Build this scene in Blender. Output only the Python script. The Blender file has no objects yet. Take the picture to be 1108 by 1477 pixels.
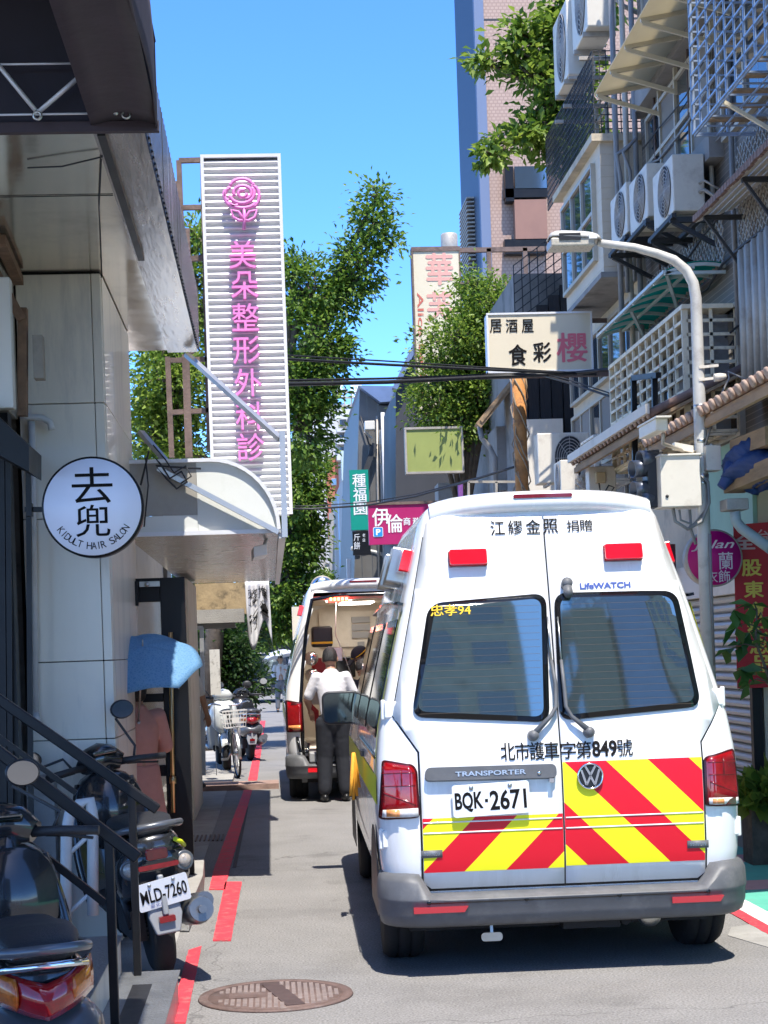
import bpy, bmesh, math, random
import numpy as np
from mathutils import Vector, Matrix
from math import sin, cos, pi, radians, sqrt

random.seed(7); np.random.seed(7)
SC = bpy.context.scene
COL = SC.collection
# ------------------------------------------------------------------ camera
CAMH = 1.70                      # eye height
FPX = 2450.0                     # focal length in photo pixels (1108 x 1477)
YAW, ROLL, SHIFT = radians(3.83), radians(1.95), 198.0
FWD = Vector((sin(YAW), cos(YAW), 0))
R0 = Vector((cos(YAW), -sin(YAW), 0)); UP0 = Vector((0, 0, 1))
RGT = R0 * cos(ROLL) - UP0 * sin(ROLL)
UPV = R0 * sin(ROLL) + UP0 * cos(ROLL)
CAM = Vector((0, 0, CAMH))
cd = bpy.data.cameras.new('camera'); cam = bpy.data.objects.new('camera', cd); COL.objects.link(cam)
cam.matrix_world = Matrix(((RGT.x, UPV.x, -FWD.x, CAM.x), (RGT.y, UPV.y, -FWD.y, CAM.y), (RGT.z, UPV.z, -FWD.z, CAM.z), (0, 0, 0, 1)))
cd.sensor_fit = 'AUTO'; cd.sensor_width = 36; cd.lens = 36 * FPX / 1477; cd.shift_y = SHIFT / 1477
cd.clip_start = 0.05; cd.clip_end = 2000
SC.camera = cam
# ------------------------------------------------------------------ light
SUN = Vector((-0.07, 0.40, -0.91)).normalized()      # the way sunlight travels
EL = math.asin(-SUN.z)
w = bpy.data.worlds.new('World'); SC.world = w; w.use_nodes = True
nt = w.node_tree
sky = nt.nodes.new('ShaderNodeTexSky'); sky.sky_type = 'NISHITA'; sky.sun_disc = False
sky.sun_elevation = EL; sky.sun_rotation = math.atan2(-SUN.x, -SUN.y)
sky.air_density = 0.45; sky.dust_density = 0.3; sky.ozone_density = 5.0
hs = nt.nodes.new('ShaderNodeHueSaturation'); hs.inputs['Saturation'].default_value = 1.18; hs.inputs['Hue'].default_value = 0.502
bg = nt.nodes['Background']; bg.inputs['Strength'].default_value = 0.15
nt.links.new(sky.outputs[0], hs.inputs['Color']); nt.links.new(hs.outputs[0], bg.inputs['Color'])
sd = bpy.data.lights.new('sun', 'SUN'); sun = bpy.data.objects.new('sun', sd); COL.objects.link(sun)
sd.energy = 2.05; sd.angle = radians(0.5); sd.color = (1, .94, .85)
sun.rotation_euler = SUN.to_track_quat('-Z', 'Y').to_euler(); sun.location = (0, -20, 40)
SC.view_settings.view_transform = 'Standard'; SC.view_settings.look = 'None'
SC.view_settings.exposure = 1.98; SC.view_settings.gamma = 1
SC.cycles.max_bounces = 8; SC.cycles.diffuse_bounces = 4; SC.cycles.caustics_reflective = False; SC.cycles.caustics_refractive = False

# ------------------------------------------------------------------ pixel <-> world
def ray(px, py):
    return FWD + RGT * ((px - 554) / FPX) + UPV * ((738.5 + SHIFT - py) / FPX)
def PY(px, py, Y):
    d = ray(px, py); return CAM + d * (Y / d.y)
def PX(px, py, X):
    d = ray(px, py); return CAM + d * (X / d.x)
def PG(px, py, z=0.0):
    d = ray(px, py); return CAM + d * ((z - CAMH) / d.z)
def proj(p):
    v = Vector(p) - CAM; k = v.dot(FWD)
    return 554 + FPX * v.dot(RGT) / k, 738.5 + SHIFT - FPX * v.dot(UPV) / k

# ------------------------------------------------------------------ materials
MATS = {}
def mat(name, col, rough=.6, metal=0., var=.0, vscale=4., bump=0., bscale=40., spec=.5, coat=0., emit=None, es=0., alpha=1., trans=0., ior=1.45, stain=None, sscale=1.2, samt=.5, detail=6, stretch=(1, 1, 1)):
    """procedural Principled material: noise variation, optional stains and bump"""
    m = bpy.data.materials.new(name); m.use_nodes = True; MATS[name] = m
    t = m.node_tree; N = t.nodes; L = t.links; b = N['Principled BSDF']
    b.inputs['Base Color'].default_value = (*col, 1); b.inputs['Roughness'].default_value = rough
    b.inputs['Metallic'].default_value = metal; b.inputs['Specular IOR Level'].default_value = spec
    b.inputs['Coat Weight'].default_value = coat; b.inputs['Coat Roughness'].default_value = .03
    b.inputs['IOR'].default_value = ior; b.inputs['Transmission Weight'].default_value = trans; b.inputs['Alpha'].default_value = alpha
    if emit: b.inputs['Emission Color'].default_value = (*emit, 1); b.inputs['Emission Strength'].default_value = es
    tc = N.new('ShaderNodeTexCoord'); mp = N.new('ShaderNodeMapping'); mp.inputs['Scale'].default_value = stretch
    L.new(tc.outputs['Object'], mp.inputs['Vector'])
    src = None
    if var or stain:
        n = N.new('ShaderNodeTexNoise'); n.inputs['Scale'].default_value = vscale; n.inputs['Detail'].default_value = detail; n.inputs['Roughness'].default_value = .65
        L.new(mp.outputs[0], n.inputs['Vector'])
        mr = N.new('ShaderNodeMapRange'); mr.inputs['From Min'].default_value = .3; mr.inputs['From Max'].default_value = .7
        mr.inputs['To Min'].default_value = 1 - var; mr.inputs['To Max'].default_value = 1 + var; L.new(n.outputs['Fac'], mr.inputs['Value'])
        mu = N.new('ShaderNodeMix'); mu.data_type = 'RGBA'; mu.blend_type = 'MULTIPLY'; mu.inputs[0].default_value = 1
        mu.inputs[6].default_value = (*col, 1); L.new(mr.outputs[0], mu.inputs[7]); src = mu.outputs[2]
        if stain:
            n2 = N.new('ShaderNodeTexNoise'); n2.inputs['Scale'].default_value = sscale; n2.inputs['Detail'].default_value = 8; n2.inputs['Roughness'].default_value = .7
            L.new(mp.outputs[0], n2.inputs['Vector'])
            r2 = N.new('ShaderNodeMapRange'); r2.inputs['From Min'].default_value = .52; r2.inputs['From Max'].default_value = .68
            r2.inputs['To Max'].default_value = samt; L.new(n2.outputs['Fac'], r2.inputs['Value'])
            m2 = N.new('ShaderNodeMix'); m2.data_type = 'RGBA'; L.new(r2.outputs[0], m2.inputs[0]); L.new(src, m2.inputs[6]); m2.inputs[7].default_value = (*stain, 1)
            src = m2.outputs[2]
        L.new(src, b.inputs['Base Color'])
        r3 = N.new('ShaderNodeMapRange'); r3.inputs['To Min'].default_value = max(0, rough - .12); r3.inputs['To Max'].default_value = min(1, rough + .12)
        L.new(n.outputs['Fac'], r3.inputs['Value']); L.new(r3.outputs[0], b.inputs['Roughness'])
    if bump:
        nb = N.new('ShaderNodeTexNoise'); nb.inputs['Scale'].default_value = bscale; nb.inputs['Detail'].default_value = 4; L.new(mp.outputs[0], nb.inputs['Vector'])
        bp = N.new('ShaderNodeBump'); bp.inputs['Strength'].default_value = bump; bp.inputs['Distance'].default_value = .02
        L.new(nb.outputs['Fac'], bp.inputs['Height']); L.new(bp.outputs[0], b.inputs['Normal'])
    return m
def nodes_of(m): return m.node_tree.nodes, m.node_tree.links, m.node_tree.nodes['Principled BSDF']
def stripes(m, axis, freq, c1, c2, duty=.5, bump=0., soft=.04, saw=False):
    """overlay regular stripes on a material along an object axis; colours are the surface's own"""
    N, L, b = nodes_of(m)
    tc = N.new('ShaderNodeTexCoord'); sx = N.new('ShaderNodeSeparateXYZ'); L.new(tc.outputs['Object'], sx.inputs[0])
    mm = N.new('ShaderNodeMath'); mm.operation = 'MULTIPLY'; mm.inputs[1].default_value = freq; L.new(sx.outputs['XYZ'.index(axis)], mm.inputs[0])
    fr = N.new('ShaderNodeMath'); fr.operation = 'FRACT'; L.new(mm.outputs[0], fr.inputs[0])
    r = N.new('ShaderNodeMapRange'); r.inputs['From Min'].default_value = duty - soft; r.inputs['From Max'].default_value = duty + soft; L.new(fr.outputs[0], r.inputs['Value'])
    if c1:
        mx = N.new('ShaderNodeMix'); mx.data_type = 'RGBA'; L.new(r.outputs[0], mx.inputs[0]); mx.inputs[6].default_value = (*c1, 1); mx.inputs[7].default_value = (*c2, 1)
        L.new(mx.outputs[2], b.inputs['Base Color'])
    if bump:
        bp = N.new('ShaderNodeBump'); bp.inputs['Strength'].default_value = bump; bp.inputs['Distance'].default_value = .03
        L.new((fr if saw else r).outputs[0], bp.inputs['Height']); L.new(bp.outputs[0], b.inputs['Normal'])
    return m

# ------------------------------------------------------------------ mesh helpers
class MB:
    def __init__(s): s.v = []; s.f = []; s.mi = []; s.sm = []
    def add(s, vs, fs, mi=0, sm=False):
        n = len(s.v); s.v += [tuple(v) for v in vs]
        for f in fs: s.f.append([i + n for i in f]); s.mi.append(mi); s.sm.append(sm)
        return s
    def box(s, a, b, mi=0):
        x0, y0, z0 = [min(p, q) for p, q in zip(a, b)]; x1, y1, z1 = [max(p, q) for p, q in zip(a, b)]
        return s.add([(x0, y0, z0), (x1, y0, z0), (x1, y1, z0), (x0, y1, z0), (x0, y0, z1), (x1, y0, z1), (x1, y1, z1), (x0, y1, z1)],
              [(0, 3, 2, 1), (4, 5, 6, 7), (0, 1, 5, 4), (1, 2, 6, 5), (2, 3, 7, 6), (3, 0, 4, 7)], mi)
    def obox(s, c, X, Y, Z, mi=0):
        """oriented box: centre and three half-axis vectors"""
        c, X, Y, Z = map(Vector, (c, X, Y, Z)); vs = []
        for k in (-1, 1):
            for i, j in ((-1, -1), (1, -1), (1, 1), (-1, 1)): vs.append(c + X * i + Y * j + Z * k)
        return s.add(vs, [(0, 3, 2, 1), (4, 5, 6, 7), (0, 1, 5, 4), (1, 2, 6, 5), (2, 3, 7, 6), (3, 0, 4, 7)], mi)
    def bar(s, a, b, w, h=None, mi=0, up=(0, 0, 1)):
        a, b = Vector(a), Vector(b); d = (b - a)
        if d.length < 1e-6: return s
        dn = d.normalized(); u = Vector(up)
        if abs(dn.dot(u)) > .98: u = Vector((1, 0, 0))
        sx = dn.cross(u).normalized(); sz = sx.cross(dn)
        h = h or w
        return s.obox((a + b) / 2, sx * w / 2, d / 2, sz * h / 2, mi)
    def tube(s, pts, r, n=8, mi=0, cap=True, sm=True, closed=False):
        pts = [Vector(p) for p in pts]; m = len(pts); rs = r if isinstance(r, (list, tuple)) else [r] * m
        vs = []; prev = None
        for i, p in enumerate(pts):
            if closed: d = pts[(i + 1) % m] - pts[i - 1]
            else: d = pts[min(i + 1, m - 1)] - pts[max(i - 1, 0)]
            d.normalize()
            if prev is None:
                u = Vector((0, 0, 1)) if abs(d.z) < .9 else Vector((1, 0, 0)); a = d.cross(u).normalized()
            else: a = (prev - d * prev.dot(d)).normalized()
            prev = a; b = d.cross(a)
            for k in range(n):
                t = 2 * pi * k / n; vs.append(p + (a * cos(t) + b * sin(t)) * rs[i])
        fs = []
        for i in range(m if closed else m - 1):
            for k in range(n):
                i2 = (i + 1) % m
                fs.append((i * n + k, i * n + (k + 1) % n, i2 * n + (k + 1) % n, i2 * n + k))
        s.add(vs, fs, mi, sm)
        if cap and not closed:
            s.add(vs[:n], [tuple(range(n))[::-1]], mi); s.add(vs[-n:], [tuple(range(n))], mi)
        return s
    def grid(s, fn, nu, nv, mi=0, sm=True, flip=False):
        vs = [fn(i / nu, j / nv) for j in range(nv + 1) for i in range(nu + 1)]
        fs = []
        for j in range(nv):
            for i in range(nu):
                a = j * (nu + 1) + i; q = (a, a + 1, a + nu + 2, a + nu + 1); fs.append(q[::-1] if flip else q)
        return s.add(vs, fs, mi, sm)
    def prism(s, poly, d, mi=0, sm=False):
        """closed polygon (3D points) extruded along vector d"""
        n = len(poly); d = Vector(d); vs = [Vector(p) for p in poly]; vs += [p + d for p in vs]
        return s.add(vs, [tuple(range(n))[::-1], tuple(range(n, 2 * n))] + [(i, (i + 1) % n, n + (i + 1) % n, n + i) for i in range(n)], mi, sm)
    def lathe(s, prof, c=(0, 0, 0), ax=(0, 0, 1), n=20, mi=0, sm=True):
        """profile of (radius, height) round an axis"""
        ax = Vector(ax).normalized(); u = Vector((1, 0, 0)) if abs(ax.x) < .9 else Vector((0, 1, 0))
        a = ax.cross(u).normalized(); b = ax.cross(a); c = Vector(c); vs = []
        for r, h in prof:
            for k in range(n):
                t = 2 * pi * k / n; vs.append(c + ax * h + (a * cos(t) + b * sin(t)) * r)
        fs = [(i * n + k, i * n + (k + 1) % n, (i + 1) * n + (k + 1) % n, (i + 1) * n + k) for i in range(len(prof) - 1) for k in range(n)]
        s.add(vs, fs, mi, sm)
        if prof[0][0] > 1e-5: s.add(vs[:n], [tuple(range(n))[::-1]], mi)
        if prof[-1][0] > 1e-5: s.add(vs[-n:], [tuple(range(n))], mi)
        return s
    def ball(s, c, r, n=14, mi=0):
        rx, ry, rz = r if isinstance(r, (tuple, list)) else (r, r, r); c = Vector(c); vs = []; m = n // 2
        for j in range(m + 1):
            for i in range(n):
                a = pi * j / m; t = 2 * pi * i / n; vs.append(c + Vector((rx * sin(a) * cos(t), ry * sin(a) * sin(t), rz * cos(a))))
        return s.add(vs, [(j * n + i, (j + 1) * n + i, (j + 1) * n + (i + 1) % n, j * n + (i + 1) % n) for j in range(m) for i in range(n)], mi, True)
    def build(s, name, mats, parent=None, bevel=0., seg=2, solid=0., offset=-1, subs=0):
        me = bpy.data.meshes.new(name)
        off = Vector((0, 0, 0)); p = parent
        while p is not None: off += p.location; p = p.parent
        me.from_pydata([tuple(Vector(v) - off) for v in s.v], [], s.f)
        if not isinstance(mats, (list, tuple)): mats = [mats]
        for m in mats: me.materials.append(m)
        me.polygons.foreach_set('material_index', s.mi); me.polygons.foreach_set('use_smooth', s.sm)
        me.validate(); bm = bmesh.new(); bm.from_mesh(me)
        bmesh.ops.remove_doubles(bm, verts=bm.verts, dist=1e-5)
        if solid == 0: bmesh.ops.recalc_face_normals(bm, faces=bm.faces)
        bm.to_mesh(me); bm.free()
        o = bpy.data.objects.new(name, me); COL.objects.link(o)
        if parent is not None: o.parent = parent
        if solid: md = o.modifiers.new('s', 'SOLIDIFY'); md.thickness = solid; md.offset = offset
        if subs: md = o.modifiers.new('u', 'SUBSURF'); md.levels = subs; md.render_levels = subs
        if bevel:
            md = o.modifiers.new('b', 'BEVEL'); md.width = bevel; md.segments = seg; md.limit_method = 'ANGLE'; md.angle_limit = radians(40)
            me.polygons.foreach_set('use_smooth', [True] * len(me.polygons))
            md.harden_normals = True
        return o
def tag(o, label=None, cat=None, group=None, kind=None):
    if label: o['label'] = label
    if cat: o['category'] = cat
    if group: o['group'] = group
    if kind: o['kind'] = kind
    return o
def thing(name, label, cat, loc=(0, 0, 0), group=None):
    o = bpy.data.objects.new(name, None); COL.objects.link(o); o.location = loc; o.empty_display_size = .1
    return tag(o, label, cat, group)
def struct(name, mb, m, **k): return tag(mb.build(name, m, **k), kind='structure')
def dup(root, loc, rotz=0., label=None, group=None):
    r = root.copy(); COL.objects.link(r); r.location = loc; r.rotation_euler = (0, 0, rotz)
    if label: r['label'] = label
    if group: r['group'] = group
    for ch in list(root.children):
        c = ch.copy(); COL.objects.link(c); c.parent = r
        for g in ch.children:
            d = g.copy(); COL.objects.link(d); d.parent = c
    return r
# ------------------------------------------------------------------ lettering
_TC = {}
def glyphs(s, weight=0., shear=0., depth=0.):
    k = (s, weight, shear, depth)
    if k in _TC: return _TC[k]
    c = bpy.data.curves.new('t', 'FONT'); c.body = s; c.size = 1; c.offset = weight; c.shear = shear; c.extrude = depth; c.resolution_u = 3
    o = bpy.data.objects.new('t', c); COL.objects.link(o)
    dg = bpy.context.evaluated_depsgraph_get(); me = bpy.data.meshes.new_from_object(o.evaluated_get(dg))
    vs = [tuple(v.co) for v in me.vertices]; fs = [tuple(p.vertices) for p in me.polygons]
    bpy.data.objects.remove(o); bpy.data.curves.remove(c); bpy.data.meshes.remove(me)
    xs = [v[0] for v in vs]; ys = [v[1] for v in vs]; bb = (min(xs), min(ys), max(xs), max(ys))
    _TC[k] = (vs, fs, bb); return _TC[k]
def put_text(mb, s, fn, box, weight=0., shear=0., depth=0., mi=0, keep=False):
    """glyph outlines fitted to box (x0,y0,x1,y1) of a 2D sheet that fn(x, y, lift) maps to space"""
    cjk = any(ord(c) > 0x2e80 for c in s) and depth == 0
    vs, fs, bb = glyphs(s, 0. if cjk else weight, shear, depth)
    x0, y0, x1, y1 = box; sx = (x1 - x0) / max(1e-6, bb[2] - bb[0]); sy = (y1 - y0) / max(1e-6, bb[3] - bb[1])
    if keep: sx = sy = min(sx, sy)
    cx, cy = (x0 + x1) / 2, (y0 + y1) / 2; bx, by = (bb[0] + bb[2]) / 2, (bb[1] + bb[3]) / 2
    steps = [(0, 0)]
    if cjk and weight > 0: steps = [(0, 0), (weight * 1.6, 0), (-weight * 1.6, 0), (0, weight * 1.2), (0, -weight * 1.2)]   # heavier strokes: overlaid outlines
    for q, (dx, dy) in enumerate(steps):
        mb.add([fn(cx + (v[0] - bx + dx) * sx, cy + (v[1] - by + dy) * sy, v[2] * sy + q * .00035) for v in vs], fs, mi)
def sheet(o, X, Z, N=None):
    """flat sheet frame: origin o, unit right X, unit up Z, outward normal N"""
    o, X, Z = Vector(o), Vector(X).normalized(), Vector(Z).normalized(); N = Vector(N).normalized() if N else X.cross(Z)
    return lambda x, y, l=0.: o + X * x + Z * y + N * l
# rounded 2D outline
def rrect(x0, y0, x1, y1, r, n=5):
    if not isinstance(r, (list, tuple)): r = [r] * 4
    out = []
    for (cx, cy, a0, q) in ((x1 - r[0], y1 - r[0], 0, r[0]), (x0 + r[1], y1 - r[1], 90, r[1]), (x0 + r[2], y0 + r[2], 180, r[2]), (x1 - r[3], y0 + r[3], 270, r[3])):
        for k in range(n + 1):
            t = radians(a0 + 90 * k / n); out.append((cx + q * cos(t), cy + q * sin(t)))
    return out
def rpoly(pts, r, n=5):
    """polygon with rounded corners"""
    out = []; m = len(pts); rs = r if isinstance(r, (list, tuple)) else [r] * m
    for i in range(m):
        p = Vector(pts[i]); a = Vector(pts[i - 1]) - p; b = Vector(pts[(i + 1) % m]) - p
        q = min(rs[i], a.length * .49, b.length * .49); A = p + a.normalized() * q; B = p + b.normalized() * q
        for k in range(n + 1):
            t = k / n; out.append(tuple(A * (1 - t) ** 2 + p * 2 * t * (1 - t) + B * t * t))
    return out
def skin(name, joints, edges, m, parent, root=0, subs=2, smooth=True):
    """body grown from connected joints: joints = [(x,y,z,rx[,ry])]"""
    me = bpy.data.meshes.new(name); off = Vector((0, 0, 0)); p = parent
    while p is not None: off += p.location; p = p.parent
    me.from_pydata([tuple(Vector(j[:3]) - off) for j in joints], edges, [])
    o = bpy.data.objects.new(name, me); COL.objects.link(o)
    o.modifiers.new('sk', 'SKIN'); md = o.modifiers.new('ss', 'SUBSURF'); md.levels = subs; md.render_levels = subs
    for i, j in enumerate(joints):
        sv = me.skin_vertices[0].data[i]; sv.radius = (j[3], j[4] if len(j) > 4 else j[3]); sv.use_root = (i == root)
    dg = bpy.context.evaluated_depsgraph_get(); m2 = bpy.data.meshes.new_from_object(o.evaluated_get(dg))
    o.modifiers.clear(); o.data = m2; m2.name = name; m2.materials.clear(); m2.materials.append(m)
    m2.polygons.foreach_set('use_smooth', [smooth] * len(m2.polygons)); m2.polygons.foreach_set('material_index', [0] * len(m2.polygons))
    if parent is not None: o.parent = parent
    return o
# ================================================================== AMBULANCES
M = MATS
mat('white_paint', (.80, .80, .79), .25, var=.025, vscale=2, coat=.6, stain=(.56, .53, .47), sscale=2.2, samt=.22, stretch=(4, 4, .6))
mat('dark_glass', (.018, .030, .026), .03, spec=1., ior=2.2)
mat('film_glass', (.31, .40, .37), .025, .93, spec=.5)
mat('frit', (.006, .007, .009), .12, spec=.6)
mat('black_plastic', (.022, .023, .026), .45, var=.15, vscale=12, bump=.05, bscale=300)
mat('bumper_plastic', (.105, .108, .114), .5, var=.15, vscale=6, stain=(.19, .19, .19), sscale=5, samt=.5, bump=.06, bscale=400)
mat('tyre', (.016, .016, .017), .85, var=.2, vscale=20, bump=.2, bscale=60)
mat('chrome', (.75, .76, .78), .12, 1.)
mat('steel', (.45, .46, .44), .35, 1., var=.1, vscale=8)
mat('red_lens', (.25, .002, .005), .08, spec=.7, coat=.7, var=.25, vscale=25)
mat('red_lamp', (.75, .003, .012), .15, coat=.5)
mat('dark_red_lens', (.18, .004, .008), .12, coat=.5, var=.3, vscale=30)
mat('amber_lens', (.75, .30, .10), .12, coat=.5, var=.3, vscale=40)
mat('clear_lens', (.62, .60, .58), .12, coat=.5, var=.25, vscale=60)
mat('ink', (.008, .007, .007), .8, spec=.2)
mat('plate_white', (.78, .80, .82), .35, var=.03, vscale=8)
mat('blue_ink', (.03, .07, .30), .5)
mat('yellow_ink', (.80, .52, .02), .5)
mat('hivis_yellow', (.62, .66, .02), .45, var=.05, vscale=6)
mat('tape', (.8, .8, .05), .35, var=.05)
def diag(m, sgn, period, t0, c1, c2):
    N, L, b = nodes_of(m); tc = N.new('ShaderNodeTexCoord'); sx = N.new('ShaderNodeSeparateXYZ'); L.new(tc.outputs['Object'], sx.inputs[0])
    a = N.new('ShaderNodeMath'); a.operation = 'MULTIPLY_ADD'; a.inputs[1].default_value = sgn; L.new(sx.outputs[0], a.inputs[0]); L.new(sx.outputs[2], a.inputs[2])
    d = N.new('ShaderNodeMath'); d.operation = 'MULTIPLY_ADD'; d.inputs[1].default_value = 1 / period; d.inputs[2].default_value = t0; L.new(a.outputs[0], d.inputs[0])
    f = N.new('ShaderNodeMath'); f.operation = 'FRACT'; L.new(d.outputs[0], f.inputs[0])
    g = N.new('ShaderNodeMath'); g.operation = 'GREATER_THAN'; g.inputs[1].default_value = .5; L.new(f.outputs[0], g.inputs[0])
    mx = N.new('ShaderNodeMix'); mx.data_type = 'RGBA'; L.new(g.outputs[0], mx.inputs[0]); mx.inputs[6].default_value = (*c1, 1); mx.inputs[7].default_value = (*c2, 1)
    L.new(mx.outputs[2], b.inputs['Base Color'])
YEL, RED = (.88, .83, .015), (.68, .006, .022)
AX, AY = 1.485, 8.72                     # rear centre of the near ambulance
SEAM = .0
#        z     w     r     f     c
SL = [(.30, .885, .10, 5.10, .20), (.42, .93, .03, 5.25, .17), (.60, .945, .0, 5.28, .16), (.90, .953, .0, 5.25, .15), (1.06, .951, .012, 5.05, .15),
      (1.14, .945, .028, 4.75, .15), (1.30, .925, .07, 4.42, .15), (1.60, .855, .150, 4.05, .16), (1.90, .782, .232, 3.66, .17), (2.00, .757, .262, 3.52, .17),
      (2.20, .700, .325, 3.22, .18), (2.38, .655, .378, 3.02, .18), (2.45, .62, .40, 2.92, .18), (2.50, .565, .44, 2.85, .18), (2.525, .48, .52, 2.75, .18)]
SA = np.array(SL)
def sl(z): return [float(np.interp(z, SA[:, 0], SA[:, k])) for k in (1, 2, 3, 4)]
def S(x, z, off=0.):
    """local point on the rear skin of the van, lifted off outwards"""
    w_, r, f, c = sl(z); a = abs(x); s = 1 if x >= 0 else -1; e = w_ - c
    if a <= e: return Vector((x, r - off, z + off * .25))
    d = min(a - e, c); h = sqrt(max(0, c * c - d * d)); y = r + c - h
    return Vector((s * (e + d + off * d / c), y - off * h / c, z + off * .15))
def SD(y, z, off=0., side=-1):
    w_, r, f, c = sl(z); return Vector((side * (w_ + off), y, z + off * .2))
def conform(mb, poly, fn, off, thick=.008, xs=(), zs=(), mi=0, sm=True):
    bm = bmesh.new(); vs = [bm.verts.new((p[0], 0, p[1])) for p in poly]; bm.faces.new(vs)
    for x in xs: bmesh.ops.bisect_plane(bm, geom=bm.verts[:] + bm.edges[:] + bm.faces[:], plane_co=(x, 0, 0), plane_no=(1, 0, 0))
    for z in zs: bmesh.ops.bisect_plane(bm, geom=bm.verts[:] + bm.edges[:] + bm.faces[:], plane_co=(0, 0, z), plane_no=(0, 0, 1))
    bmesh.ops.triangulate(bm, faces=[f for f in bm.faces if len(f.verts) > 4])
    bm.verts.index_update()
    top = [fn(v.co.x, v.co.z, off) for v in bm.verts]; fs = [[v.index for v in f.verts] for f in bm.faces]
    mb.add(top, fs, mi, sm)
    if thick:
        for e in bm.edges:
            if e.is_boundary:
                a, b = e.verts; q = [fn(a.co.x, a.co.z, off), fn(b.co.x, b.co.z, off), fn(b.co.x, b.co.z, off - thick), fn(a.co.x, a.co.z, off - thick)]
                mb.add(q, [(0, 1, 2, 3)], mi, False)
    bm.free(); return mb
XS = [i * .1 for i in range(-9, 10)]; ZS = [s[0] for s in SL]
def RP(px, py):
    """photo pixel -> (x, z) on the near ambulance's rear skin"""
    Y = AY + .1
    for _ in range(6):
        p = PY(px, py, Y); Y = AY + S(max(-.95, min(.95, p.x - AX)), p.z).y
    return (p.x - AX, p.z)
def RPs(*pts): return [RP(*p) for p in pts]
def van_outline(z, w_, r, f, c):
    P = []; fc = min(.45, (f - r) * .2)
    for k in range(7): t = radians(90 * k / 6); P.append((-(w_ - fc) - fc * sin(t) , f - fc + fc * cos(t)))
    for k in range(1, 9): P.append((-w_, f - fc + (r + c - f + fc) * k / 9))
    for k in range(9): t = radians(90 * k / 8); P.append((-(w_ - c) - c * cos(t), r + c - c * sin(t)))
    e = w_ - c
    for k in range(1, 12): P.append((-e + 2 * e * k / 12, r))
    for x, y in list(P[:24])[::-1]: P.append((-x, y))
    return [(x, y, z) for x, y in P]
def van_body(mb, hole=None):
    rows = [van_outline(*s) for s in SL]; n = len(rows[0])
    vs = [p for r in rows for p in r]; fs = []
    for j in range(len(rows) - 1):
        for i in range(n):
            i2 = (i + 1) % n; q = (j * n + i, j * n + i2, (j + 1) * n + i2, (j + 1) * n + i)
            if hole:
                c = sum((Vector(vs[k]) for k in q), Vector()) / 4
                if c.y < 1.0 and hole[0] < c.z < hole[1] and abs(c.x) < np.interp(c.z, [.6, 1.2, 2.3], hole[2]): continue
            fs.append(q)
    top = len(vs); cy = sum(p[1] for p in rows[-1]) / n
    vs.append((0, cy, 2.55)); b = (len(rows) - 1) * n
    fs += [(b + i, b + (i + 1) % n, top) for i in range(n)]
    return mb.add(vs, fs, 0, True)
def sweep_bumper(mb, z_side=.54, z_mid=.432):
    path = []
    for k in range(5): path.append((-.93, .80 - .60 * k / 4 if k < 4 else .26))
    for k in range(7): t = radians(90 * k / 6); path.append((-.70 - .23 * cos(t), .23 - .23 * sin(t)))
    for k in range(1, 16): path.append((-.70 + 1.40 * k / 16, 0))
    path += [(-x, y) for x, y in path[:12][::-1]]
    m = len(path)
    def fn(u, v):
        i = u * (m - 1); k = min(int(i), m - 2); f = i - k
        x = path[k][0] * (1 - f) + path[k + 1][0] * f; y = path[k][1] * (1 - f) + path[k + 1][1] * f
        a, b = Vector(path[max(k - 1, 0)]), Vector(path[min(k + 2, m - 1)]); d = (b - a).normalized(); nx, ny = d.y, -d.x
        t = min(1, max(0, (abs(x) - .70) / .07)); t = t * t * (3 - 2 * t); zt = z_mid + (z_side - z_mid) * t
        pr = [(-.04, zt), (.045, zt), (.085, zt - .012), (.105, zt - .04), (.112, .415), (.112, .405), (.104, .395), (.10, .335), (.075, .28), (.04, .262), (-.06, .262)]
        j = v * (len(pr) - 1); q = min(int(j), len(pr) - 2); g = j - q
        o = pr[q][0] * (1 - g) + pr[q + 1][0] * g; z = pr[q][1] * (1 - g) + pr[q + 1][1] * g
        return Vector((x + nx * o * min(1, max(0., (.34 - y) / .34) + .0), y + ny * o, z))
    return mb.grid(fn, m - 1, 10)
def wheel(root, x, y, r=.335, wd=.215):
    s = 1 if x > 0 else -1
    t = MB().lathe([(r * .62, -wd / 2), (r * .93, -wd / 2), (r, -wd * .36), (r + .004, -wd * .2), (r - .006, -wd * .18), (r - .006, -wd * .14), (r + .004, -wd * .12), (r + .004, wd * .12), (r - .006, wd * .14), (r - .006, wd * .18), (r + .004, wd * .2), (r, wd * .36), (r * .93, wd / 2), (r * .62, wd / 2)], (x, y, r), (1, 0, 0), 40)
    o = t.build('wheel', M['tyre'], root)
    h = MB().lathe([(r * .64, .02), (r * .6, .0), (r * .25, -.03), (r * .2, .02), (0, .03)], (x + s * (wd / 2 - .03), y, r), (s, 0, 0), 24); h.build('rim', M['steel'], o)
def trans(root, mbf):
    """shift a local mesh builder to the root's world position"""
    L = root.location; mbf.v = [(v[0] + L.x, v[1] + L.y, v[2] + L.z) for v in mbf.v]; return mbf

amb = thing('ambulance', 'white high-roof ambulance with red and yellow chevrons on its closed rear doors', 'ambulance', (0, 0, 0))
body = van_body(MB()).build('body', M['white_paint'], amb)
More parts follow.
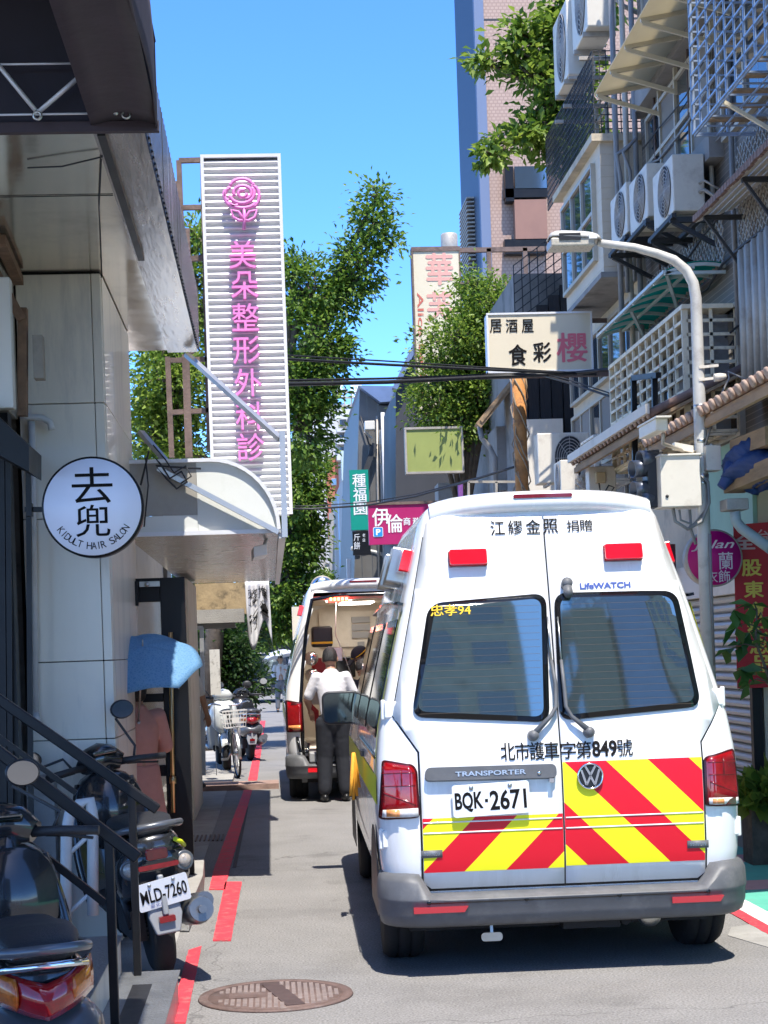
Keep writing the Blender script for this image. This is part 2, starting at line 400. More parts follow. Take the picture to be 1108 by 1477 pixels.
# underside and wheel arches
ub = MB().box((-.80, .25, .20), (.80, 4.9, .34)); ub.box((-.35, .55, .17), (.35, .75, .3)); ub.box((.0, .12, .2), (.3, .3, .262))
ub.tube([(-.7, .82, .33), (.7, .82, .33)], .05); ub.tube([(.25, .95, .24), (.32, .3, .235), (.34, .16, .23)], .03); ub.box((.38, .2, .215), (.62, .6, .27))
ub.build('underbody', mat('underbody', (.018, .018, .02), .8), amb)
MB().lathe([(.0, 0), (.055, .005), (.062, .05), (.062, .11), (0, .12)], (.47, .14, .245), (0, 1, 0)).build('exhaust', M['steel'], amb)
for (x, y) in ((-.82, .66), (.82, .66), (-.82, 3.95), (.82, 3.95)): wheel(amb, x, y)
for s in (-1, 1):
    for y0 in (.66, 3.95):
        a = MB(); pts = [(y0 + .40 * cos(radians(t)), .335 + .40 * sin(radians(t))) for t in range(-8, 189, 14)]
        a.prism([(s * .957, p[0], p[1]) for p in pts], (s * .003, 0, 0)); a.build('wheel_arch', M['black_plastic'], amb)
sweep_bumper(MB()).build('bumper', M['bumper_plastic'], amb)
# ---- rear doors
def xe(z): return float(np.interp(z, [.4, 1.16, 1.26, 1.35, 2.0, 2.38], [.735, .735, .80, .855, .705, .618]))
def door_poly(s, top=2.392, bot=.452):
    zz = [bot + .03, .6, .8, 1.0, 1.16, 1.26, 1.35, 1.6, 1.8, 2.0, 2.2, top - .02]
    c = SEAM + s * .004
    return [(c, bot), (s * (xe(bot) - .04), bot)] + [(s * xe(z), z) for z in zz] + [(s * (xe(top) - .03), top), (c, top)]
doorL = conform(MB(), door_poly(-1), S, .012, .016, XS, ZS).build('rear_door', M['white_paint'], amb); tag(doorL, 'left rear door with number plate and wiper')
doorR = conform(MB(), door_poly(1), S, .012, .016, XS, ZS).build('rear_door', M['white_paint'], amb); tag(doorR, 'right rear door with round emblem')
g = MB()      # dark gap round the doors
conform(g, [(-xe(.44) - .012, .44)] + [(-xe(z) - .010, z) for z in (.6, .9, 1.16, 1.26, 1.35, 1.6, 2.0, 2.2, 2.30)] + [(xe(z) + .010, z) for z in (2.30, 2.2, 2.0, 1.6, 1.35, 1.26, 1.16, .9, .6)] + [(xe(.44) + .012, .44)], S, .003, 0, XS, ZS)
g.build('door_seal', M['frit'], amb)
# ---- rear windows
for door, px in ((doorL, [(786, 857), (618, 872), (593, 1036), (792, 1043)]), (doorR, [(970, 853), (797, 857), (806, 1041), (1010, 1020)])):
    P = RPs(*px); fr = conform(MB(), rpoly(P, .075, 7), S, .024, .014, XS, ZS).build('window', M['frit'], door)
    c = Vector((sum(p[0] for p in P) / 4, sum(p[1] for p in P) / 4))
    Q = []
    for p in P: v = Vector(p) - c; Q.append(c + Vector((v.x * (1 - .030 / abs(v.x)), v.y * (1 - .028 / abs(v.y)))))
    conform(MB(), rpoly(Q, .055, 7), S, .0265, 0, XS, ZS).build('glass', M['film_glass'], fr)
    hl = MB(); zs = [q.y for q in Q]; z0, z1 = min(zs), max(zs)
    for k in range(1, 17):
        z = z0 + (z1 - z0) * k / 17; xa = np.interp(z, [z0, z1], sorted([Q[1].x, Q[2].x], reverse=(Q[1].x > Q[2].x)))
        xa = np.interp(z, [Q[2].y, Q[1].y], [Q[2].x, Q[1].x]); xb = np.interp(z, [Q[3].y, Q[0].y], [Q[3].x, Q[0].x])
        q = [(xa + .012, z - .0006), (xb - .012, z - .0006), (xb - .012, z + .0006), (xa + .012, z + .0006)]
        conform(hl, q, S, .0272, 0, XS)
    hl.build('defroster_lines', mat('defroster', (.10, .075, .05), .5) if 'defroster' not in M else M['defroster'], fr)
tx = MB(); a, b = RP(621, 891), RP(677, 873); put_text(tx, '忠孝94', lambda x, z, l: S(x, z, .0285 + l), (a[0], a[1], b[0], b[1]), .008)
tx.build('lettering', M['yellow_ink'], doorL)
# ---- chevrons
ml = mat('chevron_left', YEL, .38); mr_ = mat('chevron_right', YEL, .38)
PW = .217 * 2
lt, lb, rt, rb = RP(711, 1178)[1], RP(711, 1256)[1], RP(915, 1096)[1], RP(915, 1245)[1]
xr0 = RP(812, 1100)[0]
def t0for(sgn, px, py):       # yellow->red boundary passes through this pixel
    x, z = RP(px, py); v = (sgn * x + z) / PW; return .5 - (v % 1.0)
diag(ml, -1.0, PW, t0for(-1.0, 670.6, 1256) , YEL, RED); diag(mr_, 1.0, PW, t0for(1.0, 812.5, 1098), YEL, RED)
conform(MB(), [(-.733, lb), (SEAM - .005, lb), (SEAM - .005, lt), (-.733, lt)], S, .0150, 0, XS, ZS).build('chevron_tape', ml, doorL)
conform(MB(), [(SEAM + .005, rb), (.733, rb), (.733, rt), (SEAM + .005, rt)], S, .0150, 0, XS, ZS).build('chevron_tape', mr_, doorR)
cz1, cz2 = RP(915, 1176)[1], RP(915, 1191)[1]
for d, xa, xb in ((doorL, -.73, SEAM - .01), (doorR, SEAM + .01, .73)):
    cr = MB()
    for z in (cz1, cz2): conform(cr, [(xa, z - .0035), (xb, z - .0035), (xb, z + .0035), (xa, z + .0035)], S, .0185, .006, XS)
    cr.build('door_crease', M['white_paint'], d)
# ---- lettering on the doors
def door_text(door, items, m, name='lettering', off=.0165):
    t = MB()
    for s, (x0, y1), (x1, y0), wt, *sh in items:
        p, q = RP(x0, y1), RP(x1, y0); zoff = 0
        put_text(t, s, lambda x, z, l: S(x, z, off + l), (p[0], p[1], q[0], q[1]), wt, *(sh or ()))
    return t.build(name, m, door)
def spread(s, x0, y0, x1, y1, h, wd, wt):
    n = len(s); out = []
    for i, c in enumerate(s):
        f = i / max(1, n - 1); cx = x0 + (x1 - x0) * f; cy = y0 + (y1 - y0) * f; out.append((c, (cx - wd / 2, cy + h / 2), (cx + wd / 2, cy - h / 2), wt))
    return out
door_text(doorL, spread('江繆金', 716, 763, 767, 761, 21, 19, .004), M['ink'])
door_text(doorL, spread('北市護車', 732, 1085, 810 - 15, 1083.5, 26, 19, .006), M['ink'])
door_text(doorR, spread('照', 792, 760, 792, 760, 21, 19, .006), M['ink'])
door_text(doorR, spread('捐贈', 824, 760, 843, 759, 17, 16, .004), M['ink'])
door_text(doorR, spread('字第', 819, 1083, 841, 1082, 25, 20, .006)
          + [('849', (854, 1093), (888, 1068), .03)] + spread('號', 900, 1079, 900, 1079, 25, 20, .004), M['ink'])
door_text(doorR, [('LifeWATCH', (835, 851), (907, 840), .035)], M['blue_ink'])
# ---- plate, handle trim, emblem, badges
pc = RP(707.5, 1155); pp = S(pc[0], pc[1], .045)
rt_ = radians(-1.6); X = Vector((cos(rt_), 0, -sin(rt_) * -1)).normalized(); X = Vector((cos(radians(2.0)), 0, sin(radians(2.0)))); Zv = Vector((-sin(radians(2.0)), .02, cos(radians(2.0)))).normalized(); Nv = Vector((0, -1, 0))
pl = MB(); f = sheet(pp, X, Zv, Nv); o2 = rrect(-.2, -.083, .2, .083, .016)
pl.prism([f(x, y, -.006) for x, y in o2], Nv * .008); pl.box(tuple(pp + Vector((-.17, .0, -.06))), tuple(pp + Vector((.17, .05, .06))))
plate = pl.build('licence_plate', M['plate_white'], doorL, bevel=.002)
tx = MB()
put_text(tx, 'BQK', lambda x, y, l: f(x, y, .0035), (-.188, -.058, -.042, .046), .03); put_text(tx, '2671', lambda x, y, l: f(x, y, .0035), (-.008, -.058, .182, .046), .024); tx.prism([f(x, y, .003) for x, y in rrect(-.033, -.012, -.017, .004, .002)], Nv * .001)
tx.build('plate_lettering', M['ink'], plate)
for s in (-.1, .1): MB().lathe([(.012, 0), (.011, .004), (0, .006)], f(s, .066, .003), Nv, 10).build('plate_bolt', M['steel'], plate)
hb = MB(); A = rpoly(RPs((800, 1104), (613, 1110), (612, 1129), (802, 1124)), .03, 4); conform(hb, A, S, .05, .04, XS); hb.build('handle_trim', M['bumper_plastic'], doorL, bevel=.006)
tx = MB(); p, q = RP(656, 1123), RP(757, 1112); put_text(tx, 'TRANSPORTER', lambda x, z, l: S(x, z, .0515 + l * 2), (p[0], p[1], q[0], q[1]), .02, 0, .02); tx.build('chrome_lettering', mat('chrome_satin', (.72, .72, .72), .38, .9), doorL)
k = RP(776, 1117); MB().lathe([(.01, 0), (.009, .006), (0, .007)], S(k[0], k[1], .05), (0, -1, 0), 12).build('lock', M['chrome'], doorL)
k = RP(794, 1127); MB().box(S(k[0] - .012, k[1] - .006, .02), S(k[0] + .012, k[1] + .006, .055)).build('latch', M['chrome'], doorL)
e = RP(850, 1120); c0 = S(e[0], e[1], .018); em = MB().lathe([(.068, 0), (.068, .012), (.06, .016)], c0, (0, -1, .03), 36); em.add([], [])
emb = em.build('emblem', mat('emblem_back', (.02, .022, .025), .2), doorR)
f2 = sheet(c0 + Vector((0, -.017, 0)), (1, 0, 0), (0, .02, 1), (0, -1, 0)); ch = MB()
ch.tube([f2(.064 * cos(t), .064 * sin(t)) for t in [2 * pi * k / 36 for k in range(36)]], .0055, 6, closed=True)
def stroke(pts, wd=.011):
    for (a, b) in zip(pts, pts[1:]):
        a, b = Vector(a), Vector(b); d = (b - a).normalized(); n = Vector((-d.y, d.x)) * wd / 2; q = [a + n, b + n, b - n, a - n]
        ch.prism([f2(v.x, v.y, -.002) for v in q], Vector((0, -.006, 0)))
stroke([(-.026, .052), (0, .006), (.026, .052)]); stroke([(-.047, .034), (-.022, -.044), (0, .000), (.022, -.044), (.047, .034)])
ch.build('emblem_chrome', M['chrome'], emb)
for d, px in ((doorL, (608, 1239, 638, 1227)), (doorR, (990, 1224, 1020, 1212))):
    p, q = RP(px[0], px[1]), RP(px[2], px[3]); bd = conform(MB(), [(p[0], p[1]), (q[0], p[1]), (q[0], q[1]), (p[0], q[1])], S, .022, .01).build('badge', M['bumper_plastic'], d)
    ln = MB(); n = 7
    for i in range(n):
        x0 = p[0] + (q[0] - p[0]) * (.12 + .78 * i / n); x1 = x0 + (q[0] - p[0]) * .075; zc = (p[1] + q[1]) / 2; h = (q[1] - p[1]) * .25
        ln.tube([S(x0 + (x1 - x0) * .5 + .0035 * cos(t), zc + h * sin(t), .0228) for t in [2 * pi * k / 8 for k in range(8)]], .0011, 4, closed=True)
    ln.build('badge_trim', M['chrome'], bd)
# ---- wipers
def wiper(door, rod, arm, piv):
    a = MB(); pts = [S(*RP(*p), .05) for p in arm]; a.tube(pts, [.008] + [.011] * (len(pts) - 2) + [.017], 8)
    k = RP(*piv); a.lathe([(.03, 0), (.027, .045), (.018, .06), (0, .062)], S(k[0], k[1], .012), (0, -1, .1), 16)
    w_ = a.build('wiper', M['bumper_plastic'], door)
    b = MB(); q = [S(*RP(*p), .045) for p in rod]; b.tube(q, .0045, 6); b.bar(S(*RP(*rod[0]), .03), S(*RP(*rod[-1]), .03), .008, .02); b.build('wiper_blade', M['steel'], w_)
wiper(doorL, [(787, 893), (790, 925), (793.5, 958)], [(793, 955), (799, 990), (800, 1022), (793, 1035), (769, 1061)], (768, 1062))
wiper(doorR, [(802, 893), (805, 925), (807.5, 958)], [(807, 955), (811, 990), (814, 1022), (822, 1036), (848, 1057)], (848, 1057))
# ---- lamps
def beacon(door, x0, y0, x1, y1):
    p, q = RP(x0, y1), RP(x1, y0); b = MB(); o_ = [(p[0], p[1]), (q[0], p[1]), (q[0], q[1]), (p[0], q[1])]
    conform(b, rpoly(o_, .012, 3), S, .03, .03); bb = b.build('warning_lamp', M['dark_red_lens'], door)
    i = [(p[0] + .004, p[1] + .004), (q[0] - .004, p[1] + .004), (q[0] - .004, q[1] - .004), (p[0] + .004, q[1] - .004)]
    conform(MB(), rpoly(i, .012, 3), S, .062, .034).build('lamp_lens', M['red_lamp'], bb, bevel=.004)
beacon(doorL, 646, 795, 700, 820); beacon(doorR, 869, 787, 922, 812)
for s, pts, lo in ((-1, [(602, 1113), (596, 1104), (555, 1096), (551, 1180), (556, 1183), (606, 1180)], [(604, 1179), (603, 1167), (558, 1169), (557, 1180)]),
               (1, [(1052, 1079), (1013, 1093), (1016, 1163), (1060, 1162)], [(1057, 1150), (1020, 1152), (1021, 1161), (1058, 1159)])):
    P = RPs(*pts); P = [(max(-.945, min(.945, x)), z) for x, z in P]
    c = Vector((sum(p[0] for p in P) / len(P), sum(p[1] for p in P) / len(P)))
    tl = conform(MB(), rpoly(P, .022, 4), S, .022, .03, XS, ZS).build('taillight', mat('lamp_rim', (.05, .004, .006), .2) if 'lamp_rim' not in M else M['lamp_rim'], amb)
    I = [c + Vector(((p[0] - c.x) * .88, (p[1] - c.y) * .93)) for p in P]; conform(MB(), rpoly(I, .02, 4), S, .027, .005, XS, ZS).build('lens', M['red_lens'], tl)
    zt, zb = max(i.y for i in I), min(i.y for i in I); xl, xr = min(i.x for i in I), max(i.x for i in I); wd = xr - xl
    lb_ = MB()
    for (u0, u1, v0, v1) in ((.06, .94, .78, .80), (.06, .94, .55, .57), (.1, .12, .3, .92), (.55, .57, .57, .9)):
        conform(lb_, [(xl + wd * u0, zb + (zt - zb) * v0), (xl + wd * u1, zb + (zt - zb) * v0), (xl + wd * u1, zb + (zt - zb) * v1), (xl + wd * u0, zb + (zt - zb) * v1)], S, .0285, .001, XS)
    conform(lb_, [(xl + wd * .1, zb + (zt - zb) * .42), (xl + wd * .95, zb + (zt - zb) * .2), (xl + wd * .95, zb + (zt - zb) * .23), (xl + wd * .1, zb + (zt - zb) * .46)], S, .0285, .001, XS)
    lb_.build('lens_ribs', M['dark_red_lens'], tl)
    L4 = [(max(-.94, min(.94, x)), z) for x, z in RPs(*lo)]; conform(MB(), L4, S, .0295, .004, XS).build('reversing_lens', M['clear_lens'], tl)
    x0, x1 = min(p[0] for p in L4), max(p[0] for p in L4); z0, z1 = min(p[1] for p in L4), max(p[1] for p in L4)
    conform(MB(), [(x0 + .02, z0 + .005), (x0 + .075, z0 + .005), (x0 + .075, z1 - .004), (x0 + .02, z1 - .004)], S, .031, .002).build('indicator_lens', M['amber_lens'], tl)
def hinge(px0, py0, px1, py1, s):
    a = PY((px0 + px1) / 2, py0, AY + .12); b = PY((px0 + px1) / 2, py1, AY + .12); h = MB(); z1, z0 = a.z, b.z
    x = (a.x + b.x) / 2 - AX; x = max(-.905, min(.905, x)); yb = .04 + (.09 if z0 > 1.2 else 0.03)
    h.box((x - .033, yb - .01, z0), (x + .033, yb + .06, z1)); h.lathe([(.013, 0), (.013, z1 - z0 + .02)], (x - s * .038, yb + .03, z0 - .01), (0, 0, 1), 10)
    h.build('door_hinge', M['white_paint'], amb, bevel=.008)
hinge(553, 1012, 574, 1036, 1); hinge(1024, 993, 1043, 1017, -1); hinge(546, 1197, 564, 1222, 1); hinge(1052, 1179, 1070, 1202, -1)
k = RP(815, 846); cm = MB().lathe([(.03, 0), (.03, .05), (.022, .065), (0, .07)], S(k[0], k[1], .01), (0, -.9, .35), 14); cm.lathe([(.022, 0), (.026, .05), (.02, .07), (0, .07)], S(k[0], k[1] - .005, .05), (0, -.5, -.85), 14); cm.build('rear_camera', M['bumper_plastic'], doorR)
# roof lip and high stop lamp
lip = MB(); pts = []
def lipf(u, v):
    x = -.605 + 1.21 * u; e = abs(x) / .605; dz = -.05 * e ** 3
    pr = [(.54, 2.540), (.43, 2.533), (.362, 2.513), (.338, 2.48), (.345, 2.44), (.375, 2.418), (.45, 2.42)]
    j = v * 6; q = min(int(j), 5); g_ = j - q; y = pr[q][0] * (1 - g_) + pr[q + 1][0] * g_; z = pr[q][1] * (1 - g_) + pr[q + 1][1] * g_
    return Vector((x, y + .10 * e ** 4, z + dz))
lip.grid(lipf, 24, 12); lip.build('roof_lip', M['white_paint'], amb)
MB().prism([(x, .338 - .004, z) for x, z in rrect(-.16, 2.487, .16, 2.507, .009)], (0, .06, 0)).build('high_stop_lamp', M['dark_red_lens'], amb)
# bumper reflectors and sensors
for x0, x1 in ((-.80, -.52), (.53, .80)):
    r_ = MB(); r_.prism([(x0, -.118, .348), (x1 - .02, -.118, .348), (x1, -.118, .378), (x0 - .0, -.118, .378)], (0, .03, 0)); r_.build('reflector', mat('bumper_reflector', (.42, .03, .04), .2, coat=.4) if 'bumper_reflector' not in M else M['bumper_reflector'], amb)
for x in (-.72, -.22, .26, .72): MB().lathe([(.012, 0), (.011, .004), (0, .005)], (x, -.106, .40), (0, -1, 0), 10).build('parking_sensor', M['frit'], amb)
tg = MB(); tg.prism([(x - .39, .02, z) for x, z in rrect(-.055, .17, .055, .215, .018)], (0, .012, 0)); tg.bar((-.39, .03, .21), (-.39, .04, .27), .015); tg.build('tow_tag', M['steel'], amb)
# ---- left side as the street sees it
def side_patch(name, y0, y1, z0, z1, m, off, par, r=.05, side=-1, thick=.008):
    return conform(MB(), rrect(y0, z0, y1, z1, r, 4), lambda a, b, c: SD(a, b, c, side), off, thick, [y0 + (y1 - y0) * k / 6 for k in range(7)], ZS).build(name, m, par)
for side in (-1, 1):
    for (a, b) in ((.42, 1.62), (1.72, 2.95), (3.05, 3.75)):
        w_ = side_patch('side_window', a, b, 1.22, 1.86, M['frit'], .006, amb, .08, side); side_patch('glass', a + .04, b - .04, 1.26, 1.82, M['dark_glass'], .0085, w_, .06, side, 0)
    side_patch('side_band', .20, 4.6, .88, 1.03, M['hivis_yellow'], .004, amb, .003, side, 0)
    conform(MB(), [(.235, .9), (.30, .9), (.40, 1.90), (.355, 1.90)], lambda a, b, c: SD(a, b, c, side), .0045, 0, (), ZS).build('pillar_tape', M['hivis_yellow'], amb)
    side_patch('sliding_rail', .32, 2.5, 1.115, 1.135, M['frit'], .012, amb, .008, side)
    side_patch('warning_lamp', .62, .84, 2.12, 2.24, M['red_lamp'], .05, amb, .01, side, .05)
    for y in (.95, 1.65): side_patch('work_lamp', y, y + .32, 2.06, 2.27, M['steel'], .09, amb, .02, side, .09)
    conform(MB(), [(.33, 1.93), (1.9, 1.97), (3.2, 1.93), (3.2, 1.94), (1.9, 1.985), (.33, 1.945)], lambda a, b, c: SD(a, b, c, side), .03, .03, (.8, 1.2, 2.5), ZS).build('rain_gutter', M['frit'], amb)
    mm = MB(); cx = side * 1.02
    mm.prism([(cx + x, 4.075, 1.27 + z) for x, z in rrect(-.148, -.125, .148, .125, .055)], (0, .07, 0)); mm.bar((side * .90, 4.15, 1.2), (side * .95, 4.15, 1.22), .08, .06); mi = mm.build('wing_mirror', M['black_plastic'], amb, bevel=.012)
    MB().prism([(cx + x, 4.06, 1.27 + z) for x, z in rrect(-.132, -.108, .132, .108, .045)], (0, .02, 0)).build('mirror_glass', mat('mirror_tint', (.10, .115, .11), .04, 1.) if 'mirror_tint' not in M else M['mirror_tint'], mi)
hd = MB().bar((-.957, 1.75, 1.06), (-.957, 1.95, 1.06), .03, .035).build('door_handle', M['black_plastic'], amb)
amb.location = (AX, AY, 0); amb.rotation_euler = (0, 0, radians(-.8))
gl = MB(); A = Vector((AX - .99, AY + 1.85, 1.04))
for i, (dx, dz) in enumerate(((-.03, -.24), (-.01, -.27), (.015, -.25), (.035, -.2))): gl.tube([A + Vector((0, 0, .02)), A + Vector((dx * .5, dx * 1.5, dz * .5)), A + Vector((dx, dx * 2.2, dz))], [.012, .014, .008], 7)
tag(gl.build('yellow_glove', mat('orange_cloth', (.75, .33, .03), .8, var=.2, vscale=20)), 'orange-yellow cloth glove hanging on the side of the near ambulance', 'glove')
# ================================================================== SETTING: ground
mat('asphalt', (.215, .208, .200), .9, var=.12, vscale=1.3, bump=.35, bscale=160, stain=(.13, .125, .12), sscale=.7, samt=.55, detail=12)
N, L, b = nodes_of(MATS['asphalt'])     # aggregate speckle
tc = N.new('ShaderNodeTexCoord'); vo = N.new('ShaderNodeTexNoise'); vo.inputs['Scale'].default_value = 85; vo.inputs['Detail'].default_value = 3; L.new(tc.outputs['Object'], vo.inputs['Vector'])
r = N.new('ShaderNodeMapRange'); r.inputs['From Min'].default_value = .3; r.inputs['From Max'].default_value = .7; r.inputs['To Min'].default_value = .62; r.inputs['To Max'].default_value = 1.4; L.new(vo.outputs['Fac'], r.inputs['Value'])
mx = N.new('ShaderNodeMix'); mx.data_type = 'RGBA'; mx.blend_type = 'MULTIPLY'; mx.inputs[0].default_value = 1
src = b.inputs['Base Color'].links[0].from_socket; L.new(src, mx.inputs[6]); L.new(r.outputs[0], mx.inputs[7])
ws = N.new('ShaderNodeTexNoise'); ws.inputs['Scale'].default_value = 3.0; L.new(tc.outputs['Object'], ws.inputs['Vector']); wa = N.new('ShaderNodeMix'); wa.data_type = 'RGBA'; wa.blend_type = 'ADD'; wa.inputs[0].default_value = .5; L.new(tc.outputs['Object'], wa.inputs[6]); L.new(ws.outputs['Color'], wa.inputs[7])
vc = N.new('ShaderNodeTexVoronoi'); vc.feature = 'DISTANCE_TO_EDGE'; vc.inputs['Scale'].default_value = .22; L.new(wa.outputs[2], vc.inputs['Vector'])
cr = N.new('ShaderNodeMapRange'); cr.inputs['From Max'].default_value = .0022; cr.inputs['To Min'].default_value = .6; L.new(vc.outputs['Distance'], cr.inputs['Value'])
m3 = N.new('ShaderNodeMix'); m3.data_type = 'RGBA'; m3.blend_type = 'MULTIPLY'; m3.inputs[0].default_value = 1; L.new(mx.outputs[2], m3.inputs[6]); L.new(cr.outputs[0], m3.inputs[7])
op = N.new('ShaderNodeTexNoise'); op.inputs['Scale'].default_value = 1.1; op.inputs['Detail'].default_value = 5; L.new(tc.outputs['Object'], op.inputs['Vector']); o2_ = N.new('ShaderNodeMapRange'); o2_.inputs['From Min'].default_value = .62; o2_.inputs['From Max'].default_value = .70; o2_.inputs['To Min'].default_value = 1; o2_.inputs['To Max'].default_value = .72; L.new(op.outputs['Fac'], o2_.inputs['Value'])
m4 = N.new('ShaderNodeMix'); m4.data_type = 'RGBA'; m4.blend_type = 'MULTIPLY'; m4.inputs[0].default_value = 1; L.new(m3.outputs[2], m4.inputs[6]); L.new(o2_.outputs[0], m4.inputs[7]); L.new(m4.outputs[2], b.inputs['Base Color'])
mat('concrete', (.33, .32, .30), .9, var=.18, vscale=2.5, bump=.3, bscale=80, stain=(.14, .13, .12), sscale=1.2, samt=.6)
mat('red_line', (.64, .045, .065), .75, var=.14, vscale=3, bump=.25, bscale=160, stain=(.27, .15, .14), sscale=14, samt=.85)
mat('white_line', (.70, .69, .66), .7, var=.1, vscale=6, bump=.2, bscale=160, stain=(.35, .34, .33), sscale=8, samt=.6)
mat('green_paint', (.10, .40, .30), .75, var=.12, vscale=4, bump=.2, bscale=120, stain=(.2, .3, .26), sscale=3, samt=.5)
mat('pink_tile', (.55, .30, .27), .8, var=.1, vscale=6, bump=.15, bscale=120)
struct('road', MB().box((-80, -60, -.3), (80, 400, 0)), M['asphalt'])
def rough(pts, st=.07, j=.002):
    """hand-painted edge: the outline wanders a few millimetres"""
    out = []
    for a, c in zip(pts, list(pts[1:]) + [pts[0]]):
        a, c = Vector((a[0], a[1], 0)), Vector((c[0], c[1], 0)); n = max(1, int((c - a).length / st))
        for i in range(n): q = a.lerp(c, i / n); out.append((q.x + random.uniform(-j, j), q.y + random.uniform(-j, j)))
    return out
def gsheet(name, pts, m, z=.004): return struct(name, MB().prism([(p[0], p[1], .0005) for p in pts], (0, 0, z)), m)
gsheet('pavement', [(-3.5, 5), (-.62, 5), (-.60, 21.4), (-3.5, 21.4)], M['concrete'], .0035)
for pts in ([(352, 1140), (364, 1140), (331, 1256), (325, 1284), (302, 1284), (308, 1256)], [(325, 1273), (349, 1273), (333, 1358), (307, 1358)], [(272, 1372), (291, 1366), (268, 1477), (244, 1477)],
            [(358, 1126), (371, 1126), (383, 1040), (376, 1040)]):
    gsheet('red_road_line', rough([PG(*p) for p in pts]), M['red_line'], .007)
gsheet('red_road_line', rough([(-.66, 4.2), (-.50, 4.2), (-.50, 7.3), (-.66, 7.3)]), M['red_line'], .007)
def sp(x0, x1, y0, y1): return [(x0, y0), (x1, y0), (x1, y1), (x0, y1)]
gsheet('pavement', sp(3.0, 6, 2, 60), M['green_paint'], .004)
gsheet('white_road_line', rough(sp(2.86, 3.0, 9.2, 40)), M['white_line'], .005); gsheet('red_road_line', rough(sp(2.77, 2.858, 9.2, 40), .07, .004), M['red_line'], .006)
gsheet('concrete_patch', [PG(*p) for p in ((1055, 1338), (1108, 1330), (1125, 1372), (1050, 1350))], M['concrete'], .0035)
for y in (11.2, 12.6): gsheet('paving_tile', sp(3.02, 4.0, y, y + .42), M['pink_tile'], .007)
struct('kerb', MB().box((-1.0, 21.3, 0), (.05, 21.9, .07)), mat('brick_kerb', (.30, .20, .165), .9, var=.3, vscale=6, bump=.3, bscale=30))
struct('pavement', MB().box((-3.5, 21.9, 0), (-.55, 45, .06)), M['concrete'])
# patched seams and worn darker strips of the road
mat('tar', (.06, .058, .056), .85, var=.2, vscale=10, bump=.3, bscale=120)
for pts in ([(-.36, 13.6), (-.33, 13.6), (-.30, 18.9), (-.335, 18.9)],): gsheet('road_seam', pts, M['tar'], .003)
# manhole
mc = PG(398, 1437); mh = thing('manhole_cover', 'round cast-iron manhole cover set in the asphalt', 'manhole cover', (mc.x, mc.y, 0))
mat('cast_iron', (.15, .10, .085), .7, .2, var=.25, vscale=8, bump=.3, bscale=60, stain=(.26, .22, .2), sscale=6, samt=.7)
MB().lathe([(.385, 0), (.38, .010), (.345, .011), (.338, .006)], mc * 1, n=48).build('rim', M['cast_iron'], mh)
d = MB().lathe([(.336, 0), (.335, .008), (0, .008)], mc * 1, n=48)
for i in range(-10, 11):
    for j in range(-10, 11):
        x, y = i * .03, j * .03
        if x * x + y * y < .095 and not (-.02 < x + y * .25 < .09) and not (x < -.05 and abs(y) < .09): d.box((mc.x + x - .010, mc.y + y - .007, .007), (mc.x + x + .010, mc.y + y + .007, .0125), 1)
d.obox(mc + Vector((.035, 0, .009)), (.045, 0.012, 0), (-.06, .27, 0), (0, 0, .003), 2)
d.obox(mc + Vector((-.16, .0, .009)), (.07, 0, 0), (0, .06, 0), (0, 0, .003))
d.build('lid', [M['cast_iron'], mat('iron_worn', (.33, .26, .23), .65, .2, var=.2, vscale=20), mat('iron_dark', (.09, .06, .055), .7, .2, var=.2, vscale=20)], mh)
dg_ = thing('drain_grate', 'dark slotted iron drain grate beside the shaded red line', 'drain grate', PG(295, 1210))
g = MB()
for i in range(9): g.box((PG(295, 1210).x - .16 + i * .04, PG(295, 1210).y - .25, .003), (PG(295, 1210).x - .145 + i * .04, PG(295, 1210).y + .25, .014))
g.build('bars', M['cast_iron'], dg_)

# ================================================================== LEFT SIDE
mat('grey_panel', (.76, .69, .57), .45, var=.04, vscale=1.5, stain=(.46, .43, .385), sscale=1.6, samt=.6, stretch=(3, 3, .45), coat=.15, bump=.04, bscale=8)
mat('dark_gap', (.03, .03, .03), .9)
mat('soffit_steel', (.82, .75, .64), .13, .9, var=.06, vscale=3, bump=.16, bscale=1.6, stain=(.40, .34, .27), sscale=1.3, samt=.5)
mat('brown_wall', (.30, .27, .225), .85, var=.25, vscale=3, bump=.3, bscale=25, stain=(.07, .065, .06), sscale=1.5, samt=.8)
mat('black_metal', (.008, .008, .009), .4, 0., var=.2, vscale=5, spec=.35)
mat('cream', (.70, .65, .56), .7, var=.06, vscale=3, stain=(.42, .36, .28), sscale=2, samt=.4)
mat('pale_sign', (.66, .64, .58), .5, var=.03)
sal = thing('salon_building', 'grey-panelled salon building with a steel canopy and black shopfront', 'building', (-1.6, 10.3, 0))
# pillar of cladding panels with open joints
core = MB().box((-1.44, 10.325, 0), (-.955, 12.3, 4.02)); core.build('pillar_core', M['dark_gap'], sal)
zj = [0, .55, 1.22, 1.69, 2.55, 3.24, 4.02]; pn = MB()
for z0, z1 in zip(zj, zj[1:]):
    pn.box((-1.45, 10.30, z0 + .002), (-1.003, 10.33, z1 - .002)); pn.box((-1.0, 10.30, z0 + .002), (-.945, 10.36, z1 - .002)); pn.box((-.965, 10.366, z0 + .002), (-.94, 11.6, z1 - .002)); pn.box((-.965, 11.61, z0 + .002), (-.94, 12.29, z1 - .002))
pn.build('pillar_panel', M['grey_panel'], sal, bevel=.004, seg=1)
MB().box((-1.46, 10.12, 0), (-1.30, 10.28, 1.02)).build('plinth', M['concrete'], sal)
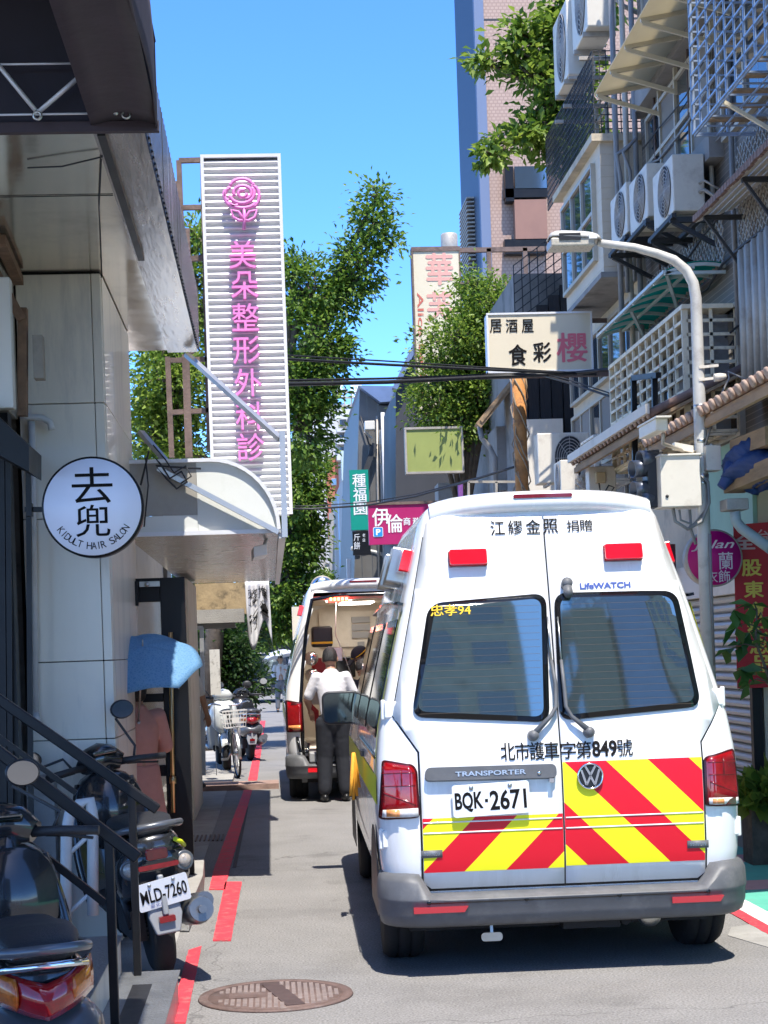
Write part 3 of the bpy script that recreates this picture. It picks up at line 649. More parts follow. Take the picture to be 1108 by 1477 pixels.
# body of the building behind, upper floors
MB().box((-6, 10.5, 0), (-1.5, 13.0, 4.0)).build('wall', M['brown_wall'], sal)
uw = MB(); uw.box((-6, 5.0, 4.1), (-1.9, 13.0, 11)); uw.build('upper_wall', M['brown_wall'], sal)
# canopy
cs = MB().grid(lambda u, v: Vector((-3.2 + 2.5 * u, 4.0 + 9.0 * v, 4.03)), 20, 40, flip=True); cs.box((-3.2, 4.0, 4.06), (-.5, 13.0, 4.12)); cs.build('canopy_soffit', M['soffit_steel'], sal)
fs = MB(); fs.box((-.70, 4.0, 4.012), (-.475, 13.0, 4.06)); fs.build('canopy_edge', mat('edge_steel', (.50, .45, .41), .25, .85, var=.18, vscale=2.5, bump=.15, bscale=5, stretch=(6, .8, 1)), sal)
fc = MB()
n = 360
fc.grid(lambda u, v: Vector((-.47 + .012 * (1 if int(v * n) % 4 in (1, 2) else 0), 4.0 + 9.0 * v, 4.02 + .46 * u)), 1, n, sm=False); fc.build('canopy_fascia', mat('fascia_steel', (.62, .60, .62), .22, .9), sal)
tr = MB(); a, c = PG(146, 190, 4.0), PG(204, 372, 4.0); tr.bar(a, c, .036, .035); tr.build('light_track', M['black_metal'], sal)
cb = MB(); cb.tube([PG(40, 242, 4.01), PG(90, 240, 4.0), PG(148, 226, 4.01)], .004, 6); cb.tube([PG(146, 230, 4.01), PG(143, 300, 4.005), PG(147, 394, 4.0), PG(146, 400, 3.96)], .004, 6); cb.build('cable', M['black_plastic'], sal)
for z0 in (6.4, 9.2): cs2 = MB()
sj = MB()
for Y in (6.8, 8.6): MB().box((-3.1, Y, 4.024), (-.71, Y + .003, 4.0285)).build('soffit_joint', M['dark_gap'], sal)
# beam and wall over the shop front (far left)
bw = MB(); bw.box((-3.5, 9.6, 3.15), (-1.46, 10.29, 4.02)); bw.build('shopfront_lintel', M['brown_wall'], sal)
bb = MB(); bb.bar(PG(0, 345, 3.98), PG(42, 440, 3.98), .06, .05); bb.bar(PY(33, 445, 9.55), PY(33, 600, 9.55), .07, .05); bb.bar(PY(-10, 385, 9.5), PY(32, 462, 9.5), .05, .05); bb.build('rusty_angle', mat('rust', (.19, .115, .07), .85, .2, var=.35, vscale=9, bump=.3, bscale=50), sal)
MB().box(PY(50, 488, 9.6), PY(63, 545, 9.5)).build('junction_box', M['brown_wall'], sal)
sb = MB(); sb.box(PY(-60, 400, 9.4), PY(24, 592, 9.5)); sb.build('fascia_sign', M['pale_sign'], sal, bevel=.01)
bf = MB(); bf.box((-3.2, 9.85, 0), (-1.455, 9.98, 3.13)); bf.build('shopfront', M['black_metal'], sal)
bl = MB(); bl.prism([PY(-30, 575, 9.3), PY(42, 642, 9.3), PY(42, 680, 9.3), PY(-30, 640, 9.3)], (0, .5, 0)); bl.build('shopfront_hood', M['black_metal'], sal)
fr = MB(); 
for px in (3, 12, 41): fr.bar(PY(px, 660, 9.82), PY(px + 4, 1200, 9.82), .025, .03)
fr.build('shopfront_mullion', M['black_metal'], sal)
pp_ = MB(); pp_.tube([PY(75, 620, 10.22), PY(72, 609, 10.22), PY(62, 603, 10.22), PY(40, 601, 10.22), PY(28, 596, 10.22)], .021, 10); pp_.tube([PY(45, 604, 10.25), PY(47, 680, 10.25), PY(51, 1035, 10.25)], .022, 10); pp_.tube([PY(51, 1030, 10.25), PY(53, 1042, 10.2)], .026, 8)
pp_.build('drain_pipe', mat('pipe_white', (.55, .54, .52), .5, var=.1, vscale=6), sal)

# dark fabric awning, nearest
mat('awning_fabric', (.022, .020, .030), .8, var=.15, vscale=4, bump=.15, bscale=12)
mat('awning_plum', (.050, .036, .044), .75, var=.2, vscale=6, bump=.2, bscale=10)
aw = thing('fabric_awning', 'dark navy fabric awning with white frame struts hanging over the lane', 'awning', (-1.6, 4, 3.56))
A = PY(228, 187, 6.0); zb = A.z; xo = A.x; zt = PY(226, 62, 6.0).z
f_ = MB()
f_.grid(lambda u, v: Vector((-3.4 + (xo + 3.4) * u, 1.2 + 4.8 * v, zt + 1.9 * (1 - u) + .02 * sin(v * 19) * sin(u * 3.1))), 12, 24)
f_.add([(-3.4, 6, zb), (xo, 6, zb), (xo, 6, zt), (-3.4, 6, zt + 1.9)], [(0, 1, 2, 3)])
f_.build('canopy_cover', M['awning_fabric'], aw, solid=.006, offset=1)
v_ = MB(); v_.grid(lambda u, v: Vector((xo + .008 * sin(v * 23), 1.2 + 4.8 * v, zb + .035 * abs(sin(v * 9.4)) * (1 - u) * .4 + (zt - zb) * u)), 4, 40)
v_.grid(lambda u, v: Vector((xo - .23 * u * 1.0, 1.2 + 4.8 * v, zb + .012 + .02 * sin(u * 3.1))), 4, 30)
v_.build('valance', M['awning_plum'], aw, solid=.004)
sm_ = MB(); sm_.box((-3.4, 5.985, zb - .008), (xo + .004, 6.012, zb + .028)); sm_.build('hem', M['awning_plum'], aw)
st = MB(); Yf = 5.93
for a, c in (((-20, 72), (52, 160)), ((55, 162), (140, 89)), ((157, 92), (178, 160)), ((165, 92), (184, 158)), ((-10, 93), (140, 91))): st.tube([PY(a[0], a[1], Yf), PY(c[0], c[1], Yf)], .0085 if a[1] != 93 else .004, 7)
st.tube([PY(-20, 166, Yf), PY(172, 163, Yf)], .004, 6); st.build('strut', mat('white_tube', (.6, .6, .62), .4, .3), aw)
for c in ((54, 167), (182, 165)): p = PY(c[0], c[1], Yf - .02); rg = MB(); rg.tube([p + Vector((cos(t) * .013, 0, sin(t) * .013)) for t in [2 * pi * k / 14 for k in range(14)]], .005, 7, closed=True); rg.build('ring', M['steel'], aw)
bs = MB(); bs.ball(PY(167, 162, Yf - .02), .011, 10); bs.build('ball_joint', M['steel'], aw)
sk_ = MB(); sk_.tube([PY(140, -20, 5.6), PY(156, 20, 5.7), PY(166, 45, 5.8)], .018, 7); sk_.build('frame_tube', M['steel'], aw)

# round projecting sign
rc = PY(137, 733.5, 9.55); rs = thing('round_sign', 'round white projecting salon sign with a black rim', 'sign', rc)
ax = Vector((-.02, -1, 0)); R_ = .279
MB().lathe([(R_ - .012, 0), (R_, .004), (R_, .10), (R_ - .012, .104)], rc - ax * .0, ax, 64).build('rim', M['black_metal'], rs)
MB().lathe([(R_ - .006, .03), (R_ - .012, .107), (0, .1075)], rc, ax, 64).build('face', mat('sign_face', (.86, .86, .95), .35, var=.02), rs)
f = sheet(rc + ax.normalized() * .109, (1, -.02, .0), (0, 0, 1), ax.normalized()); t = MB(); k = 9.55 / FPX
put_text(t, '去', f, (-28 * k, 5 * k, 29 * k, 56 * k), .002); put_text(t, '兜', f, (-24 * k, -42 * k, 24 * k, 3 * k), .002)
txt = 'KIDULT HAIR SALON'; n = len(txt)
for i, ch_ in enumerate(txt):
    if ch_ == ' ': continue
    a = radians(215 + (326 - 215) * i / (n - 1)); rr = 55 * k; u = Vector((-sin(a), cos(a))); v = Vector((-cos(a), -sin(a)))
    cx, cy = rr * cos(a), rr * sin(a); wch = {'I': 1.2}.get(ch_, 7.2) * k
    put_text(t, ch_, lambda x, y, l, cx=cx, cy=cy, u=u, v=v: f(cx + u.x * x + v.x * y, cy + u.y * x + v.y * y, l), (-wch / 2, -5 * k, wch / 2, 5 * k))
t.build('lettering', M['ink'], rs)
br = MB(); br.bar(PY(36, 735, 9.6), PY(70, 735, 9.6), .028, .028); br.box(PY(40, 727, 9.62), PY(46, 744, 9.55)); br.build('bracket', M['black_metal'], rs)

# tall vertical clinic sign
mat('rib_white', (.74, .74, .75), .4, .1, var=.04, vscale=3)
mat('pink_letter', (.80, .25, .60), .4, var=.05, vscale=6)
mat('rusty_frame', (.17, .12, .10), .75, .2, var=.35, vscale=8, bump=.2, bscale=40)
Ys = 16.0; a, b_, c, d = PY(290, 225, Ys), PY(404, 222, Ys), PY(423, 742, Ys), PY(306, 745, Ys)
x0, x1 = (a.x + d.x) / 2, (b_.x + c.x) / 2; z1 = a.z; z0 = c.z
vs_ = thing('clinic_sign', 'tall white ribbed vertical clinic sign with pink letters and a pink rose', 'sign', ((x0 + x1) / 2, Ys, z0))
pn = MB(); nr = 54; pr = []
for k_ in range(nr):
    z = z0 + .03 + (z1 - z0 - .06) * k_ / nr; h = (z1 - z0 - .06) / nr; pr += [(0, z), (-.028, z + h * .12), (-.034, z + h * .3), (-.028, z + h * .5), (0, z + h * .62), (.004, z + h * .8)]
pn.add([(x, Ys + y, z) for x in (x0 + .03, x1 - .03) for y, z in pr], [(i, i + 1, len(pr) + i + 1, len(pr) + i) for i in range(len(pr) - 1)]); pn.build('ribbed_panel', M['rib_white'], vs_)
fm = MB()
for xa in (x0, x1 - .03): fm.box((xa, Ys - .05, z0), (xa + .03, Ys + .16, z1))
for za in (z0, z1 - .03): fm.box((x0, Ys - .048, za), (x1, Ys + .158, za + .03))
fm.box((x0 + .02, Ys + .15, z0 + .02), (x1 - .02, Ys + .157, z1 - .02)); fm.build('frame', M['rib_white'], vs_)
f = sheet((0, Ys - .10, 0), (1, 0, 0), (0, 0, 1), (0, -1, 0))
for ch_, px, py in zip('美朵整形外科診', (350, 353, 354, 356, 358, 360, 362), (368, 412, 458, 505, 552, 600, 645)):
    p = PY(px, py, Ys - .1); q = .128; t = MB(); put_text(t, ch_, f, (p.x - q, p.z - q, p.x + q, p.z + q), .006, 0, .1)
    for s_ in (-.07, .07): t.bar((p.x + s_, Ys - .10, p.z), (p.x + s_, Ys - .01, p.z), .01)
    t.build('pink_letter', M['pink_letter'], vs_)
rp = lambda px, py: PY(px, py, Ys - .12); ro = MB()
def loop(cx, cy, rx, ry, a0, a1, n=16): return [rp(cx + rx * cos(radians(a0 + (a1 - a0) * i / n)), cy + ry * sin(radians(a0 + (a1 - a0) * i / n))) for i in range(n + 1)]
for pts in (loop(350, 279, 6, 5, 0, 300), loop(350, 278, 13, 10, 150, 430), loop(349, 279, 18, 14, -40, 170), loop(337, 283, 13, 14, 60, 250), loop(349, 270, 17, 12, 190, 350), loop(364, 283, 10, 15, -100, 80), loop(350, 289, 20, 11, 10, 170), loop(330, 281, 7, 8, 90, 270)):
    ro.tube(pts, .017, 7)
ro.tube([rp(352, 300), rp(353, 315), rp(352, 331)], .016, 7)
for s_ in (-1, 1): ro.tube([rp(352, 318), rp(352 + s_ * 8, 305), rp(352 + s_ * 18, 303), rp(352 + s_ * 16, 313), rp(352 + s_ * 7, 318), rp(352, 318)], .014, 7)
ro.build('rose_emblem', M['pink_letter'], vs_)
bk = MB(); Yb = Ys + .45
for (p, q, wd) in (((258, 232), (262, 330), .05), ((270, 330), (276, 510), .05), ((292, 228), (302, 650), .045), ((258, 232), (292, 231), .045), ((258, 300), (294, 299), .045), ((252, 375), (296, 372), .05), ((242, 515), (248, 660), .05), ((268, 512), (273, 660), .07), ((244, 520), (300, 518), .045), ((246, 595), (302, 592), .045), ((255, 262), (256, 320), .045)):
    bk.bar(PY(p[0], p[1], Yb), PY(q[0], q[1], Yb), wd, wd)
bk.build('support_frame', M['rusty_frame'], vs_)

# barrel awning over the arcade
mat('fibreglass', (.70, .71, .66), .4, var=.04, vscale=3, stain=(.5, .52, .42), sscale=3, samt=.4)
mat('grey_film', (.36, .34, .30), .5, var=.1, vscale=4, stain=(.16, .15, .13), sscale=2, samt=.5)
mat('soffit_strip', (.55, .53, .51), .25, .7, var=.08, vscale=4); stripes(M['soffit_strip'], 'Y', 9, None, None, .85, .5)
ba = thing('barrel_awning', 'white quarter-round awning with a grey end panel over the arcade', 'awning', (-.4, 12, 2.55))
xw, xe_, zb, zt = -.98, .09, 2.56, 3.06; Ya, Yb2 = 12.0, 20.0
prof = [(xw, zt)] + [(-.38, zt)] + [(-.38 + .47 * sin(radians(t)), zb + .0 + (zt - zb) * cos(radians(t))) for t in range(8, 91, 8)] + [(xe_, zb)]
sh_ = MB(); m_ = len(prof); sh_.add([(x, y, z) for y in (Ya, Ya + 2.6, Ya + 5.3, Yb2) for x, z in prof], [(j * m_ + i, j * m_ + i + 1, (j + 1) * m_ + i + 1, (j + 1) * m_ + i) for j in range(3) for i in range(m_ - 1)], 0, True); sh_.build('shell', M['fibreglass'], ba, solid=.01)
xs = -.475; ep = MB(); ep.prism([(x, Ya - .004, z) for x, z in [(xs, zb), (xs, zt)] + [p for p in prof if p[0] > xs]], (0, .012, 0)); ep.build('end_panel', M['fibreglass'], ba)
gp = MB(); gp.prism([(xw, Ya - .003, zb + .13), (xs - .002, Ya - .003, zb + .13), (xs - .002, Ya - .003, zt), (xw, Ya - .003, zt)], (0, .01, 0)); gp.build('grey_panel', M['grey_film'], ba)
wp = MB(); wp.box((xw, Ya - .012, zb), (xs - .002, Ya + .01, zb + .127)); wp.build('lower_panel', M['fibreglass'], ba)
MB().box((xw, Ya + .02, zb - .012), (xe_ - .004, Yb2, zb - .004)).build('soffit', M['soffit_strip'], ba)
eg = MB(); 
for i in range(m_ - 1): eg.bar((prof[i][0], Ya - .02, prof[i][1] + .01), (prof[i + 1][0], Ya - .02, prof[i + 1][1] + .01), .03, .025)
eg.bar((xe_ + .02, Ya - .02, zb - .02), (xe_ + .02, Yb2, zb - .02), .05, .07); eg.bar((xw, Ya - .022, zb), (xe_ + .02, Ya - .022, zb), .02, .03); eg.build('edge_trim', M['rib_white'], ba)
po = MB(); po.bar(PY(407, 622, Ya - .06), PY(411, 775, Ya - .06), .045, .04); po.bar(PY(270, 512, 12.9), PY(405, 634, Ya - .05), .05, .03); po.bar(PY(203, 623, 12.2), PY(262, 692, Ya - .06), .05, .03); po.bar(PY(228, 676, Ya - .07), PY(402, 768, Ya - .06), .06, .035); po.build('tie_bar', mat('alu', (.50, .50, .50), .35, .6, var=.1, vscale=5), ba)
pk = MB(); p = [(203, 700), (215, 650), (232, 670), (245, 690), (262, 680), (270, 695), (255, 705), (240, 690), (225, 672), (290, 676)]
pk.tube([PY(x, y, Ya - .1) for x, y in p], .008, 6); pk.tube([PY(x + 6, y - 8, Ya - .12) for x, y in p[1:7]], .006, 6); pk.tube([PY(210, 660, Ya - .1), PY(214, 700, Ya - .05), PY(208, 760, Ya - .05)], .006, 6); pk.build('loose_cable', M['black_plastic'], ba)
cc = MB(); q = PY(374, 797, 12.6); cc.obox(q, (.05, .015, .01), (-.01, .09, -.01), (0, 0, .04)); cc.tube([q + Vector((.03, .02, .03)), q + Vector((.06, .04, .11))], .014, 7); o = tag(cc.build('security_camera', M['rib_white'], None, bevel=.008), 'small white security camera under the barrel awning', 'camera')

# arcade shop wall beyond the salon
mat('tile_wall', (.45, .41, .36), .55, var=.1, vscale=3, bump=.1, bscale=20, stain=(.2, .17, .13), sscale=2, samt=.6)
ar = thing('arcade_shop', 'low arcade shop with a cream end column and stained beam', 'shop', (-1.5, 16, 0))
w_ = MB(); w_.box((-6, 13.05, 0), (-1.35, 24, 3.0)); w_.build('wall', M['tile_wall'], ar)
cl = MB(); cl.box((-1.05, 17.6, 0), (-.83, 19.7, 2.5)); cl.build('column', M['cream'], ar, bevel=.01)
bm_ = MB(); bm_.box(PY(281, 842, 21), PY(356, 886, 21.3)); bm_.build('stained_beam', mat('stained', (.36, .27, .15), .85, var=.25, vscale=5, stain=(.03, .028, .025), sscale=3.5, samt=1., bump=.2, bscale=30), ar)
b2 = MB(); b2.box(PY(280, 880, 20.5), PY(353, 898, 20.9)); b2.box(PY(280, 899, 20.6), PY(340, 906, 20.9)); b2.build('white_lintel', M['concrete'], ar)
gd = MB()
for px in (281, 291): gd.bar(PY(px, 905, 20.6), PY(px + 3, 1118, 20.6), .045, .05)
gd.bar(PY(280, 906, 20.6), PY(293, 905, 20.6), .045); gd.build('door_frame', M['alu'], ar)
gl_ = MB().box(PY(283, 908, 20.65), PY(292, 1110, 20.66)); gl_.build('door_glass', M['dark_glass'], ar)
st = MB(); st.box((-1.6, 20.0, 0), (-.95, 21.2, .12)); st.box((-1.6, 22.4, .06), (-1.0, 24.5, .35)); st.build('doorstep', M['concrete'], ar)
# steel door standing open
od = thing('open_door', 'tall black steel shop door standing open, with a long brass pull bar', 'door', (-.75, 12.2, 0))
x0, x1 = PY(236, 1000, 12.2).x, PY(272, 1000, 12.2).x; zt_ = PY(250, 833, 12.2).z; xl = PY(150, 850, 12.2).x
dr = MB(); dr.box((x0, 12.17, .14), (x1, 12.23, zt_)); dr.box((xl, 12.18, zt_ - .17), (x0, 12.22, zt_)); dr.box((xl, 12.18, .14), (x0, 12.22, .34)); dr.box((xl, 12.18, .85), (x0, 12.22, .93)); dr.box((xl, 12.18, 1.38), (x0, 12.22, 1.44)); dr.build('frame', M['black_metal'], od, bevel=.004)
gz = MB().box((xl, 12.195, .34), (x0, 12.20, zt_ - .17)); gm = mat('pink_glass', (.45, .42, .40), .05, trans=.0, alpha=.28, spec=.8); gz.build('glass', gm, od)
hn = MB(); a, c = PY(246, 912, 12.1), PY(250, 1172, 12.1); hn.tube([a, c], .016, 10)
for q in (a.lerp(c, .15), a.lerp(c, .82)): hn.tube([q, q + Vector((0, .08, 0))], .012, 8)
hn.tube([a.lerp(c, .8), a.lerp(c, .84)], .026, 10); hn.build('pull_bar', mat('brass', (.55, .42, .22), .3, .9), od)
ck = MB(); ck.box(PY(174, 839, 12.1), PY(201, 874, 12.16)); ck.build('door_closer', M['black_metal'], od); ck = MB(); ck.box(PY(201, 839, 12.12), PY(231, 846, 12.16)); ck.lathe([(.02, 0), (.015, .02), (0, .02)], PY(212, 843, 12.12), (0, -1, 0), 10); ck.build('closer_arm', M['steel'], od)
# grey sign box on a post and plank step
wb = thing('notice_board', 'narrow weathered white notice board beside the arcade hedge', 'board', PY(310, 1000, 22.0))
MB().box(PY(302, 937, 22.0), PY(319, 1002, 22.06)).build('panel', mat('worn_white', (.6, .59, .56), .7, var=.1, vscale=6, stain=(.1, .09, .08), sscale=9, samt=.9), wb); MB().box(PY(308, 1002, 22.02), PY(313, 1118, 22.05)).build('post', M['steel'], wb)
rm = MB(); p = [PG(287, 1243, .14), PG(296, 1237, .14), PG(292, 1300, .14), PG(270, 1318, .14)]; rm.prism([PG(268, 1240, .14), PG(295, 1236, .14), PG(293, 1262, .14), PG(272, 1312, .14), PG(250, 1312, .14)], (0, 0, -.135)); tag(rm.build('door_ramp', M['concrete'], None, bevel=.006), 'grey stone door ramp at the foot of the open black door', 'ramp')
# entrance steps with chequer plate and handrails
mat('chequer_plate', (.26, .27, .28), .4, .6, var=.15, vscale=5, bump=.5, bscale=70)
es = thing('entrance_steps', 'metal-plated salon entrance steps with a marble riser', 'steps', (-.8, 7.6, 0))
marble = mat('marble', (.34, .25, .22), .35, var=.35, vscale=7, stain=(.12, .09, .09), sscale=5, samt=.7, coat=.2)
xr = -.50
for i, (xa, z) in enumerate(((-.50, .18), (-.77, .36), (-1.04, .54))):
    MB().box((-2.2, 6.35, z - .18 + (.002 if i else 0)), (xa, 8.28, z - .006)).build('riser', marble if i == 0 else M['grey_panel'], es)
    tp = MB(); tp.box((xa - .27, 6.34, z - .006), (xa + .012, 8.29, z)); tp.build('tread', M['chequer_plate'], es)
    MB().box((xa - .19, 6.75, z - .002), (xa - .10, 7.95, z + .003)).build('grip_strip', M['black_plastic'], es)
for nm, Yr, pts, post, lb_ in (('handrail', 8.2, ((-60, 968), (228, 1168)), ((190, 1143), (197, 1392)), 'black metal handrail on the far side of the entrance steps, behind the near one'), ('handrail', 7.0, ((-60, 1040), (200, 1238)), ((157, 1206), (155, 1470)), 'black metal handrail on the near side of the entrance steps')):
    a, c = PY(*pts[0], Yr), PY(*pts[1], Yr); h = thing(nm, lb_, 'handrail', (c.x, Yr, 0))
    MB().bar(a, c, .042, .05).build('top_rail', M['black_metal'], h, bevel=.008)
    p0, p1 = PY(*post[0], Yr), PY(*post[1], Yr); p1.x = p0.x; p1.z = .18
    MB().bar(p0, p1, .036).build('post', M['black_metal'], h, bevel=.004)
    if Yr < 8: lo = MB(); lo.bar(PY(40, 1216, Yr), PY(152, 1303, Yr), .025, .03); lo.build('lower_rail', M['black_metal'], h)
    else: lo = MB(); lo.bar(PY(-60, 1020, Yr), PY(110, 1144, Yr), .02, .025); lo.build('lower_rail', M['black_metal'], h)
pgt = MB(); pgt.tube([PY(95, 1330, 8.9), PY(96, 1200, 8.9), PY(101, 1172, 8.9), PY(115, 1160, 8.9), PY(130, 1155, 8.9), PY(134, 1180, 8.9), PY(134, 1320, 8.9)], .03, 12)
for y in (1225, 1310): pgt.tube([PY(96, y + 10, 8.9), PY(134, y - 25, 8.9)], .012, 8)
tag(pgt.build('white_gate_rail', M['pipe_white'], None), 'pale curved tubular gate rail behind the entrance steps', 'rail')
# hanging cloth banner under the far end of the barrel awning
hb = thing('cloth_banner', 'white cloth banner with black characters hanging under the barrel awning', 'banner', PY(370, 845, 20.6))
def cl_(u, v): p = PY(353 + 35 * u + 5 * v, 838 + (78 + 22 * sin(u * 7)) * v, 20.6); return p + Vector((0, .04 * sin(u * 17 + v * 2), 0))
cbn = MB().grid(cl_, 16, 12); cbn.build('cloth', mat('cloth_white', (.66, .66, .68), .8, var=.08, vscale=10), hb, solid=.003)
t = MB()
for s_, u, v in (('整', .3, .25), ('行', .28, .62), ('業', .72, .62), ('推', .7, .25)):
    def ff(x, y, l, u=u, v=v): return cl_(min(1, max(0, u + x)), min(1, max(0, v - y))) + Vector((0, -.008 - l, 0))
    put_text(t, s_, ff, (-.19, -.13, .19, .13), .0)
t.build('lettering', M['ink'], hb)
# ================================================================== RIGHT SIDE
mat('wall_beige', (.60, .51, .37), .85, var=.1, vscale=2, bump=.15, bscale=25, stain=(.22, .20, .17), sscale=1.6, samt=.6)
mat('wall_grey', (.27, .26, .245), .85, var=.15, vscale=2, bump=.2, bscale=30, stain=(.10, .10, .095), sscale=1.4, samt=.7)
mat('tile_dark', (.10, .10, .105), .6, var=.15, vscale=4)
N, L, b = nodes_of(MATS['tile_dark']); tc = N.new('ShaderNodeTexCoord'); mp = N.new('ShaderNodeMapping'); mp.inputs['Rotation'].default_value = (radians(90), 0, radians(90)); br = N.new('ShaderNodeTexBrick'); L.new(tc.outputs['Object'], mp.inputs[0]); L.new(mp.outputs[0], br.inputs[0])
br.inputs['Scale'].default_value = 9; br.offset = 0; br.inputs['Color1'].default_value = (.17, .15, .125, 1); br.inputs['Color2'].default_value = (.12, .105, .09, 1); br.inputs['Mortar'].default_value = (.29, .255, .21, 1); br.inputs['Mortar Size'].default_value = .035; br.inputs['Brick Width'].default_value = .5; br.inputs['Row Height'].default_value = .5
L.new(br.outputs['Color'], b.inputs['Base Color'])
mat('win_frame', (.48, .43, .34), .5, .2, var=.08, vscale=6)
mat('win_glass', (.03, .045, .06), .04, spec=1., ior=2.1)
mat('blind', (.20, .185, .165), .7, var=.08, vscale=4)
mat('cage_cream', (.78, .69, .50), .55, var=.12, vscale=6, stain=(.33, .25, .17), sscale=7, samt=.5)
mat('cage_blue', (.36, .44, .55), .4, .4, var=.12, vscale=6, stain=(.2, .15, .12), sscale=9, samt=.4)
mat('mesh_dark', (.05, .052, .055), .6, .3, var=.2, vscale=6)
mat('ac_white', (.70, .655, .56), .5, var=.06, vscale=4, stain=(.36, .30, .24), sscale=4, samt=.5)
mat('ac_grille', (.42, .40, .37), .55, var=.2, vscale=30)
mat('green_sheet', (.015, .17, .13), .35, var=.12, vscale=5, trans=.25)
mat('beige_sheet', (.60, .55, .42), .5, var=.06, vscale=3, stain=(.42, .34, .24), sscale=3, samt=.4)
mat('roof_tile', (.23, .15, .12), .8, var=.3, vscale=9, bump=.3, bscale=30)
mat('old_wood', (.32, .22, .13), .85, var=.35, vscale=7, bump=.3, bscale=30, stretch=(1, .2, 1))
mat('galv', (.42, .385, .33), .55, .3, var=.2, vscale=4, stain=(.22, .15, .10), sscale=3, samt=.5)
mat('pipe_grey', (.24, .235, .225), .5, var=.15, vscale=6)
mat('shutter', (.50, .50, .48), .5, .2, var=.08, vscale=4, stain=(.3, .28, .26), sscale=2, samt=.4)
def leafy(name, col, tr=.4, rough=.55):
    """thin sheet that lets some light through"""
    m = mat(name, col, rough, var=.1, vscale=5); N, L, b = nodes_of(m); t = N.new('ShaderNodeBsdfTranslucent'); t.inputs[0].default_value = (*col, 1)
    x = N.new('ShaderNodeMixShader'); x.inputs[0].default_value = tr; L.new(b.outputs[0], x.inputs[1]); L.new(t.outputs[0], x.inputs[2]); L.new(x.outputs[0], N['Material Output'].inputs[0]); return m
def window(par, X, y0, y1, z0, z1, ny=2, nz=1, fw=.04, gm='win_glass', blinds=()):
    """framed window in a wall facing -X"""
    f = MB(); f.box((X - .035, y0, z0), (X + .03, y1, z0 + fw)); f.box((X - .035, y0, z1 - fw), (X + .03, y1, z1))
    for i in range(ny + 1): y = y0 + (y1 - y0 - fw) * i / ny; f.box((X - .033, y, z0 + fw), (X + .028, y + fw, z1 - fw))
    for j in range(1, nz): z = z0 + (z1 - z0) * j / nz; f.box((X - .031, y0 + fw, z - fw / 2), (X + .026, y1 - fw, z + fw / 2))
    w_ = f.build('window', M['win_frame'], par)
    MB().box((X - .006, y0 + .01, z0 + .01), (X + .01, y1 - .01, z1 - .01)).build('glass', M[gm], w_)
    for i in blinds:
        ya = y0 + (y1 - y0) * i / ny; MB().box((X - .012, ya + fw, z0 + fw), (X - .0075, ya + (y1 - y0) / ny - .005, z1 - fw)).build('blind', M['blind'], w_)
    return w_
def lattice(mb, o, U, V, nu, nv, t, tv=None):
    """bars along two directions from corner o"""
    o, U, V = map(Vector, (o, U, V))
    for i in range(nu + 1): mb.bar(o + U * i / nu, o + U * i / nu + V, tv or t)
    for j in range(nv + 1): mb.bar(o + V * j / nv, o + V * j / nv + U, t)
    return mb
nb = thing('old_apartment_block', 'old grey apartment block with caged windows along the right of the lane', 'building', (4.5, 15, 0))
MB().box((4.3, 5, 3.0), (10, 18.6, 13)).build('wall', M['tile_dark'], nb)
g_ = MB().box((3.82, 13.0, 0), (10, 18.4, 3.0)); g_.box((4.7, 5, 0), (10, 12.99, 3.0)); g_.build('ground_floor', M['wall_beige'], nb)
for z0, z1, blinds in ((6.35, 7.35, (0, 2)), (7.75, 8.9, (1, 3)), (9.6, 10.8, (0, 2)), (11.2, 12.4, (1,))): window(nb, 4.28, 15.6, 18.2, z0, z1, 4, 2, blinds=blinds)
window(nb, 4.28, 13.0, 15.2, 6.2, 7.6, 3, 1, blinds=(0,)); window(nb, 4.28, 13.0, 15.2, 8.6, 10.2, 3, 1)
window(nb, 4.28, 14.9, 17.9, 3.5, 4.7, 5, 1, blinds=(1, 3))
ld = MB()
for z in (7.45, 9.0, 6.1): ld.box((4.16, 15.3, z), (4.3, 18.5, z + .22))
ld.build('ledge', M['wall_grey'], nb)
# wire mesh screens fixed on the wall
ms = MB()
for (y0, y1, z0, z1) in ((13.2, 14.7, 4.5, 6.0), (15.2, 18.3, 5.1, 5.6)):
    for i in range(int((y1 - y0 + z1 - z0) / .11)):
        for sg in (1, -1):
            s = i * .11; a = (y0 + s, z0) if s < y1 - y0 else (y1, z0 + s - (y1 - y0)); c = (y0, z0 + s) if s < z1 - z0 else (y0 + s - (z1 - z0), z1)
            if sg < 0: a, c = (y0 + y1 - a[0], a[1]), (y0 + y1 - c[0], c[1])
            ms.bar((4.24, a[0], a[1]), (4.24, c[0], c[1]), .012)
ms.build('mesh_screen', M['galv'], nb)
# cream window cage
def cage(name, label, X, y0, y1, z0, z1, nu, nv, m, side=True, X2=4.28, t=.028, floor=False):
    r = thing(name, label, 'window cage', (X, y0, z0))
    f = MB(); lattice(f, (X, y0, z0), (0, y1 - y0, 0), (0, 0, z1 - z0), nu, nv, t); f.build('front_grille', m, r)
    if side:
        s_ = MB(); lattice(s_, (X + t, y0 + .002, z0 + .003), (X2 - X - t, 0, 0), (0, 0, z1 - z0), 2, nv, t); s_.build('side_grille', m, r)
        s_ = MB(); lattice(s_, (X + t, y1 - .002, z0 + .003), (X2 - X - t, 0, 0), (0, 0, z1 - z0), 2, nv, t); s_.build('side_grille', m, r)
    g = MB(); lattice(g, (X + t, y0 + .004, z0 - t), (0, y1 - y0 - .01, 0), (X2 - X - t, 0, 0), nu, 3, t * .9); g.build('base_grille', m, r)
    return r
c1 = cage('window_cage', 'cream steel window cage under the green awning', 3.8, 15.05, 18.3, 3.56, 4.68, 11, 9, M['cage_cream'])
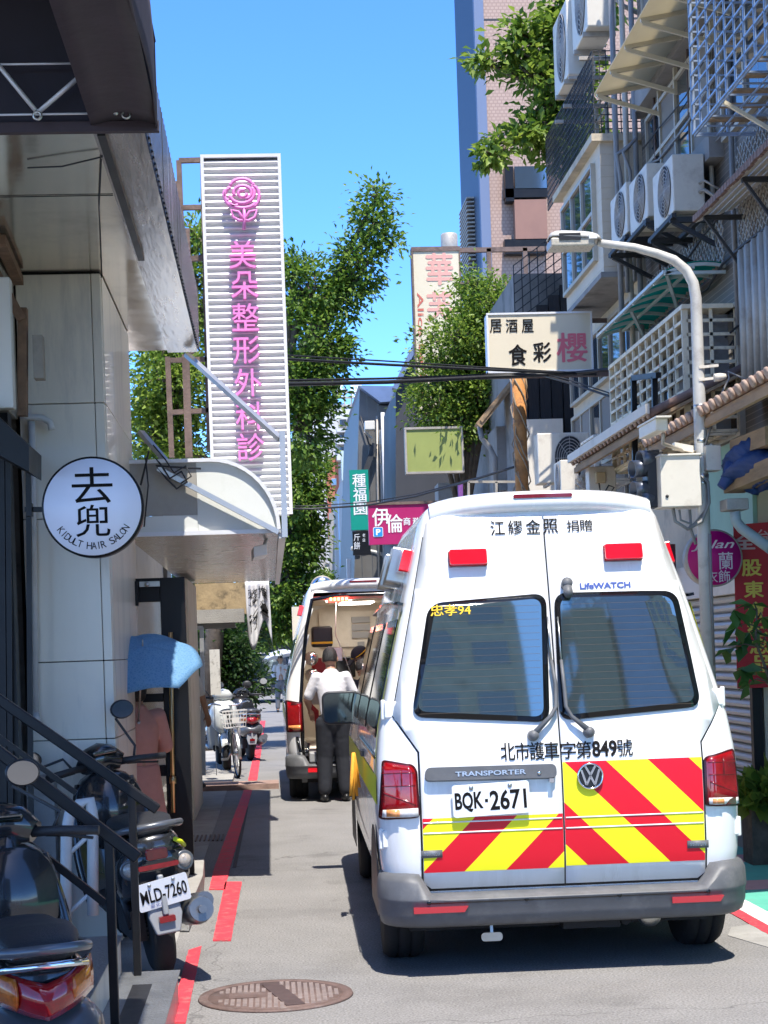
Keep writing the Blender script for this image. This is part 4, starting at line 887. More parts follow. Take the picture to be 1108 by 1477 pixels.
MB().box((3.78, 15.0, 4.66), (4.28, 18.32, 4.70)).build('cage_roof', M['cage_cream'], c1)
MB().box((3.86, 15.2, 3.60), (4.25, 15.22, 4.64)).build('side_sheet', M['wall_grey'], c1)
c2 = cage('window_cage', 'pale blue steel window cage high at the upper right corner', 3.7, 11.2, 14.1, 5.95, 8.4, 11, 20, M['cage_blue'], t=.015)
for i in range(8): MB().box((3.75, 11.25 + i * .36, 5.97), (4.28, 11.33 + i * .36, 5.99)).build('floor_slat', M['old_wood'], c2)
for y_ in (11.9, 13.2): MB().bar((3.72, y_, 5.93), (4.28, y_ + .02, 5.60), .028).build('stay_bar', M['cage_cream'], c2)
# metal-edged ledge awnings at the far right
lr = thing('lean_to_roof', 'pale metal lean-to roof with rusty edge under the blue window cage', 'roof', (4.1, 12, 5.4))
r_ = MB()
for k in range(5):
    xa, xb = 3.88 + k * .09, 3.88 + k * .09 + .075; r_.obox(((xa + xb) / 2, 12.2, 5.40 + k * .03), (.036, 0, .012), (0, 2.6, 0), (0, 0, .012))
r_.build('slat_sheet', M['ac_white'], lr)
ed = MB(); n = 60
for i in range(n): ed.box((3.85, 9.6 + i * 5.2 / n, 5.38 - random.random() * .012), (3.885, 9.6 + (i + .85) * 5.2 / n, 5.43)); 
ed.build('rusty_edge', M['roof_tile'], lr)
rb = MB(); 
for y in (14.6, 13.4, 12.2): rb.bar((3.9, y, 5.37), (4.28, y, 5.37), .04); rb.bar((3.92, y, 5.36), (4.28, y, 4.85), .025)
rb.build('bracket', M['mesh_dark'], lr)
# vertical bamboo / corrugated screen on the near wall
cs = MB(); n = 40
for i in range(n): y = 10.6 + i * .098; cs.tube([(4.16 + .02 * (i % 2), y, 3.85), (4.16 + .02 * (i % 2), y, 5.02)], .045, 6)
cs.build('corrugated_screen', M['galv'], nb)
# green awning
ga = thing('green_awning', 'green corrugated sheet awning with white ribs above the cream cage', 'awning', (3.9, 16, 5))
y0, y1 = 15.3, 18.5; P0, P1 = Vector((3.71, 0, 5.07)), Vector((4.28, 0, 5.13))
sh = MB(); sh.grid(lambda u, v: Vector((P0.x + (P1.x - P0.x) * u, y0 + (y1 - y0) * v, P0.z + (P1.z - P0.z) * u + .05 * sin(u * pi) + .010 * sin(v * 160))), 8, 90); sh.build('sheet', leafy('green_sheet_thin', (.02, .46, .34), .7, .4), ga, solid=.004)
rb = MB()
for i in range(8):
    y = y0 + .02 + (y1 - y0 - .04) * i / 7; pts = [(P0.x + (P1.x - P0.x) * u, y, P0.z + (P1.z - P0.z) * u + .05 * sin(u * pi) - .025) for u in [k / 6 for k in range(7)]]
    for a, c in zip(pts, pts[1:]): rb.bar(a, c, .03)
    pass
rb.bar((3.71, y0, 5.06), (3.71, y1, 5.06), .03); rb.bar((3.72, y0 + .02, 5.05), (4.28, y0 + .02, 5.05), .03); rb.bar((3.98, y0 + .01, 5.10), (3.98, y1 - .01, 5.10), .025); rb.bar((3.80, y0 + .3, 5.1), (4.28, y0 + 1.6, 4.8), .03); rb.bar((3.80, y0 + 1.9, 5.1), (4.28, y0 + 3.0, 4.8), .03); rb.build('rib', mat('rib_pale', (.55, .60, .56), .45, .2, var=.1, vscale=6), ga)
# air conditioner prototype, fan side facing -X
def ac_unit(label, loc, rz=0., s=1., parts=True):
    r = thing('air_conditioner', label, 'air conditioner', (0, 0, 0), 'outdoor air conditioner units')
    w_, d_, h_ = .80 * s, .30 * s, .56 * s
    MB().box((-d_ / 2, -w_ / 2, .03), (d_ / 2, w_ / 2, h_)).build('casing', M['ac_white'], r, bevel=.015)
    g = MB(); cy, cz, R = -.09 * s, h_ / 2 + .01, .235 * s
    for k in range(1, 8): g.tube([(-d_ / 2 - .012, cy + R * k / 7 * cos(t), cz + R * k / 7 * sin(t)) for t in [2 * pi * q / 24 for q in range(24)]], .0045, 4, closed=True)
    for q in range(8): t = 2 * pi * q / 8; g.bar((-d_ / 2 - .011, cy, cz), (-d_ / 2 - .011, cy + R * cos(t), cz + R * sin(t)), .006)
    g.build('fan_grille', M['ac_grille'], r)
    MB().lathe([(R * 1.0, 0), (R, .004), (0, .004)], (-d_ / 2 - .001, cy, cz), (-1, 0, 0), 28).build('fan_well', M['tile_dark'] if False else M['mesh_dark'], r)
    for y in (-.25, .25): MB().box((-d_ / 2 - .02, y * s - .02, 0), (d_ / 2 + .02, y * s + .02, .03)).build('foot', M['galv'], r)
    t = MB(); t.tube([(d_ / 2 - .05, -w_ / 2 - .005, .2 * s), (d_ / 2 - .03, -w_ / 2 - .08, .2 * s), (d_ / 2 + .05, -w_ / 2 - .1, .14 * s), (d_ / 2 + .2, -w_ / 2 - .08, .1 * s)], .018, 8); t.tube([(d_ / 2 - .05, -w_ / 2 - .005, .28 * s), (d_ / 2 - .03, -w_ / 2 - .1, .28 * s), (d_ / 2 + .1, -w_ / 2 - .1, .2 * s)], .012, 8); t.build('hose', M['galv'], r)
    r.location = loc; r.rotation_euler = (0, 0, rz); return r
ac = ac_unit('pale air conditioner, nearest and tallest of the three on the bracket below the wall windows', (4.0, 15.85, 5.62))
dup(ac, (4.0, 16.9, 5.84), label='pale air conditioner in the middle of the three on the bracket below the wall windows')
a3 = dup(ac, (4.0, 17.85, 5.92), label='farthest of the three air conditioners on the bracket below the wall windows')
bk = thing('wall_bracket', 'dark steel bracket frame carrying three air conditioners', 'bracket', (4.1, 17, 5.4))
b_ = MB()
for y, z in ((15.5, 5.58), (16.3, 5.58), (16.5, 5.80), (17.35, 5.80), (17.5, 5.88), (18.2, 5.88)): b_.bar((3.82, y, z), (4.3, y, z), .05); b_.bar((3.85, y, z - .02), (4.3, y, z - .26), .04)
for x in (3.84, 4.12):
    for ya, yb, z in ((15.4, 16.4, 5.60), (16.45, 17.4, 5.82), (17.42, 18.3, 5.90)): b_.bar((x, ya, z), (x, yb, z), .04)
b_.build('frame', M['mesh_dark'], bk)
# conduits, cables and small rusted clutter on the old facade
cl_r = random.Random(3); fc_ = thing('facade_cables', 'tangle of thin dark cables and conduits running along the old caged facade', 'cables', (4.25, 15, 5))
for q in range(9):
    z = 3.35 + q * .55 + cl_r.uniform(-.15, .15); pts = []; y = 11.0
    while y < 18.4: pts.append((4.27 - .02 - cl_r.random() * .03, y, z - .07 * sin((y - 11) * cl_r.uniform(1.2, 1.5)) + cl_r.uniform(-.03, .03))); y += .6
    MB().tube(pts, cl_r.choice((.008, .011, .014)), 5).build('cable', M[cl_r.choice(('black_plastic', 'pipe_grey', 'black_plastic'))], fc_)
for q in range(7):
    y = 11.6 + q * 1.0 + cl_r.uniform(-.3, .3); z0 = cl_r.uniform(3.2, 5.5); MB().tube([(4.26, y, z0), (4.255, y + .02, z0 + 1.2), (4.26, y + .01, z0 + 2.6)], cl_r.choice((.015, .02, .025)), 7).build('conduit', M[cl_r.choice(('pipe_grey', 'rusty_frame', 'win_frame'))], fc_)
# pipes on the wall edge
pw = thing('drain_pipe', 'bundle of grey and black drain pipes running down the wall edge', 'pipes', (4.15, 18.45, 5))
for dx, dy, m in ((0, 0, 'pipe_grey'), (.09, -.1, 'win_frame'), (.18, -.16, 'pipe_grey')): MB().tube([(3.98 + dx, 18.45 + dy, 4.3), (3.98 + dx, 18.45 + dy, 9.5)], .030, 10).build('pipe', M[m], pw)
t = MB(); t.tube([(4.1, 18.3, 7.1), (3.95, 18.3, 7.0), (3.98, 18.3, 6.8), (4.02, 18.3, 6.2), (4.02, 18.3, 5.5)], .024, 8); t.tube([(4.15, 18.2, 7.15), (4.0, 18.2, 7.0), (4.07, 18.2, 6.8), (4.08, 18.2, 5.6)], .02, 8); t.build('lagged_hose', M['pipe_grey'], pw)
# beige sheet awning up high
bw = thing('beige_awning', 'beige sheet awning on triangular brackets high above the wall windows', 'awning', (3.9, 16, 7.4))
y0, y1 = 14.0, 17.6
s_ = MB(); s_.grid(lambda u, v: Vector((3.58 + .72 * u, y0 + (y1 - y0) * v, 7.44 + .13 * u)), 2, 20); s_.build('sheet', leafy('beige_sheet_thin', (.66, .60, .45), .5), bw, solid=.012)
for i in range(6):
    r_ = MB(); y = y1 - .05 - i * .70; r_.bar((3.6, y, 7.41), (4.28, y, 7.53), .035, .04); r_.bar((3.62, y, 7.39), (4.28, y, 7.20), .03, .04); r_.bar((4.26, y, 7.18), (4.26, y, 7.52), .04); r_.build('bracket', M['beige_sheet'], bw)
# projecting bay building
by = thing('bay_building', 'beige house with a projecting glazed bay and roof terrace on the right', 'building', (4.5, 20, 0))
MB().box((4.25, 18.62, 2.9), (10, 23.0, 7.2)).build('wall', M['wall_beige'], by)
MB().box((3.85, 18.62, 0), (10, 23.6, 2.9)).build('ground_floor', M['wall_beige'], by)
bay = MB(); bay.box((3.84, 18.66, 5.80), (4.3, 21.0, 7.25)); bay.build('bay', mat('bay_cladding', (.62, .53, .40), .6, var=.06, vscale=3), by)
stripes(M['bay_cladding'], 'Z', 8, None, None, .93, .35)
MB().box((3.74, 18.60, 7.25), (4.6, 21.2, 7.33)).build('bay_roof', M['wall_beige'], by); MB().box((3.80, 18.62, 5.74), (4.3, 21.05, 5.80)).build('bay_floor', M['wall_grey'], by)
window(by, 3.82, 18.95, 20.95, 6.0, 7.1, 3, 2, .045)
window(by, 4.22, 18.9, 22.9, 3.1, 4.75, 6, 2, .045, blinds=(1, 2, 4))
window(by, 4.22, 18.9, 22.9, 4.9, 5.6, 6, 1, .045)
tp = MB(); lattice(tp, (3.8, 18.7, 7.33), (0, 3.2, 0), (0, 0, .95), 40, 12, .01); lattice(tp, (3.8, 18.7, 7.33), (.6, 0, 0), (0, 0, .95), 8, 12, .01); tp.build('terrace_mesh', M['mesh_dark'], by)
for lab, loc in (('air conditioner on the terrace corner beside the beige sheet awning, the upper one', (3.95, 19.3, 8.55)), ('air conditioner on the terrace corner beside the tree, the lower one', (3.9, 20.3, 8.35))):
    o = dup(ac, loc, label=lab); o.scale = (1.1, 1.15, 1.7)
pk = MB()
for y in (18.95, 19.6, 20.0, 20.6): pk.box((3.7, y, 8.27 if y < 19.8 else 8.07), (4.3, y + .04, 8.31 if y < 19.8 else 8.11)); pk.box((4.2, y, 7.3), (4.24, y + .04, 8.3))
for z in (8.05, 8.25): pk.box((4.205, 18.9, z), (4.235, 20.7, z + .03))
tag(pk.build('steel_rack', M['galv'], None), 'galvanised steel rack holding two air conditioners at the terrace corner', 'rack')
# dark timber-plank house and lower buildings behind
dk = thing('plank_house', 'dark plank-clad house wall behind the sakura sign', 'house', (5, 25, 0))
p_ = MB()
pl0, pl1 = PY(742, 560, 24.0), PY(818, 560, 24.0)
n = 10; xs = [3.62 + i * .17 for i in range(n)]
for i, x in enumerate(xs): p_.box((x, 24.0 + .01 * (i % 2), 3.0), (x + .155, 24.08, 6.25 + .14 * i))
p_.build('planks', mat('dark_plank', (.022, .02, .02), .8, var=.4, vscale=5, bump=.3, bscale=20, stretch=(3, 1, .4)), dk)
MB().box((3.66, 24.1, 0), (9, 30, 7.0)).build('wall', M['wall_grey'], dk)
rl = MB(); lattice(rl, (3.64, 24.02, 6.3), (1.4, 0, 1.0), (0, 0, .8), 12, 6, .014); rl.build('roof_railing', M['mesh_dark'], dk)
bp = MB(); bp.box((3.66, 23.6, 2.9), (4.2, 23.98, 4.85)); tag(bp.build('beige_wall', M['cream'], None), 'blank cream side wall left of the upper windows', 'wall')
sd_ = thing('shed', 'small grey shed with a slanting timber eave behind the rusty pole', 'shed', (3.3, 26, 0))
MB().box(PY(716, 615, 25.5), PY(748, 715, 26.5)).build('wall', M['wall_grey'], sd_)
e_ = MB(); e_.bar(PY(690, 612, 25.2), PY(742, 545, 25.2), .7, .05); e_.bar(PY(690, 614, 24.9), PY(742, 549, 24.9), .06, .1); e_.build('eave', M['old_wood'], sd_)
MB().tube([PY(692, 615, 25), PY(695, 632, 25), PY(706, 645, 25), PY(714, 660, 25), PY(716, 715, 25)], .04, 8).build('downpipe', M['pipe_grey'], sd_)
gr = MB(); gr.bar(PY(676, 695, 22), PY(745, 695, 22), .03); 
for px in (676, 716): gr.bar(PY(px, 695, 22), PY(px, 760, 22), .03)
tag(gr.build('railing', M['galv'], None), 'thin grey railing beside the rusty pole', 'railing')
lower = thing('shop_row', 'row of low shop fronts under the signs behind the ambulance', 'shop', (3.6, 26, 0))
MB().box((3.35, 24.2, 0), (9, 34, 3.5)).build('wall', M['wall_grey'], lower)
MB().box(PY(632, 697, 28), PY(652, 775, 28.6)).build('pillar', M['concrete'], lower)
MB().box(PY(661, 698, 26), PY(669, 775, 26.1)).build('door_curtain', mat('purple', (.22, .08, .30), .8, var=.3, vscale=30), lower)
# small AC units and boxes on the shop roof (behind the ambulance roof)
for lab, px, py, Y, s, rz in (('white air conditioner behind the rusty pole, tall and sunlit', 812, 702, 20.6, 1.0, pi / 2), ('small white air conditioner under the barred window box', 818, 722, 19.6, .7, 0)):
    p = PY(px, py, Y); o = dup(ac, (p.x, Y, p.z), rz, lab); o.scale = (s, s * .8, s * 1.15)
bx = cage('window_cage', 'small white barred box left of the cream cage', PX(829, 640, 3.72).x, 18.9, 19.7, 3.52, 4.02, 4, 4, M['ac_white'], X2=4.1)
mb_ = thing('meter_box', 'white wall cabinet with a small tan meter and loose wires', 'meter box', PY(866, 715, 18.2))
MB().box(PY(849, 673, 18.2), PY(885, 735, 18.4)).build('cabinet', M['ac_white'], mb_, bevel=.01); MB().box(PY(860, 681, 18.12), PY(872, 697, 18.2)).build('meter', mat('tan', (.55, .42, .24), .6), mb_, bevel=.006)
t = MB(); t.tube([PY(864, 697, 18.15), PY(866, 708, 18.1), PY(880, 712, 18.1), PY(886, 703, 18.1), PY(878, 700, 18.1), PY(870, 714, 18.1)], .008, 6); t.build('wire', M['black_plastic'], mb_)
# black window frame hung on the cage
wf = MB(); 
for a, c in (((914, 545), (950, 541)), ((914, 545), (916, 665)), ((944, 543), (946, 640)), ((914, 611), (946, 611))): wf.bar(PX(a[0], a[1], 3.55), PX(c[0], c[1], 3.55), .05)
tag(wf.build('black_frame', M['black_metal'], None), 'empty black sign frame standing before the cream window cage', 'frame')
# tiled lean-to roofs over the ground-floor shops
for nm, lab, Y0, Y1, xe0, ze in (('tile_eave', 'weathered tiled eave with a pale edge, behind the lamp post', 14.6, 18.5, 3.42, 3.62), ('tile_eave', 'weathered tiled eave with red tile ends and timber fascia, right of the lamp post', 9.6, 14.4, 3.30, 3.33)):
    r = thing(nm, lab, 'eave', (xe0, Y0, ze)); t = MB()
    rd = MB(); rd.add([(xe0, Y0, ze), (4.3, Y0, ze + .42), (4.3, Y1, ze + .42), (xe0, Y1, ze), (xe0, Y0, ze + .03), (4.3, Y0, ze + .45), (4.3, Y1, ze + .45), (xe0, Y1, ze + .03)], [(0, 3, 2, 1), (4, 5, 6, 7), (0, 1, 5, 4), (2, 3, 7, 6), (3, 0, 4, 7), (1, 2, 6, 5)]); rd.build('deck', M['old_wood'], r)
    n = int((Y1 - Y0) / .17)
    for i in range(n):
        y = Y0 + (i + .5) * (Y1 - Y0) / n; t.tube([(xe0 - .05, y, ze + .06), (4.3, y, ze + .48)], .040, 7)
    tc_ = t
    for i in range(n): y = Y0 + (i + .5) * (Y1 - Y0) / n; tc_.lathe([(.043, 0), (.043, .02), (.03, .024), (0, .024)], (xe0 - .045, y, ze + .062), (-1, 0, -.4), 8, 1)
    t.build('roof_tiles', [M['roof_tile'], mat('tile_pink', (.34, .25, .20), .8, var=.3, vscale=12) if 'tile_pink' not in M else M['tile_pink']], r)
    fb = MB(); fb.box((xe0 - .02, Y0, ze - .06), (xe0 + .015, Y1, ze + .0)); fb.build('fascia_board', M['old_wood'], r)
    if Y0 > 12: MB().box((xe0 - .09, Y0, ze + .055), (xe0 - .055, Y1, ze + .14)).build('gutter_edge', M['cream'], r)
# jade painted shop wall, planks, tarpaulin
js = MB(); js.box((3.78, 12.99, 2.35), (3.815, 14.6, 3.28)); js.box((4.66, 8, 1.0), (4.69, 12.98, 3.3)); o = js.build('painted_wall', mat('jade', (.27, .44, .36), .8, var=.12, vscale=2, stain=(.36, .40, .42), sscale=1.2, samt=.8), nb)
pk = thing('timber_plank', 'upper weathered plank stored under the tiled eave above the blue tarpaulin', 'plank', (3.5, 12, 3))
for nm, lab, a, c, wd in (('timber_plank', None, (1068, 648), (1120, 628), .13), ('timber_plank', 'lower weathered plank below the blue tarpaulin', (1058, 700), (1125, 672), .12)):
    k = MB(); A, C_ = PY(a[0], a[1], 12.4), PY(c[0], c[1], 11.6); k.bar(A, C_, .16, wd)
    if lab is None: k.build('board', M['old_wood'], pk)
    else: tag(k.build(nm, M['old_wood'], None), lab, 'plank')
tb = thing('tarpaulin', 'crumpled dark blue tarpaulin stuffed under the tiled eave', 'tarpaulin', (3.6, 12.2, 2.8))
tm = MB(); q0 = PY(1092, 672, 12.2)
def tf(u, v):
    a = u * 2 * pi; bb_ = v * pi; r = 1 + .22 * sin(3 * a + 4 * bb_) * sin(bb_ * 2.3) + .12 * sin(7 * a + 9 * bb_); return q0 + Vector((.22 * sin(bb_) * cos(a) * r, .5 * sin(bb_) * sin(a) * r, .17 * cos(bb_) * r))
tm.grid(tf, 36, 20); tm.build('sheet', mat('tarp_blue', (.015, .045, .16), .55, var=.2, vscale=8, bump=.3, bscale=14), tb)
MB().tube([PY(1062, 656, 12.2), PY(1056, 672, 12.2), PY(1050, 690, 12.2), PY(1040, 703, 12.2)], [.03, .06, .05, .035], 9).build('loose_end', M['tarp_blue'], tb)
# roller shutter shop front
rs_ = thing('roller_shutter', 'closed grey roller shutter behind the potted plant', 'shutter', (3.78, 13, 0))
z0, z1, n = .35, 2.05, 24; pr = []
for i in range(n): z = z0 + (z1 - z0) * i / n; h = (z1 - z0) / n; pr += [(3.80, z), (3.765, z + h * .2), (3.755, z + h * .5), (3.765, z + h * .8)]
pr.append((3.80, z1)); rm = MB(); rm.add([(x, y, z) for y in (13.05, 18.2) for x, z in pr], [(i, i + 1, len(pr) + i + 1, len(pr) + i) for i in range(len(pr) - 1)]); rm.build('slats', M['shutter'], rs_)
MB().box((3.7, 13.05, z1), (3.82, 18.3, 2.34)).build('shutter_box', M['cream'], rs_); MB().box((3.74, 13.05, .0), (3.82, 18.2, .34)).build('sill', M['wall_grey'], rs_)
MB().box((3.72, 12.97, 0), (3.80, 13.04, 2.4)).build('guide_post', M['black_metal'], rs_)
# downpipe with hopper above the banner
dp = thing('downpipe', 'grey downpipe with a hopper box crossing above the red banner', 'pipe', PY(1066, 720, 12.2))
MB().box(PY(1048, 719, 12.2), PY(1070, 738, 12.4)).build('hopper', M['concrete'], dp, bevel=.01); MB().tube([PY(1060, 738, 12.25), PY(1062, 752, 12.25), PY(1070, 762, 12.25), PY(1112, 792, 12.0)], .04, 12).build('pipe', mat('pipe_green', (.30, .36, .36), .5, var=.1, vscale=6), dp)
# red vertical banner with yellow characters
mat('banner_red', (.42, .022, .030), .7, var=.1, vscale=5); mat('banner_yellow', (.66, .50, .09), .7, var=.08, vscale=8)
Yb = 12.9; rb = thing('red_banner', 'tall red vertical banner with yellow characters behind the plant', 'banner', PY(1085, 990, Yb))
MB().prism([PY(1058, 757, Yb), PY(1150, 750, Yb), PY(1152, 990, Yb), PY(1064, 993, Yb)], (0, .01, 0)).build('cloth', M['banner_red'], rb)
f = sheet((0, Yb - .006, 0), (1, 0, 0), (0, 0, 1), (0, -1, 0)); t = MB()
for ch_, px, py in zip('股東會紀念品', (1084, 1087, 1090, 1092, 1095, 1098), (819, 850, 880, 906, 931, 957)):
    p = PY(px, py, Yb); put_text(t, ch_, f, (p.x - .075, p.z - .062, p.x + .075, p.z + .062), .018)
t.build('lettering', M['banner_yellow'], rb); t = MB()
p = PY(1074, 781, Yb); put_text(t, '全', f, (p.x - .085, p.z - .06, p.x + .085, p.z + .06), .02); p = PY(1100, 773, Yb); put_text(t, '台', f, (p.x - .05, p.z - .05, p.x + .05, p.z + .05), .01)
t.build('small_lettering', mat('banner_pale', (.55, .34, .32), .7), rb)
# round pink boutique sign
Yr = 12.95; c0 = PY(1025, 806, Yr); rr = thing('round_sign', 'round magenta boutique sign partly hidden behind the lamp post', 'sign', c0); R_ = .222; ax = Vector((0, -1, 0))
MB().lathe([(R_ - .01, 0), (R_, .005), (R_, .11), (R_ - .012, .115)], c0, ax, 48).build('rim', M['galv'], rr)
MB().lathe([(R_ - .01, .03), (R_ - .014, .117), (0, .118)], c0, ax, 48).build('face', mat('magenta', (.50, .002, .19), .5), rr)
f = sheet(c0 + ax * .12, (1, 0, 0), (0, 0, 1), ax); t = MB(); k = Yr / FPX
put_text(t, 'Julan', f, (-34 * k, 10 * k, 30 * k, 26 * k), .01, .35); put_text(t, '蘭', f, (6 * k, -17 * k, 27 * k, 8 * k), .004); put_text(t, '衣飾', f, (-14 * k, -36 * k, 22 * k, -18 * k), .002); t.build('lettering', mat('sign_pink', (.72, .60, .66), .5), rr)
pr_ = MB(); q = PY(970, 800, 15.2); pr_.box(PY(957, 785, 15.2), PY(972, 832, 15.3)); o = tag(pr_.build('dark_sign', mat('maroon', (.08, .012, .02), .5), None), 'small dark maroon shop sign seen beside the ambulance roof', 'sign')
# ------------------------------------------------------------------ street lamp
Yl = 12.5; base = PY(1020, 900, Yl); base.z = 0; top = PY(1004, 430, Yl)
mat('lamp_grey', (.56, .55, .51), .55, .15, var=.10, vscale=5, stain=(.30, .28, .26), sscale=7, samt=.5)
sl_ = thing('street_lamp', 'grey street lamp post with a curved arm over the lane', 'street lamp', base)
arm = [(1004, 430), (1000, 408), (990, 390), (972, 375), (948, 366), (915, 357), (862, 350)]
MB().tube([base, PY(1011, 640, Yl)] + [PY(x, y, Yl) for x, y in arm], [.056, .048, .042] + [.040, .038, .036, .033, .030, .027], 14).build('post', M['lamp_grey'], sl_)
hp = PY(828, 350, Yl); h = MB()
def hf(u, v):
    x = -.20 + .40 * u; e = max(0, 1 - ((u - .5) / .5) ** 4) ** .5; a = pi * (1 + v) if False else pi * v
    return hp + Vector((x, -.12 * cos(a) * (.55 + .45 * e) , .018 + .065 * sin(a) * e)) + Vector((0, 0, -.012 * (x / .2)))
h.grid(hf, 16, 10); hd = h.build('lamp_head', M['lamp_grey'], sl_, solid=.008)
lb = MB(); lb.box(hp + Vector((-.19, -.11, -.05)), hp + Vector((.14, .11, .018))); lb.build('lamp_housing', mat('lamp_glass', (.50, .47, .40), .3, var=.25, vscale=60), sl_, bevel=.015)
MB().box(hp + Vector((-.13, -.118, -.005)), hp + Vector((.03, -.10, .045))).build('louvre', M['black_plastic'], sl_); MB().box(hp + Vector((.09, -.126, .0)), hp + Vector((.15, -.10, .035))).build('lamp_tag', M['plate_white'], sl_)
for py in (590, 640, 690, 700): b_ = PY(1010 + (py - 590) * .03, py, Yl); MB().lathe([(.046, 0), (.050, .004), (.050, .03), (.046, .034)], b_, n=14).build('band', M['steel'], sl_)
at = MB(); 
for py in (530, 548): at.bar(PY(1008, py, Yl - .04), PY(1036, py - 3, Yl - .04), .02); 
at.lathe([(.03, 0), (.03, .05), (.02, .09), (0, .09)], PY(1030, 545, Yl - .05), (1, 0, .1), 12); tag(at.build('insulator_bracket', M['ac_white'], None), 'small white insulator bracket clamped high on the lamp post', 'bracket')
cb = thing('control_cabinet', 'cream control cabinet strapped to the lamp post', 'cabinet', PY(985, 735, Yl - .15))
MB().box(PY(952, 657, Yl - .22), PY(1001, 734, Yl + .02)).build('box', M['ac_white'], cb, bevel=.008); MB().box(PY(951, 655, Yl - .235), PY(1003, 662, Yl + .03)).build('lid', M['ac_white'], cb, bevel=.004)
MB().lathe([(.012, 0), (.012, .012), (0, .014)], PY(962, 716, Yl - .215), (0, -1, 0), 10).build('lock', M['black_plastic'], cb)
j2 = MB(); j2.box(PY(1018, 642, Yl - .12), PY(1034, 681, Yl + .02)); j2.tube([PY(1026, 640, Yl), PY(1024, 681, Yl)], .02, 8); tag(j2.build('terminal_box', M['ac_white'], None, bevel=.006), 'narrow white terminal box on the right of the lamp post', 'box')
cv = thing('traffic_camera', 'cream surveillance camera in a long housing on an arm from the lamp post', 'camera', PY(955, 620, Yl - .3))
q = PY(955, 612, Yl - .45); e = PY(930, 625, Yl + .35); ax_ = (e - q).normalized(); s_ = ax_.cross(Vector((0, 0, 1))).normalized(); u_ = s_.cross(ax_)
MB().obox(q.lerp(e, .5), ax_ * (e - q).length / 2, s_ * .045, u_ * .045).build('housing', M['ac_white'], cv, bevel=.01); MB().obox(q.lerp(e, .46) + u_ * .05, ax_ * ((e - q).length / 2 + .05), s_ * .055, u_ * .006).build('sunshield', M['ac_white'], cv)
MB().tube([PY(957, 625, Yl - .35), PY(956, 640, Yl - .3), PY(985, 650, Yl - .1), PY(1003, 652, Yl)], .014, 8).build('arm', M['galv'], cv); MB().obox(PY(985, 646, Yl - .08), (.07, 0, -.015), (0, .04, 0), (0, 0, .025)).build('arm_plate', M['ac_white'], cv)
sg = thing('traffic_signal', 'black traffic signal head with hooded lamps seen from the side, left of the cabinet', 'traffic signal', PY(930, 700, Yl))
MB().box(PY(933, 650, Yl - .1), PY(951, 734, Yl + .08)).build('housing', M['black_plastic'], sg, bevel=.01)
for i, (px, py) in enumerate(((922, 676), (924, 706), (933, 662), (932, 720))):
    p = PY(px, py, Yl - .05); hh = MB(); hh.lathe([(.062, -.1), (.066, .06), (.060, .06), (.056, -.1)], p, (-1, -.25, -.1), 18); hh.build('hood', mat('hood_steel', (.08, .09, .11), .3, .5) if 'hood_steel' not in M else M['hood_steel'], sg)
lc = thing('lamp_cable', 'looped grey cables hanging on the lamp post below the cabinet', 'cable', PY(990, 760, Yl))
c_ = MB(); c_.tube([PY(971, 734, Yl - .1), PY(974, 752, Yl - .12), PY(992, 763, Yl - .12), PY(1012, 752, Yl - .09), PY(1023, 725, Yl - .08), PY(1021, 695, Yl - .08), PY(1010, 686, Yl - .08), PY(1004, 700, Yl - .08)], .014, 8)
c_.tube([PY(980, 735, Yl - .1), PY(982, 750, Yl - .1), PY(1000, 757, Yl - .1), PY(1019, 735, Yl - .07)], .009, 7); c_.tube([PY(995, 735, Yl - .1), PY(997, 765, Yl - .08), PY(1004, 785, Yl - .07)], .012, 7); c_.tube([PY(1024, 770, Yl - .06), PY(1026, 860, Yl - .05), PY(1030, 960, Yl - .04)], .012, 7); c_.tube([PY(1017, 642, Yl - .06), PY(1024, 620, Yl - .05), PY(1024, 600, Yl), PY(1040, 570, Yl), PY(1052, 545, Yl), PY(1050, 536, Yl), PY(1070, 545, Yl), PY(1108, 560, Yl)], .008, 7)
c_.build('cable_loop', M['pipe_grey'], lc)
# ------------------------------------------------------------------ projecting signs on the right
mat('sign_cream', (.70, .62, .46), .5, var=.03, vscale=3, stain=(.55, .45, .32), sscale=3, samt=.35)
mat('sign_rose', (.72, .16, .20), .5)
Yk = 20.2; ik = thing('izakaya_sign', 'cream rectangular izakaya sign with black characters and one pink character', 'sign', PY(778, 540, Yk))
A, B, C_, D = PY(701, 452, Yk), PY(853, 447, Yk), PY(856, 535, Yk), PY(705, 536, Yk); xa, xb, za, zb = (A.x + D.x) / 2, (B.x + C_.x) / 2, C_.z, A.z
MB().box((xa, Yk, za), (xb, Yk + .16, zb)).build('panel', M['sign_cream'], ik)
f_ = MB()
for z in (za, zb - .022): f_.box((xa - .004, Yk - .014, z), (xb + .004, Yk + .17, z + .022))
for x in (xa - .004, xb - .018): f_.box((x, Yk - .012, za), (x + .022, Yk + .168, zb))
f_.build('frame', M['rib_white'], ik)
f = sheet((0, Yk - .005, 0), (1, 0, 0), (0, 0, 1), (0, -1, 0))
def px_text(items, m, Y, f, par, wt=.0, name='lettering'):
    t = MB()
    for ch_, px, py, w_, h_ in items:
        p = PY(px, py, Y); k = Y / FPX / 2; put_text(t, ch_, f, (p.x - w_ * k, p.z - h_ * k, p.x + w_ * k, p.z + h_ * k), wt)
    return t.build(name, m, par)
px_text([('居', 715, 470, 17, 19), ('酒', 738, 470, 17, 19), ('屋', 761, 470, 17, 19)], M['ink'], Yk, f, ik, .008); px_text([('食', 747, 512, 26, 30), ('彩', 782, 508, 26, 28)], M['ink'], Yk, f, ik, .014)
